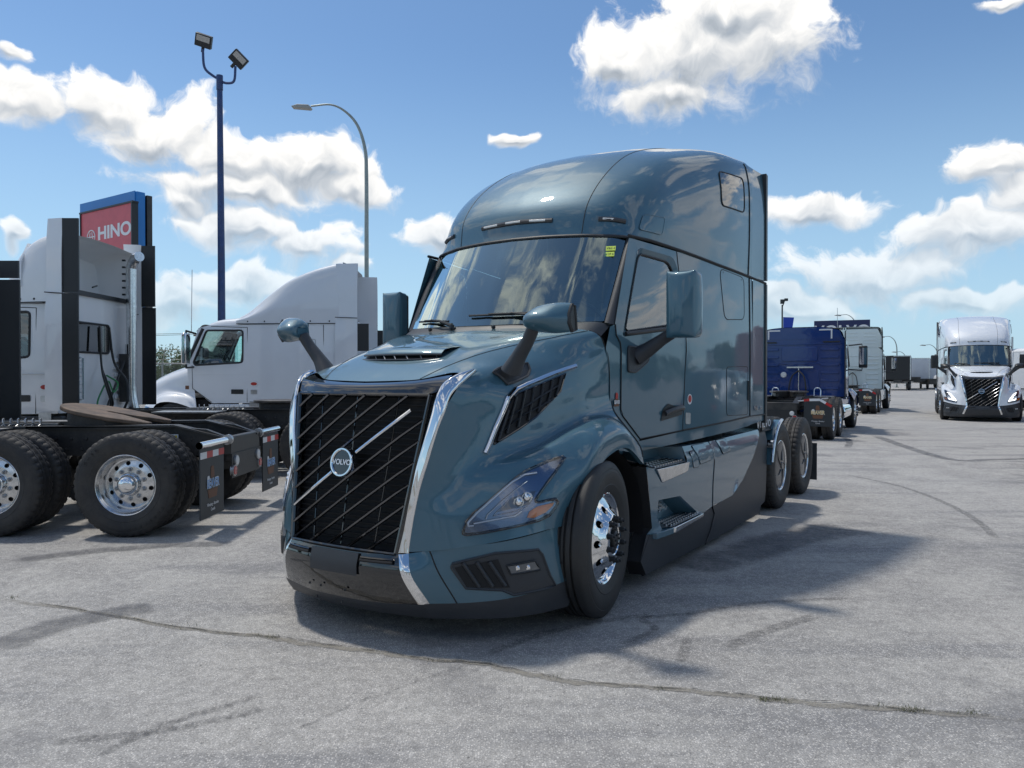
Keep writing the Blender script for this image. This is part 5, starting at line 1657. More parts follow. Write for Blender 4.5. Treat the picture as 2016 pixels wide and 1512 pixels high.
    mk('bumper', G().xy([(nx - .02, -.6), (nx + .06, 0), (nx - .02, .6), (nx - .12, 1.10), (nx - .40, 1.2), (nx - .40, 1.1), (nx - .2, 1.0), (nx - .2, -1.0), (nx - .40, -1.1), (nx - .40, -1.2), (nx - .12, -1.10)], .30, .62).g, P, T, bevel=.03)
    for s in (1, -1):
        mk('headlight', Net([[(nx - .06, .72 * s, .72), (nx - .14, .98 * s, .70), (nx - .28, 1.13 * s, .72)], [(nx - .16, .76 * s, .90), (nx - .26, .98 * s, .92), (nx - .42, 1.14 * s, .90)]]).grid(0, 1, 3, 0, 2, 6), mat('lamp_housing', (.13, .17, .25), .16, .85), T)
        steer_wheel(T, (df + .30, 1.19 * s, .508), s, hub='chrome', rim_m=ALU)
        mk('arch_liner', G().bx(df - .30, df + .85, .55 * s, .95 * s, .55, 1.05).g, DARK, T)
        # mirrors
        mm = empty('door_mirror', T)
        mx = df - .02; my = 1.42
        mk('mirror_bracket', G().tube([(mx - .05, W1 * s, 2.48), (mx, (my - .03) * s, 2.52), (mx, (my - .03) * s, 2.44)], .022, 6).tube([(mx, W1 * s, 1.76), (mx, (my - .03) * s, 1.74), (mx, (my - .03) * s, 1.84)], .022, 6).g, BLACK, mm)
        mk('mirror_head', G().box((mx, my * s, 2.14), (.11, .24, .66)).g, CHROME if chrome_mirror else BLACK, mm, bevel=.03)
        mk('mirror_face', G().box((mx - .058, my * s, 2.16), (.004, .20, .50)).g, CHROME, mm)
    # seats and wheel seen through the door glass
    mk('seat', G().xz(rounded([(dr + .18, 1.3), (dr + .10, 2.25), (dr + .22, 2.27), (dr + .32, 1.65), (dr + .75, 1.62), (dr + .75, 1.3)], .05), .25, .7).xz(rounded([(dr + .18, 1.3), (dr + .10, 2.25), (dr + .22, 2.27), (dr + .32, 1.65), (dr + .75, 1.62), (dr + .75, 1.3)], .05), -.7, -.25).g, INTERIOR, T)
    mk('dashboard', G().xz([(df + .12, 1.2), (df + .10, 1.86), (df - .15, 1.92), (df - .32, 1.70), (df - .32, 1.2)], -.95, .95).g, INTERIOR, T)
    mk('steering_wheel', G().tube([(df - .48 + .10 * math.sin(t), .45 + .22 * math.cos(t), 1.98 + .17 * math.sin(t)) for t in np.linspace(0, 6.28, 20, endpoint=False)], .016, 6, closed=True).g, BLACK, T)
    # back wall
    wr = w_at(cr)
    wall = mk('cab_rear_wall', G().yz(rounded([(-wr, zb), (wr, zb), (wr, roof_z - .15), (wr - .2, roof_z), (-wr + .2, roof_z), (-wr, roof_z - .15)], .06), cr, cr + .05).g, P, T)
    # roof fairing
    Xf = vis - .55
    if roof == 'high':
        ze = top_z or (4.02 if sleeper > 1 else 3.93)
        h = ze - roof_z
        prof = [(cr + 2.28, .0), (cr + 2.03, .12), (cr + 1.66, .37), (cr + 1.18, .66), (cr + .66, .85), (cr + .25, .95), (cr - .02, 1.)] if sleeper > 1 else [(cr + 1.02, 0.), (cr + .92, .22), (cr + .78, .50), (cr + .58, .76), (cr + .34, .92), (cr + .10, .985), (cr - .10, 1.)]
        rows = []
        for x, f in prof:
            z = roof_z + f * h; yw = (w_at(max(x, cr)) - .02) if sleeper > 1 else float(np.interp(x, [cr, cr + 1.0], [1.20, .99]))
            yt = yw - .05 - .10 * (1 - f)
            zb_ = roof_z - .17
            rows.append([(x, yw, zb_), (x, yw, zb_ + (z - zb_) * .45), (x, yt + .01, z - .10 - .06 * f), (x, yt - .07, z - .02), (x - .0, yt - .28, z + .005), (x + .0, yt * .35, z + .03), (x, 0, z + .035)])
        rf = mk('roof_fairing', weld(mirror_geo(Net(rows).grid(0, 6, 24, 0, 6, 24))), P, T, sharp=60)
        for s in (1, -1):
            V = [(r_[0][0], r_[0][1] * s + .004 * s, r_[0][2]) for r_ in rows]
            mk('panel_gap', G().tube(dense(V, 3), .008, 5).g, SEAM, rf)
            for r_ in rows[1:-1]: mk('rivet', G().lathe([(0, .012), (.014, .010), (.018, 0)], 8, 'y', c=(r_[0][0], r_[0][1] * s - (.0 if s > 0 else .012), r_[0][2] + .05)).g, SEAM, rf)
    elif roof == 'low':
        fr = Net([
            [(Xf, 0, roof_z - .02), (Xf - .02, .4, roof_z - .03), (Xf - .1, .80, roof_z - .08), (Xf - .3, .97, roof_z - .14)],
            [(cr + .6, 0, roof_z + .16), (cr + .6, .5, roof_z + .15), (cr + .6, .95, roof_z + .07), (cr + .6, 1.12, roof_z - .12)],
            [(cr + .02, 0, roof_z + .22), (cr + .02, .6, roof_z + .21), (cr + .02, 1.04, roof_z + .12), (cr + .02, 1.17, roof_z - .12)]])
        rf = mk('roof_fairing', weld(mirror_geo(fr.grid(0, 2, 10, 0, 3, 10))), P, T, sharp=60)
        mk('fairing_back', G().yz([(-1.15, roof_z - .12), (1.15, roof_z - .12), (1.04, roof_z + .11), (.6, roof_z + .205), (-.6, roof_z + .205), (-1.04, roof_z + .11)], cr - .01, cr + .03).g, P, rf)
    return T, cr, wr, dr


def extender(T, cr, s, P, z0, z1, white=.33, black=.24, y=1.24, taper=.06, inner=None, patch=None):
    e = empty('side_extender', T)
    n = 10; V = []
    for i in range(n + 1):
        z = z0 + (z1 - z0) * i / n
        for j in range(4):
            x = cr + .12 - (white + .12) * j / 3
            yy = y + .02 * j / 3 - (.05 * (1 - j / 3) if z > 2.7 else .0) - taper * max(0, (z - 3.3) / .7) ** 2
            V.append((x, yy * s, z))
    F = [(i * 4 + j, (i + 1) * 4 + j, (i + 1) * 4 + j + 1, i * 4 + j + 1) for i in range(n) for j in range(3)]
    mk('extender_skin', (V, F), P, e, sharp=60)
    mk('extender_liner', ([(x, yy - .035 * s, z) for x, yy, z in V], F), inner or P, e, sharp=60)
    for zz in (2.82,): mk('panel_gap', G().tube([(cr + .12, y * s, zz), (cr - white, (y + .02) * s, zz - .02)], .008, 5).g, SEAM, e)
    x0 = cr - white
    if patch:
        mk('edge_rubber', G().bx(x0 - black, x0, (y + .018) * s, (y - .012) * s, *patch).g, BLACK, e)
        return e
    mk('edge_rubber', G().bx(x0 - black, x0, (y + .018) * s, (y - .012) * s, z0, 2.80).g, BLACK, e)
    mk('edge_rubber', G().bx(x0 - black, x0, (y + .018 - taper * .3) * s, (y - .012 - taper * .3) * s, 2.82, z1 - .01).g, BLACK, e)
    return e


# A: nearest, on the left; only its tail shows, the far-side extender closes the frame edge
LT = R(180)
A_, cr, wr, dr = old_truck((-4.41, 8.64, 0), LT, "dark-chassised white day cab tractor nearest on the left, rusty coupling plate and square mud flaps", P_WHITE, sleeper=.35, roof='low', cr=2.30, fw=RUST, fw_tilt=R(-11))
extender(A_, cr, -1, CHARCOAL, .92, 3.05, white=.05, black=.36, y=1.22); extender(A_, cr, 1, CHARCOAL, .92, 3.05, white=.05, black=.36, y=1.22)
# raised lettering on the near tyre's sidewall
for (wd, a0) in (("ONED", 150), ("11R22.5", 68), ("TUBELESS", 330)):
    for i, chx in enumerate(wd):
        a = R(a0 - i * 7.5)
        text('sidewall_lettering', chx, .045, RUBBER, A_, (-.66 + .425 * math.cos(a) * -1, 1.2215, .508 + .425 * math.sin(a)), frame_rot((-math.sin(a), 0, -math.cos(a)), (-math.cos(a), 0, math.sin(a))), .0025)
# warning labels on A's rail
for (x, z, w, c, nm) in ((1.06, .80, .09, YELLOWST, 'warning_label'), (-.66, .93, .10, YELLOWST, 'warning_label'), (-.82, .915, .09, WHITETAPE, 'warning_label')):
    mk(nm, G().bx(x - w / 2, x + w / 2, .470, .473, z - .035, z + .035).g, mat('label_yellow', (.65, .50, .06), .5) if c == YELLOWST else c, A_)
    mk(nm, G().bx(x - w / 2 + .012, x, .474, .476, z - .022, z + .022).g, SEAM if c == YELLOWST else mat('label_yellow', (.65, .50, .06), .5), A_)

# B: high-roof day cab behind it
B_, cr, wr, dr = old_truck((-3.65, 12.72, 0), LT, "white day cab tractor with tall roof fairing, black-edged side extenders and chrome exhaust stack", P_WHITE, sleeper=.35, roof='high', cr=3.20, fw=GREASE, top_z=3.74)
for s in (1, -1): extender(B_, cr, s, P_WHITE, 1.05, 3.93, white=.15, black=.24)
# its back wall: window, stack, hoses
mk('rear_window', G().yz(rounded([(-.35, 1.95), (.75, 1.95), (.75, 2.42), (-.35, 2.42)], .07), cr - .012, cr - .002).g, GLASS_D, B_)
mk('window_seal', G().tube([(cr - .010, y, z) for y, z in rounded([(-.35, 1.95), (.75, 1.95), (.75, 2.42), (-.35, 2.42)], .07)], .02, 6, closed=True).g, BLACK, B_)
rear_ribs(B_, cr, P_WHITE, 1.15, 1.9, 1.02)
mk('fairing_back_frame', G().yz([(-1.1, 2.85), (1.1, 2.85), (1.1, 2.92), (-1.1, 2.92)], cr - .05, cr + .02).g, BLACK, B_)
mk('fairing_inner', G().yz([(-1.1, 2.92), (1.1, 2.92), (1.1, 3.3), (.9, 3.60), (-.9, 3.60), (-1.1, 3.3)], cr + .55, cr + .58).g, P_WHITE, B_)
stk = [(cr - .30, -.72, .80), (cr - .26, -.70, 1.02), (cr - .22, -.70, 1.30), (cr - .22, -.70, 2.0), (cr - .22, -.70, 3.30), (cr - .24, -.69, 3.48), (cr - .33, -.62, 3.60), (cr - .45, -.52, 3.62)]
mk('exhaust_stack', G().tube(dense(stk, 5), [.075] * 36 if False else .085, 20).g, ALU, B_)
mk('heat_shield', G().lathe([(.105, 1.35), (.105, 2.12)], 20, 'z', a0=-1.2, a1=1.2, c=(cr - .22, -.70, 0)).g, ALU, B_)
mk('stack_bracket', G().bx(cr - .20, cr - .05, -.82, -.60, 1.12, 1.95).tube([(cr - .05, -.15, .98), (cr - .15, -.68, 1.95)], .02).g, FRAME, B_)
for (ya, yb, mm) in ((.20, -.25, HOSE), (.26, -.18, HOSE), (.10, -.30, GREEN)):
    mk('air_hose', G().tube(dense([(cr - .10, .12, 2.38), (cr - .14, .14, 1.75), (cr - .25, ya, 1.50), (cr - .30, ya - .1, 1.15), (cr - .25, ya - .12, 1.02)] if mm is HOSE else [(cr - .12, -.05, 1.58), (cr - .22, -.22, 1.45), (cr - .22, -.08, 1.30), (cr - .18, .02, 1.48), (cr - .2, .35, 1.20), (cr - .2, .38, 1.0)], 6), .018 if mm is HOSE else .014, 6).g, mm, B_)
mk('air_hose', G().tube(dense([(cr - .10, -.18, 2.38), (cr - .14, -.26, 1.80), (cr - .30, -.34, 1.50), (cr - .35, -.30, 1.2), (cr - .30, -.28, 1.02)], 6), .020, 6).g, HOSE, B_)
mk('grab_rail', G().tube([(cr - .01, .62, 1.85), (cr - .09, .60, 1.85), (cr - .09, .60, 1.2), (cr - .01, .62, 1.2)], .016, 6).g, ALU, B_)
g = G()
for z in np.linspace(3.0, 3.60, 6): g.box((cr - .02, -.84, z), (.05, .04, .03))
mk('fairing_strut', G().tube([(cr + .02, .1, 3.02), (cr + .3, -.55, 3.12)], .014).add(*g.g).g, BLACK, B_)

# C: sleeper tractor seen from its left side
C_, cr, wr, dr = old_truck((-1.75, 17.62, 0), LT, "white sleeper tractor with sloping roof fairing, seen from the driver's side past the blue bonnet", P_WHITE_B, sleeper=2.04, roof='high', cr=1.90, fw=GREASE, roof_z=2.86, chrome_mirror=True)
for s in (1, -1): extender(C_, cr, s, P_WHITE_B, 1.05, 3.97, white=.36, black=.24, y=1.22, patch=(2.1, 2.68))
mk('antenna', G().tube([(cr + 3.25, 1.05, 2.5), (cr + 3.22, 1.07, 3.85)], .008, 5).g, STEEL, C_)
mk('dealer_sticker', G().bx(cr + 3.30, cr + 3.38, 1.06, 1.064, 1.28, 1.36).g, mat('logo_brown', (.16, .07, .035), .6), C_)

# D: deep blue tractor seen from behind
DR = math.atan2(math.cos(R(29.7)), math.sin(R(29.7)))
D_, cr, wr, dr = old_truck((7.95 + .66 * math.sin(R(29.7)) - 1.22 * math.cos(R(29.7)), 18.95 + .66 * math.cos(R(29.7)) + 1.22 * math.sin(R(29.7)), 0), DR, "deep blue low-roof tractor seen from behind, white L-shaped reflectors on its back", P_NAVY, sleeper=1.2, roof='low', cr=1.75, roof_z=2.72, flap='clipped', flap_logo='gold', fw=GREASE, fw_x=.2, flap_x=-1.30)
def back_wall_kit(T, cr, P, roof_z, hi=False):
    x = cr - .004
    mk('centre_panel', G().yz(rounded([(-.48, 1.98), (.48, 1.98), (.48, 2.38), (-.48, 2.38)], .06), x - .035, x).g, P, T, bevel=.015)
    mk('centre_panel', G().yz(rounded([(-.55, 1.15), (.55, 1.15), (.50, 1.72), (-.50, 1.72)], .06), x - .018, x).g, P, T, bevel=.012)
    rear_ribs(T, x, P, 1.12, 2.42, 1.12)
    for z in (1.92, 2.46): mk('cross_rib', G().bx(x - .02, x, -1.1, 1.1, z - .02, z + .02).g, P, T, bevel=.008)
    mk('crossbar', G().bx(x - .12, x - .07, -.38, .32, 1.79, 1.83).g, ALU, T)
    mk('pogo_stick', G().tube([(x - .12, 0, 1.80), (x - .12, 0, 1.05)], .016).g, ALU, T)
    for yy in (.16, -.16): mk('air_hose', G().tube(dense([(x - .12, 0, 1.72), (x - .25, yy, 1.55), (x - .32, yy * 1.4, 1.2), (x - .25, yy * 1.2, .98)], 6), .02, 6).g, HOSE, T)
    mk('work_lamp', G().lathe([(0, -.05), (.07, -.045), (.085, -.02), (.085, .0)], 18, 'x', c=(x, .42, 1.60)).g, WHITEPL, T)
    for yy in (.55, -.55): mk('grab_loop', G().tube(dense([(x - .55, yy - .08, .98), (x - .50, yy - .07, 1.22), (x - .50, yy + .07, 1.22), (x - .55, yy + .08, .98)], 4), .016, 6).g, ALU, T)
back_wall_kit(D_, cr, P_NAVY, 2.72)
for s in (1, -1):
    extender(D_, cr, s, P_NAVY, 1.0, 2.88, white=.12, black=.05, y=1.20)
    mk('reflector_strip', G().bx(cr - .016, cr - .012, .52 * s, .86 * s, 2.83, 2.87).g, WHITETAPE, D_)
    mk('reflector_strip', G().bx(cr - .016, cr - .012, .82 * s, .86 * s, 2.60, 2.83).g, WHITETAPE, D_)
    mk('hinge', G().bx(cr - .04, cr, .62 * s, 1.05 * s, 2.50, 2.53).g, BLACK, D_)
    mk('fuel_tank', G().lathe([(0, cr + .1), (.28, cr + .1), (.31, cr + .13), (.31, cr + 1.6), (.28, cr + 1.63), (0, cr + 1.63)], 28, 'x', c=(0, .88 * s, .56)).g, CHROME, D_)

# E: pale high-roof sleeper behind the blue one
ER = DR - R(1.0)
E_, cr, wr, dr = old_truck((15.15 - 1.22 * math.cos(R(30)) + .33, 31.9 + 1.22 * math.sin(R(30)) + .57, 0), ER, "pale greenish-white high-roof sleeper tractor seen from behind, beyond the blue one", P_PALE, sleeper=2.0, roof='high', cr=1.75, flap='clipped', flap_logo='gold', fw=GREASE, flap_x=-1.30, top_z=3.74)
back_wall_kit(E_, cr, P_PALE, 2.85)
mk('upper_back_wall', G().yz(rounded([(-1.18, 2.83), (1.18, 2.83), (1.16, 3.3), (1.0, 3.66), (-1.0, 3.66), (-1.16, 3.3)], .05), cr, cr + .1).g, P_PALE, E_)
for zz in (3.02, 3.18, 3.34, 3.50):
    for yy in (-.7, .05, .7): mk('wall_rib', G().bx(cr - .014, cr, yy - .25, yy + .25, zz - .03, zz + .03).g, P_PALE, E_, bevel=.01)
for s in (1, -1): extender(E_, cr, s, P_PALE, 1.0, 3.72, white=.12, black=.05, y=1.21)
mk('antenna', G().tube([(cr + 3.0, 1.05, 2.5), (cr + 3.0, 1.07, 4.9)], .012, 5).g, STEEL, E_)

# H: one more behind the white tractor at the right edge
H_, cr, wr, dr = old_truck((24.0, 38.0, 0), R(-90 + 20), "white sleeper tractor with a grey exhaust stack, half hidden at the right edge", P_WHITE, sleeper=1.6, roof=None, cr=1.6, fw=GREASE)
for s in (1, -1): mk('exhaust_stack', G().tube([(cr - .1, 1.12 * s, 1.0), (cr - .1, 1.12 * s, 3.4)], .10, 12).g, ALU_DULL, H_)
# ------------------------------------------------------------------ the yard
def ground_mat():
    m = bpy.data.materials.new('asphalt'); m.use_nodes = True
    g = NT(m.node_tree)
    out = g.n('ShaderNodeOutputMaterial'); b = g.n('ShaderNodeBsdfPrincipled'); g.t.links.new(b.outputs[0], out.inputs[0])
    tc = g.n('ShaderNodeTexCoord'); P = tc.outputs['Object']
    # stones showing through worn binder
    v = g.n('ShaderNodeTexVoronoi', feature='F1'); g.set(v.inputs['Vector'], P); v.inputs['Scale'].default_value = 95; v.voronoi_dimensions = '2D'
    v2 = g.n('ShaderNodeTexVoronoi', feature='F1'); g.set(v2.inputs['Vector'], P); v2.inputs['Scale'].default_value = 230; v2.voronoi_dimensions = '2D'
    def n2(sc, d, r=.6, vec=P):
        nd = g.noise(vec, sc, d, r); nd.noise_dimensions = '2D'; return nd.outputs[0]
    big = n2(.22, 4); med = n2(1.6, 5); fine = n2(14, 4, .7)
    # long streaks left by traffic, running with the parked tractors
    mp = g.n('ShaderNodeMapping'); mp.inputs['Rotation'].default_value = (0, 0, R(-33)); mp.inputs['Scale'].default_value = (.16, 1.0, 1)
    g.set(mp.inputs[0], P)
    streak = n2(1.7, 5, .62, mp.outputs[0])
    sepc = g.n('ShaderNodeSeparateColor'); g.set(sepc.inputs[0], v.outputs['Color'])
    sepc2 = g.n('ShaderNodeSeparateColor'); g.set(sepc2.inputs[0], v2.outputs['Color'])
    stone = g.ramp(v.outputs['Distance'], .25, .52, 1, 0)
    light = g.ramp(sepc.outputs[0], .45, .95)
    base = g.mix(g.ramp(med, .35, .65), (.235, .233, .230, 1), (.300, .297, .288, 1))
    base = g.mix(g.m('MULTIPLY', g.ramp(big, .42, .62), .5), base, (.31, .303, .290, 1))
    base = g.mix(g.m('MULTIPLY', g.ramp(streak, .48, .70), .80), base, (.175, .177, .183, 1))
    base = g.mix(g.m('MULTIPLY', g.m('MULTIPLY', stone, light), .75), base, (.52, .51, .49, 1))
    dk = g.ramp(sepc2.outputs[1], .55, .95)
    base = g.mix(g.m('MULTIPLY', dk, .5), base, (.10, .10, .10, 1))
    st = n2(.55, 6, .68)
    base = g.mix(g.m('MULTIPLY', g.ramp(st, .56, .72), .60), base, (.13, .131, .137, 1))
    base = g.v('SCALE', g.v('MULTIPLY', base, (1.02, 1.0, .975)), g.ramp(fine, .25, .75, 1.12, 1.50))
    g.set(b.inputs['Base Color'], base)
    b.inputs['Roughness'].default_value = .88
    b.inputs['Specular IOR Level'].default_value = .35
    h = g.m('ADD', g.m('MULTIPLY', stone, .7), g.m('ADD', g.m('MULTIPLY', v2.outputs['Distance'], -.5), g.m('MULTIPLY', fine, .6)))
    bp = g.n('ShaderNodeBump'); bp.inputs['Strength'].default_value = .55; bp.inputs['Distance'].default_value = .004
    g.set(bp.inputs['Height'], h); g.t.links.new(bp.outputs[0], b.inputs['Normal'])
    return m


def overlay_mat(name, col, rough, cov=.5, scale=18, soft=.12, uv_edge=True):
    """thin film on the asphalt, worn through in patches and fading at its edges (u runs across, v along)"""
    m = bpy.data.materials.new(name); m.use_nodes = True
    g = NT(m.node_tree)
    out = g.n('ShaderNodeOutputMaterial'); b = g.n('ShaderNodeBsdfPrincipled')
    tr = g.n('ShaderNodeBsdfTransparent'); mx = g.n('ShaderNodeMixShader')
    tc = g.n('ShaderNodeTexCoord')
    nz = g.noise(tc.outputs['Object'], scale, 6, .7); nz2 = g.noise(tc.outputs['Object'], scale * 5, 3, .7)
    sep = g.n('ShaderNodeSeparateXYZ'); g.set(sep.inputs[0], tc.outputs['UV'])
    eu = g.m('MULTIPLY', sep.outputs[0], g.m('SUBTRACT', 1.0, sep.outputs[0]))
    ev = g.m('MULTIPLY', sep.outputs[1], g.m('SUBTRACT', 1.0, sep.outputs[1]))
    e = g.m('MULTIPLY', g.ramp(eu, 0, .22), g.ramp(ev, 0, .10))
    f = g.m('ADD', g.m('SUBTRACT', g.m('ADD', nz.outputs[0], g.m('MULTIPLY', g.m('SUBTRACT', nz2.outputs[0], .5), .6)), .5), g.m('SUBTRACT', e, 1 - cov))
    fac = g.m('MULTIPLY', g.ramp(f, 0, soft * 2), g.ramp(e, 0, .25))
    g.set(mx.inputs[0], fac)
    g.set(b.inputs['Base Color'], g.mix(nz2.outputs[0], tuple(c * .7 for c in col) + (1,), tuple(c * 1.3 for c in col) + (1,)))
    b.inputs['Roughness'].default_value = rough
    g.t.links.new(tr.outputs[0], mx.inputs[1]); g.t.links.new(b.outputs[0], mx.inputs[2]); g.t.links.new(mx.outputs[0], out.inputs[0])
    return m


ASPH = ground_mat()
g = G(); S_ = 1500
me_v = []; 
g.add([(-S_, -S_, 0), (S_, -S_, 0), (S_, S_, 0), (-S_, S_, 0)], [(0, 1, 2, 3)])
gr = mk('ground', g.g, ASPH, None); tag(gr, kind='structure')


def ribbon(name, pts, w, m, z=.004, n=40, jag=0.0, kind='structure', **k):
    D = dense([(x, y, 0) for x, y in pts], max(2, n // max(1, len(pts) - 1)))
    V = []; F = []; UV = []
    ph = [random.uniform(0, 6.28) for _ in range(6)]
    wob = lambda i, k: sum(math.sin(i * fr_ + ph[(q_ + k) % 6]) * am_ for q_, (fr_, am_) in enumerate([(.09, .45), (.23, .3), (.61, .25), (1.3, .2)]))
    for i, p in enumerate(D):
        a = Vector(D[max(i - 1, 0)]); b = Vector(D[min(i + 1, len(D) - 1)]); t = (b - a).normalized(); nn = Vector((-t.y, t.x, 0))
        ww = (w[0] + (w[1] - w[0]) * i / (len(D) - 1)) if hasattr(w, '__len__') else w
        j1 = jag * wob(i, 0) * .8; j2 = jag * wob(i, 1) * .8; c = jag * wob(i, 2) * 1.6
        V += [tuple(Vector(p) + nn * (ww / 2 + j1 + c) + Vector((0, 0, z))), tuple(Vector(p) - nn * (ww / 2 + j2 - c) + Vector((0, 0, z)))]
    for i in range(len(D) - 1): F.append((2 * i, 2 * i + 1, 2 * i + 3, 2 * i + 2))
    me = bpy.data.meshes.new(name); me.from_pydata(V, [], F)
    uv = me.uv_layers.new(name='UVMap')
    for p in me.polygons:
        for li in p.loop_indices:
            vi = me.loops[li].vertex_index
            uv.data[li].uv = (vi % 2, (vi // 2) / (len(D) - 1))
    me.materials.append(m)
    o = bpy.data.objects.new(name, me); link(o)
    tag(o, kind=kind, **k)
    return o


def gp(px, py):
    """a spot on the ground, from measured bearings"""
    y = 1515 * 1.57 / (py - 740); return ((px - 1008) / 1515 * y, y)


SAND = overlay_mat('sand_film', (.30, .28, .24), .95, cov=.54, scale=13, soft=.50)
CRK = overlay_mat('crack_dark', (.06, .06, .055), .95, cov=.22, scale=9, soft=.14)
DARK_FILM = overlay_mat('dark_film', (.060, .061, .066), .8, cov=.26, scale=26, soft=.45)  # for tyre marks and other dark streaks on the ground
STAIN_SHADE = overlay_mat('oil_and_shade_patch', (.10, .103, .115), .7, cov=.50, scale=5, soft=.60)  # for oil stains, broad tyre marks and the painted roof shadow
crack = [gp(*q) for q in [(-60, 1165), (0, 1180), (150, 1203), (350, 1238), (520, 1257), (600, 1268), (740, 1287), (860, 1303), (960, 1313), (1040, 1330), (1100, 1340), (1200, 1352), (1320, 1360), (1500, 1380), (1640, 1390), (1800, 1402), (2016, 1420), (2100, 1428)]]
crack_o = ribbon('crack_sand', crack, .085, SAND, n=260, jag=.012, kind='structure')
ribbon('crack', [(x, y + .012) for x, y in crack], .014, CRK, z=.008, n=300, jag=.010)
ribbon('crack', [gp(*q) for q in [(620, 1490), (900, 1440), (1130, 1376), (1210, 1370), (1320, 1352)][:4]], .03, CRK, z=.005, n=60, jag=.01) if False else None
ribbon('crack', [gp(*q) for q in [(430, 1512), (560, 1450), (700, 1385), (760, 1370), (860, 1330), (960, 1302)]], .022, DARK_FILM, z=.005, n=120, jag=.010)
ribbon('dark_streak', [gp(*q) for q in [(150, 1512), (300, 1440), (420, 1400), (520, 1370)]], .10, DARK_FILM, z=.006, n=60, jag=.006)
ribbon('dark_streak', [gp(*q) for q in [(945, 1300), (1010, 1270), (1100, 1243), (1210, 1222), (1330, 1208)]], .13, DARK_FILM, n=60)  # dark streak on the ground ahead of the front wheel
ribbon('dark_streak', [gp(*q) for q in [(1180, 1290), (1260, 1258), (1290, 1240), (1270, 1220), (1360, 1210), (1480, 1190), (1620, 1182), (1740, 1177)]], .10, DARK_FILM, z=.005, n=80)  # dark streak bending away beside the front wheel
ribbon('dark_streak', [gp(*q) for q in [(1420, 1285), (1480, 1255), (1540, 1235), (1630, 1208)]], .17, DARK_FILM, n=60)
ribbon('dark_streak', [gp(*q) for q in [(1340, 1310), (1350, 1280), (1356, 1255)]], .11, DARK_FILM, n=30)
ribbon('dark_streak', [gp(*q) for q in [(1700, 850), (1850, 900), (1960, 905), (2100, 900)]], .4, STAIN_SHADE, n=50)
ribbon('dark_streak', [gp(*q) for q in [(1640, 930), (1780, 960), (1900, 1010), (1985, 1080)]], .15, DARK_FILM, n=50)
ribbon('oil_and_shade_patch', [gp(*q) for q in [(1330, 1130), (1450, 1095), (1560, 1060), (1700, 1035)]], (.7, 1.0), STAIN_SHADE, z=.007, n=40)  # blue tractor's roof shadow, painted into the ground colour
ribbon('oil_and_shade_patch', [gp(*q) for q in [(0, 1110), (150, 1090), (330, 1075), (480, 1072)]], .35, STAIN_SHADE, z=.007, n=40)  # darker band along the left tractor's wheels
ribbon('oil_and_shade_patch', [gp(*q) for q in [(-40, 1290), (120, 1230), (330, 1190)]], .45, STAIN_SHADE, z=.009, n=40)
ribbon('dark_streak', [gp(*q) for q in [(60, 1470), (330, 1440), (560, 1390)]], .12, DARK_FILM, z=.005, n=40)
for k in range(5):
    x0 = 7 + k * 3.1; y0 = 16 + (k * 7 % 5) * 4
    ribbon('dark_streak', [(x0, y0), (x0 + 1.5, y0 + 4), (x0 + 1 + (k % 3), y0 + 9), (x0 + 5 - k % 2 * 4, y0 + 17)], .25, STAIN_SHADE, z=.004 + k * .0015, n=40)
# weeds in the crack
GRASS = mat('weed', (.075, .085, .035), .8)
g = G()
for (px, py, n) in ((265, 1222, 14), (355, 1238, 16), (505, 1256, 40), (535, 1258, 40), (1090, 1336, 14), (860, 1303, 14), (1305, 1359, 20), (1510, 1382, 60), (1540, 1384, 50), (1740, 1394, 25), (1790, 1402, 60), (1810, 1403, 30), (1915, 1408, 50), (20, 1180, 30)):
    for i in range(n):
        x, y = gp(px + random.gauss(0, 11), py + random.gauss(0, 3))
        h = random.uniform(.006, .022); a = random.uniform(0, 6.28); dx, dy = math.cos(a) * h * .8, math.sin(a) * h * .8
        g.add([(x - dy * .12, y + dx * .12, .004), (x + dy * .12, y - dx * .12, .004), (x + dx, y + dy, h + .004)], [(0, 1, 2)])
tag(mk('weeds', g.g, GRASS, None), kind='stuff')
g = G()
for i in range(420):
    px = random.uniform(-50, 2060); py = 1190 + (px / 2016) * 230 + random.gauss(0, 60) if i % 2 else random.uniform(1000, 1510)
    x, y = gp(px, max(py, 900)); r = random.uniform(.002, .006)
    g.lathe([(0, r * .8), (r, r * .3), (r * .9, 0)], 5, 'z', c=(x, y, .0))
tag(mk('loose_gravel', g.g, mat('pebble', (.30, .29, .27), .9, var=.3), None), kind='stuff')

# ------------------------------------------------------------------ poles, signs, fence
BLUEP = mat('blue_pole_paint', (.012, .045, .16), .4, var=.15, dirt=.2)
GALV = mat('galvanised', (.30, .33, .31), .45, .7, var=.12)
fp = empty('floodlight_mast', None, (-9.05, 24.0, 0), 0, "tall dark blue mast with two square floodlights on curved arms", 'floodlight mast')
mk('mast', G().tube([(0, 0, 0), (.0, 0, 5), (-.03, 0, 10.5)], [.13, .11, .085], 14).tube([(-.03, 0, 10.45), (-.03, 0, 10.9)], .10, 12).g, BLUEP, fp)
mk('mast_base', G().box((0, 0, .03), (.5, .5, .06)).g, GALV, fp)
mk('arm', G().tube(dense([(-.03, 0, 10.78), (-.25, 0, 10.90), (-.50, 0, 11.15), (-.55, 0, 11.70)], 5), .04, 8).tube(dense([(-.03, 0, 10.72), (.22, 0, 10.66), (.42, 0, 10.74), (.46, 0, 11.18)], 5), .04, 8).g, BLUEP, fp)
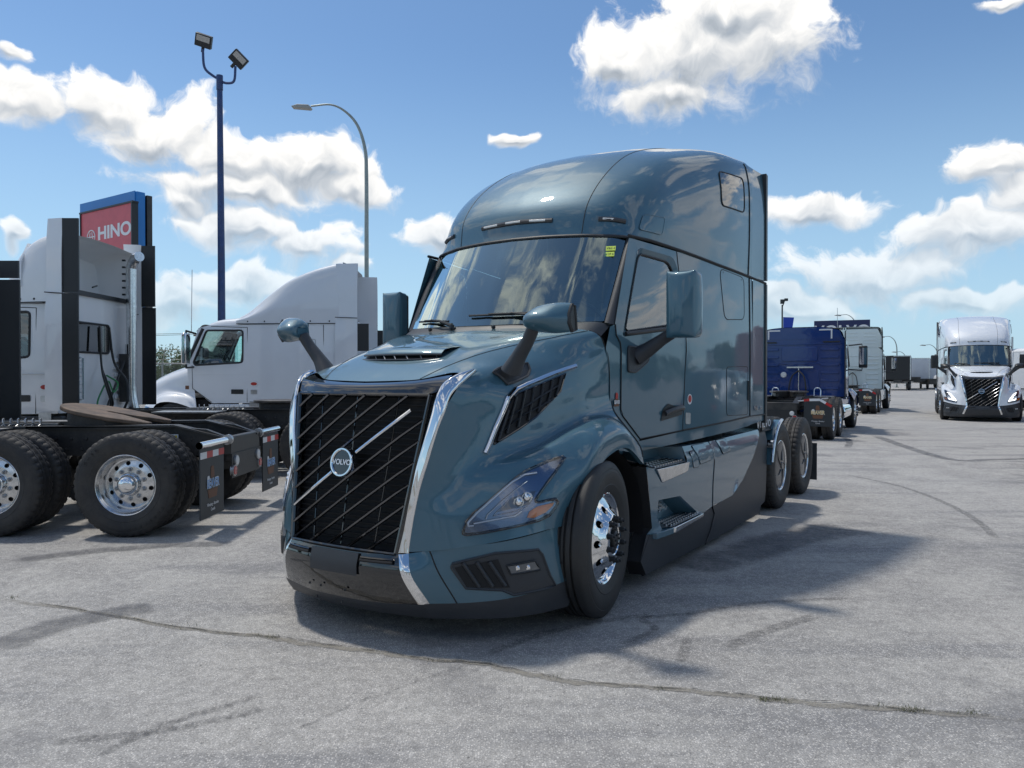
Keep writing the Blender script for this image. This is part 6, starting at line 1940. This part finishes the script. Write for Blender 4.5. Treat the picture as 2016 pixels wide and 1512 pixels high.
for (x, z, ry, rz_) in ((-.50, 11.95, .28, .15), (.58, 11.38, .72, .5)):
    fl = mk('floodlight', G().box((0, 0, 0), (.50, .16, .38)).g, BLACK, fp, loc=(x, -.05, z), rot=(.55, ry, rz_), bevel=.02)
    mk('lamp_glass', G().box((0, -.082, .07), (.40, .01, .17)).g, mat('flood_glass', (.42, .40, .37), .2), fl)
    for kx in range(6): mk('cooling_fin', G().box((-.2 + kx * .08, .10, 0), (.012, .06, .34)).g, BLACK, fl)
    mk('knuckle', G().tube([(0, 0, -.19), (0, 0, -.34)], .05, 8).g, BLACK, fl)

def street_lamp(x, y, h, arm, label, s=-1, th=.09, group=None):
    o = empty('street_lamp', None, (x, y, 0), 0, label, 'street lamp', group)
    c = arm
    mk('lamp_post', G().tube(dense([(0, 0, 0), (0, 0, h * .5), (0, 0, h - c * 1.0), (s * c * .02, 0, h - c * .62), (s * c * .12, 0, h - c * .30), (s * c * .29, 0, h - c * .10), (s * c * .50, 0, h), (s * c * .78, 0, h - c * .02)], 5), [th + (.035 - th) * min(1, i / 30) for i in range(36)], 12).g, GALV, o)
    mk('lamp_head', G().xz([(0, 0), (.12, .10), (.55, .09), (.78, 0), (.74, -.05), (.05, -.06)], -.14, .14).g, mat('lamp_head_grey', (.33, .33, .31), .5), o, loc=(s * c * .76 + (s * .02), 0, h - c * .05), rot=(0, R(4) * s, math.pi if s < 0 else 0), bevel=.02)
    mk('lamp_base', G().box((0, 0, .05), (.4, .4, .1)).g, GALV, o)
    return o
street_lamp(-5.66, 30.0, 12.10, 2.75, "tall galvanised street lamp curving left, nearest behind the white sleeper", -1, .095)
far = "street lamps far off across the yard"
street_lamp(62.0, 112.0, 6.1, 2.4, "small distant street lamp just left of the white tractor's mirror", -1, .10, far)
street_lamp(62.5, 122.0, 5.4, 2.0, "faint distant street lamp above the white box bodies", -1, .10, far)
street_lamp(52.0, 104.0, 6.9, 2.2, "distant street lamp rising beside the pale tractor's mirror", -1, .10, far)
street_lamp(43.0, 96.0, 9.2, 2.6, "distant street lamp arching behind the navy sign", -1, .10, far)
up = empty('utility_pole', None, (-16.5, 41.0, 0), 0, "wooden utility pole beyond the fence at left", 'utility pole')
WOOD = mat('pole_wood', (.16, .12, .09), .85, var=.25, vscale=3)
mk('post', G().tube([(0, 0, 0), (0, 0, 3.9)], [.14, .10], 10).g, WOOD, up)
mk('crossarm', G().box((0, 0, 3.72), (.9, .08, .08)).g, WOOD, up)
for xx in (-.38, 0, .38): mk('insulator', G().lathe([(0, .10), (.03, .09), (.04, 0)], 8, 'z', c=(xx, 0, 3.76)).g, ALU_DULL, up)
up2 = empty('utility_pole', None, (66.0, 118.0, 0), 0, "far utility pole above the white conventional truck", 'utility pole')
mk('post', G().tube([(0, 0, 0), (0, 0, 5.0)], .14, 8).g, WOOD, up2); mk('crossarm', G().box((0, 0, 4.8), (2.4, .1, .12)).g, WOOD, up2)
for (a, b, sag) in (((-16.9, 41, 3.85), (-40, 42, 4.6), .35), ((-16.1, 41, 3.85), (6, 41.5, 4.4), .4), ((-16.5, 41, 3.80), (-40, 42, 4.45), .38)):
    pts = [(a[0] + (b[0] - a[0]) * t, a[1] + (b[1] - a[1]) * t, a[2] + (b[2] - a[2]) * t - sag * 4 * t * (1 - t)) for t in np.linspace(0, 1, 16)]
    mk('cable', G().tube([(x + 16.5, y - 41, z) for x, y, z in pts], .012, 4).g, HOSE, up)

# chain-link fence with barbed wire
fe = empty('chain_link_fence', None, (-17, 29.5, 0), 0, "chain-link fence topped with barbed wire between the white tractors", 'fence')
FW = mat('fence_wire', (.30, .31, .30), .5, .6)
g = G(); Lf = 13.0
for i in range(int(Lf / .085)):
    x = i * .085
    for d in (1, -1):
        x1 = x + d * 1.95
        t0, t1 = 0, 1
        if x1 > Lf: t1 = (Lf - x) / (x1 - x)
        if x1 < 0: t1 = (0 - x) / (x1 - x)
        z0 = .05; 
        a = (x, 0, z0); b = (x + (x1 - x) * t1, 0, z0 + 1.95 * t1)
        w = .004
        g.add([(a[0] - w, 0, a[2]), (a[0] + w, 0, a[2]), (b[0] + w, 0, b[2]), (b[0] - w, 0, b[2])], [(0, 1, 2, 3)])
tag(mk('wire_mesh', g.g, FW, fe), kind='stuff')
mk('top_rail', G().tube([(0, 0, 2.04), (Lf, 0, 2.04)], .028, 8).g, FW, fe)
for i in range(6):
    x = 1.2 + i * 2.4
    mk('post', G().tube([(x, 0, 0), (x, 0, 2.06)], .035, 8).g, FW, fe)
    mk('wire_arm', G().tube([(x, 0, 2.04), (x + .22, -.22, 2.62)], .018, 6).g, FW, fe)
for k in range(3):
    z = 2.20 + k * .18
    mk('barbed_wire', G().tube([(0, -.05 - k * .07, z)] + [(x, -.05 - k * .07, z - .02 * (i % 2)) for i, x in enumerate(np.linspace(.6, Lf, 20))], .006, 4).g, FW, fe)
    g = G()
    for i in range(90): g.box((i * Lf / 90, -.05 - k * .07, z), (.012, .03, .03), Matrix.Rotation(i, 3, 'X'))
    tag(mk('barbs', g.g, FW, fe), kind='stuff')

# HINO sign on its frame
sg = empty('dealer_sign', None, (-10.78, 22.0, 0), math.atan2(.566, -.824), "red HINO sign board in a dark frame, standing before the blue board", 'sign')
RSIGN = mat('sign_red', (.60, .10, .12), .45, var=.06, vscale=3)
mk('sign_panel', G().bx(.08, 2.92, .0, .02, 4.55, 6.52).g, RSIGN, sg)
for a in ((0, 3.0, 6.52, 6.57), (0, 3.0, 4.50, 4.55)): mk('sign_frame', G().bx(a[0], a[1], -.14, .05, a[2], a[3]).g, BLACK, sg)
for a in ((.03, .08), (2.92, 2.97)): mk('sign_frame', G().bx(a[0], a[1], -.14, .05, 4.55, 6.52).g, BLACK, sg)
mk('sign_post', G().bx(.6, .85, .05, .30, 0, 4.45).bx(2.2, 2.45, .05, .30, 0, 4.45).g, BLACK, sg)
# the sign's face looks along local +y after the frame is turned, so the lettering runs from high x to low x
rt = frame_rot((-1, 0, 0), (0, 0, 1))
text('lettering', 'HINO', .53, WHITETAPE, sg, (1.03, .024, 5.80), rt, .004, sx=1.36, bold=.016)
mk('logo_ring', G().tube([(2.33 + .22 * math.cos(a), .026, 5.76 + .20 * math.sin(a)) for a in np.linspace(.5, 2 * math.pi + .5, 26)], .020, 6).tube([(2.12, .026, 5.76), (2.54, .026, 5.76)], .018).tube([(2.22, .026, 5.62), (2.28, .026, 5.90)], .016).tube([(2.44, .026, 5.62), (2.38, .026, 5.90)], .016).g, WHITETAPE, sg)
sb = empty('blue_board', None, (-10.98, 22.50, 0), math.atan2(.566, -.824), "tall bright blue sign board behind the red HINO sign", 'sign board')
BSIGN = mat('sign_blue', (.02, .20, .55), .4)
mk('board_face', G().bx(.05, 3.2, -.03, .0, 3.6, 6.98).g, BSIGN, sb)
mk('board_case', G().bx(0, 3.25, -.30, -.03, 3.6, 6.97).g, BSIGN, sb, bevel=.02)
mk('board_back', G().bx(-.02, 3.0, -.50, -.34, 3.4, 6.90).g, FRAME, sb)
mk('board_post', G().bx(.5, .8, -.30, -.05, 0, 3.6).bx(2.4, 2.7, -.30, -.05, 0, 3.6).g, FRAME, sb)

# navy sign far right, lettering partly hidden by the pale tractor
vs_ = empty('brand_sign', None, (26.9, 62.0, 0), R(-24), "navy blue board with white VOLVO lettering above the pale tractor", 'sign')
NAVY = mat('sign_navy', (.010, .018, .085), .4)
mk('sign_panel', G().bx(-2.4, 1.75, -.15, .15, 4.55, 6.05).g, NAVY, vs_, bevel=.02)
text('lettering', 'VOLVO', 1.05, WHITETAPE, vs_, (-.30, -.16, 5.22), frame_rot((1, 0, 0), (0, 0, 1)), .01, sx=1.1, bold=.03, spacing=1.1)
mk('sign_post', G().bx(-1.6, -1.3, -.12, .12, 0, 4.55).bx(.7, 1.0, -.12, .12, 0, 4.55).g, FRAME, vs_)
ll = empty('flag_lamp', None, (21.05, 60.0, 0), 0, "slim lamp post with twin heads behind the blue tractor", 'lamp post')
mk('lamp_post', G().tube([(0, 0, 0), (0, 0, 7.1)], .06, 8).tube(dense([(0, 0, 6.9), (.1, 0, 7.2), (.2, 0, 7.45)], 3), .04, 6).g, BLACK, ll)
mk('lamp_head', G().box((.0, 0, 7.35), (.26, .2, .34)).g, BLACK, ll); mk('lamp_head', G().box((.30, 0, 7.5), (.24, .2, .2)).g, BLACK, ll)
bn = mk('banner', G().xz([(.08, 6.15), (.92, 6.12), (.80, 5.30), (.08, 5.30)], -.015, .015).g, mat('banner_blue', (.01, .05, .38), .6), None)
bn.location = (21.05, 60.0, 0); tag(bn, "plain bright blue banner hanging beside the slim lamp post", 'banner')

# ------------------------------------------------------------------ trees
def leaf_mat(name, c1, c2):
    m = bpy.data.materials.new(name); m.use_nodes = True
    g = NT(m.node_tree); out = g.n('ShaderNodeOutputMaterial'); b = g.n('ShaderNodeBsdfPrincipled')
    oi = g.n('ShaderNodeTexCoord'); nz = g.noise(oi.outputs['Object'], 1.4, 3)
    nz2 = g.noise(oi.outputs['Object'], 14, 2)
    g.set(b.inputs['Base Color'], g.mix(g.ramp(g.m('ADD', nz.outputs[0], g.m('MULTIPLY', nz2.outputs[0], .4)), .5, .9), (*c1, 1), (*c2, 1)))
    b.inputs['Roughness'].default_value = .6
    tl = g.n('ShaderNodeBsdfTranslucent'); tl.inputs[0].default_value = (*[c * 1.6 for c in c2], 1)
    mx = g.n('ShaderNodeMixShader'); mx.inputs[0].default_value = .25
    g.t.links.new(b.outputs[0], mx.inputs[1]); g.t.links.new(tl.outputs[0], mx.inputs[2]); g.t.links.new(mx.outputs[0], out.inputs[0])
    return m
LEAF = leaf_mat('leaves', (.035, .060, .018), (.085, .115, .040))
CONIF = leaf_mat('needles', (.018, .035, .018), (.040, .065, .030))
BARK = mat('bark', (.09, .07, .055), .9, var=.3)


def tree(x, y, h, w, label, conifer=False, n=2600, seed=1, group=None, leaf=.16):
    rnd = random.Random(seed)
    o = empty('spruce_tree' if conifer else 'leafy_tree', None, (x, y, 0), rnd.uniform(0, 6), label, 'tree', group)
    g = G().tube([(0, 0, 0), (w * .02, 0, h * .4), (0, w * .02, h * (.95 if conifer else .7))], [w * .07 + .05, w * .05, .03], 8)
    cl = []
    if not conifer:
        for i in range(11):
            a = i * 2.4; r = w * .36 * rnd.uniform(.3, 1.0); z = h * rnd.uniform(.42, .86)
            g.tube([(0, 0, h * .3 + z * .15), (r * .5 * math.cos(a), r * .5 * math.sin(a), z * .75), (r * math.cos(a), r * math.sin(a), z)], [.05, .035, .015], 5)
            cl.append((r * math.cos(a), r * math.sin(a), z, w * rnd.uniform(.16, .27)))
    mk('trunk', g.g, BARK, o)
    V = []; F = []
    for i in range(n):
        if conifer:
            t = rnd.random() ** 1.4; z = h * (.06 + .94 * t); rr = w * .5 * (1 - t) * (.75 + .25 * math.sin(z * 9))
            a = rnd.uniform(0, 6.283); q = rr * rnd.uniform(.5, 1); c = Vector((q * math.cos(a), q * math.sin(a), z - q * .18))
        else:
            k = rnd.choice(cl); d = Vector((rnd.gauss(0, 1), rnd.gauss(0, 1), rnd.gauss(0, .8))).normalized() * k[3] * rnd.uniform(.55, 1.05)
            c = Vector(k[:3]) + d
        u = Vector((rnd.gauss(0, 1), rnd.gauss(0, 1), rnd.gauss(0, 1))).normalized(); v_ = u.cross(Vector((rnd.gauss(0, 1), rnd.gauss(0, 1), rnd.gauss(0, 1)))).normalized()
        s = leaf * rnd.uniform(.6, 1.4); b_ = len(V)
        V += [tuple(c - u * s), tuple(c + v_ * s * .5), tuple(c + u * s), tuple(c - v_ * s * .5)]; F.append((b_, b_ + 1, b_ + 2, b_ + 3))
    me = bpy.data.meshes.new('crown'); me.from_pydata(V, [], F)
    mk('crown', me, CONIF if conifer else LEAF, o)
    return o
tree(-18.6, 42.5, 3.1, 3.4, "small green tree beyond the fence, left of the white sleeper's bonnet", n=5000, leaf=.07, seed=5)
tree(-22.5, 46, 3.0, 3.5, "bushy tree beyond the fence, screened by the white day cab", n=2500, leaf=.10, seed=8)
tree(36.5, 58.0, 3.9, 2.2, "dark tree top showing right of the white tractor's roof", n=1800, leaf=.12, seed=9)

# ------------------------------------------------------------------ far trucks
def box_truck(x, y, rz, label, body_m, L=6.0, H=3.6, W=2.5, cabm=P_WHITE, wheels=True, zb=1.15):
    T = empty('box_truck', None, (x, y, 0), rz, label, 'truck')
    mk('cargo_box', G().bx(-L / 2, L / 2, -W / 2, W / 2, zb, H).g, body_m, T, bevel=.03)
    for s in (1, -1):
        mk('corner_post', G().bx(-L / 2 - .02, -L / 2 + .05, s * (W / 2 - .08), s * (W / 2 + .01), zb, H + .01).g, ALU, T)
    mk('top_rail', G().bx(-L / 2 - .02, -L / 2 + .04, -W / 2, W / 2, H - .08, H + .015).g, ALU, T)
    mk('frame_rail', G().bx(-L / 2, L / 2 + 2, -.4, .4, .85, zb).g, FRAME, T)
    mk('cab', G().xz(rounded([(L / 2 + .15, .7), (L / 2 + .15, 2.5), (L / 2 + .9, 2.55), (L / 2 + 1.35, 1.75), (L / 2 + 2.1, 1.5), (L / 2 + 2.2, .6)], .1), -1.0, 1.0).g, cabm, T, bevel=.06)
    mk('cab_glass', G().xz([(L / 2 + .45, 1.7), (L / 2 + .45, 2.35), (L / 2 + .88, 2.38), (L / 2 + 1.28, 1.72)], -1.01, 1.01).g, GLASS_D, T)
    for wx in (-L / 2 + 1.4, L / 2 + 1.4):
        for s in (1, -1):
            mk('wheel', cached('far_wheel', lambda: G().lathe([(0, -.04), (.2, -.02), (.26, 0), (.44, 0), (.48, -.04), (.48, -.24), (.3, -.26)], 20).g, RUBBER), None, T, loc=(wx, s * W / 2 * .95, .48), rot=(0, 0, 0 if s > 0 else math.pi))
            mk('hub', cached('far_hub', lambda: G().lathe([(0, .02), (.12, .0), (.24, .012), (.26, 0)], 16).g, ALU), None, T, loc=(wx, s * (W / 2 * .95 + .01), .48), rot=(0, 0, 0 if s > 0 else math.pi))
    return T
DKBOX = mat('black_box_body', (.012, .013, .015), .35)
WHBOX = mat('white_box_body', (.62, .64, .67), .4, var=.06, vscale=1)
box_truck(43.2, 86.0, R(62), "black box-bodied truck at the far end of the yard", DKBOX, L=7, H=3.75)
box_truck(49.0, 93.0, R(62), "white box-bodied truck beside the black one, its corner posts bright", WHBOX, L=7, H=3.65)
box_truck(53.0, 97.5, R(62), "white box-bodied truck, rightmost of the far pair", WHBOX, L=7, H=3.70)
ct = empty('chassis_cab', None, (51.2, 88.0, 0), 0, "white conventional truck with bare chassis, far off before the box bodies", 'truck')
mk('frame_rail', G().bx(-9.6, 2, -.45, .45, .95, 1.25).g, FRAME, ct)
mk('frame_clutter', G().bx(-9, -5, -1.0, 1.0, 1.25, 1.45).bx(-4, -3, -1, 1, .6, 1.2).g, FRAME, ct)
mk('cab', G().xz(rounded([(-.2, .8), (-.2, 2.75), (-.9, 2.8), (-1.4, 2.75), (-1.4, .8)], .1), -1.1, 1.1).g, P_WHITE, ct, bevel=.05)
ct.rotation_euler = (0, 0, 0)
mk('hood', G().xz(rounded([(-1.2, .7), (-1.2, 1.9), (-2.4, 1.6), (-2.6, .6)], .15), -1.05, 1.05).g, P_WHITE, ct, bevel=.08)
mk('cab_glass', G().xz([(-.45, 1.9), (-.45, 2.55), (-.95, 2.55), (-1.3, 1.9)], -1.11, 1.11).g, GLASS_D, ct)
for wx in (-9.0, -1.9, 1.0):
    for s in (1, -1):
        mk('wheel', MESH['far_wheel'], None, ct, loc=(wx, s * 1.2, .48), rot=(0, 0, 0 if s > 0 else math.pi)); mk('hub', MESH['far_hub'], None, ct, loc=(wx, s * 1.21, .48), rot=(0, 0, 0 if s > 0 else math.pi))

# ------------------------------------------------------------------ beyond the frame: what the paint mirrors
def car(x, y, rz, label, P, suv=True, group='cars parked along the yard'):
    T = empty('parked_car', None, (x, y, 0), rz, label, 'car', group)
    H = 1.70 if suv else 1.42
    def sec(x_, zt, w, zs, wt): return [(x_, w, .32), (x_, w + .03, .62), (x_, w, zs), (x_, wt, zt - .06 if zt > zs + .1 else zs + .02), (x_, wt * .6, zt), (x_, 0, zt + .015)]
    rows = [sec(2.30, .72, .70, .70, .62), sec(2.15, .88, .84, .84, .76), sec(1.2, 1.04, .90, .98, .78), sec(.80, 1.10, .90, 1.0, .72), sec(.15, H - .06, .91, 1.02, .62), sec(-.7, H, .91, 1.03, .64), sec(-1.7, H - .08, .90, 1.03, .62), sec(-2.15, 1.10, .86, 1.0, .72), sec(-2.30, .95, .78, .88, .68)]
    mk('body', weld(mirror_geo(Net(rows).grid(0, 8, 32, 0, 5, 15))), P, T, sharp=50)
    for s in (1, -1):
        mk('side_glass', G().add([(x_, y_ * s, z_) for x_, y_, z_ in [(.62, .90, 1.06), (.05, .79, H - .18), (-1.6, .79, H - .20), (-1.95, .88, 1.08)]], [(0, 1, 2, 3)]).g, GLASS_D, T)
        for wx in (1.38, -1.42):
            w = empty('wheel', T, (wx, .90 * s, .34), 0 if s > 0 else math.pi)
            mk('tyre', cached('car_tyre', lambda: G().lathe([(.2, -.03), (.22, 0), (.32, 0), (.34, -.03), (.34, -.19), (.2, -.2)], 28).g, RUBBER_N), None, w)
            mk('rim', cached('car_rim', lambda: G().lathe([(0, -.02), (.05, -.01), (.17, -.05), (.2, -.01), (.215, .0), (.215, -.03)], 20).g, ALU), None, w)
        mk('headlight', G().box((2.12, .66 * s, .72), (.12, .30, .10)).g, LENS, T); mk('tail_lamp', G().box((-2.2, .70 * s, .95), (.08, .22, .16)).g, RED, T)
    return T
P_DARK = paint('near_black_paint', (.012, .014, .018), .4, .3)
P_GREY = paint('grey_car_paint', (.09, .10, .11), .6, .3)
P_RED = paint('red_truck_paint', (.28, .012, .012), .1, .3)
for i, (x, y, a, P, lab) in enumerate([(10.4, 12.4, 50, P_DARK, "black estate car parked beside the tractor, nearest of the row"), (13.4, 15.6, 47, P_DARK, "dark four-wheel drive parked behind the black estate car"), (16.6, 19.0, 52, P_GREY, "grey four-wheel drive, last of the parked row"), (9.4, 6.2, 70, P_GREY, "grey car parked out to the right of the camera")]):
    car(x, y, R(a), lab, P)
tree(84, 62, 7, 7, "broad leafy tree right of the yard, beyond the parked cars", n=2500, leaf=.35, seed=11)
for i, (x, y, h, c) in enumerate([(78, 76, 8, True), (90, 50, 9, True), (88, 70, 7, False), (80, 36, 7.5, True), (-72, 2, 9, True), (-74, -12, 8, False), (-70, -28, 10, True), (-76, 16, 7, False)]):
    tree(x, y, h, h * (.42 if c else .85), ["tall dark spruce beyond the grey cars", "slender spruce at the far right", "leafy tree between the two spruces at right", "spruce nearest the camera at the far right", "spruce nearest the left lot line", "leafy tree left behind the camera", "tall spruce far left behind the camera", "leafy tree left, level with the camera"][i], c, n=1800, leaf=.35, seed=20 + i)
bd = empty('workshop_building', None, (-6, -34, 0), R(4), "long low beige workshop with roller doors behind the camera", 'building')
BEIGE = mat('beige_cladding', (.42, .38, .31), .7, var=.06)
mk('wall', G().bx(-26, 26, -6, 6, 0, 6.2).g, BEIGE, bd)
mk('roof', G().bx(-26.4, 26.4, -6.4, 6.4, 6.2, 6.7).g, mat('roof_edge', (.10, .13, .18), .5), bd)
for k in range(8):
    x = -22 + k * 6
    d = mk('roller_door', G().bx(x - 2, x + 2, 5.98, 6.05, 0, 4.5).g, mat('door_white', (.6, .6, .58), .5), bd)
bd2 = empty('warehouse', None, (96, 80, 0), R(-58), "pale metal warehouse at the right, beyond the trees", 'building')
mk('wall', G().bx(-16, 16, -6, 6, 0, 6).g, mat('warehouse_wall', (.46, .46, .44), .6, var=.05), bd2)
mk('roof', G().bx(-16.3, 16.3, -6.3, 6.3, 6, 6.4).g, mat('roof_edge', (.10, .13, .18), .5), bd2)
for k in range(5): mk('loading_door', G().bx(-13 + k * 6, -9.4 + k * 6, -6.06, -5.98, 0, 3.6).g, mat('door_grey', (.22, .22, .22), .5), bd2)
rt_ = empty('red_trailer', None, (23.5, 26.5, 0), R(58), "red trailer parked beyond the cars at right", 'trailer')
mk('box', G().bx(-3, 3, -1.25, 1.25, 1.2, 3.6).g, P_RED, rt_, bevel=.04); mk('frame_rail', G().bx(-3, 3, -.5, .5, .9, 1.2).g, FRAME, rt_)
for wx in (-1.8, -.6):
    for s in (1, -1): mk('wheel', MESH['far_wheel'], None, rt_, loc=(wx, s * 1.2, .48), rot=(0, 0, 0 if s > 0 else math.pi))

# far belt of trees round the yard, too distant to tell its trees apart
rnd = random.Random(3); V = []; F = []
for i in range(26000):
    a = math.radians(rnd.uniform(37, 323)); r = 190 + 30 * rnd.random()
    hh = 4.2 + 1.8 * math.sin(a * 23) + 1.3 * math.sin(a * 61 + 1) + .8 * math.sin(a * 131)
    c = Vector((r * math.sin(a), r * math.cos(a), hh * rnd.random() ** .7)); s = rnd.uniform(.35, .8)
    u = Vector((math.cos(a), -math.sin(a), rnd.gauss(0, .5))).normalized(); w = Vector((rnd.gauss(0, .4), rnd.gauss(0, .4), 1)).normalized()
    b_ = len(V); V += [tuple(c - u * s), tuple(c - w * s * .7), tuple(c + u * s), tuple(c + w * s * .7)]; F.append((b_, b_ + 1, b_ + 2, b_ + 3))
me = bpy.data.meshes.new('tree_belt'); me.from_pydata(V, [], F)
tag(mk('tree_belt', me, LEAF, None), kind='stuff')
# ------------------------------------------------------------------ the two long-nose tractors
HERO = aero_truck((-.459, 5.577, 0), R(270 - 32.0), "slate blue sleeper tractor with tall roof and diagonal-bar grille, nearest in the yard", P_BLUE, hero=True, steer=R(7))
SEC = aero_truck((16.55, 27.2, 0), R(270 - 27.5), "white high-roof sleeper tractor with black bumper and mirrors, facing the camera at right", P_WHITE_B, hero=False, bump_m=CHARCOAL, mirror_m=BLACK, skirt_m=CHARCOAL, lower_m=CHARCOAL)
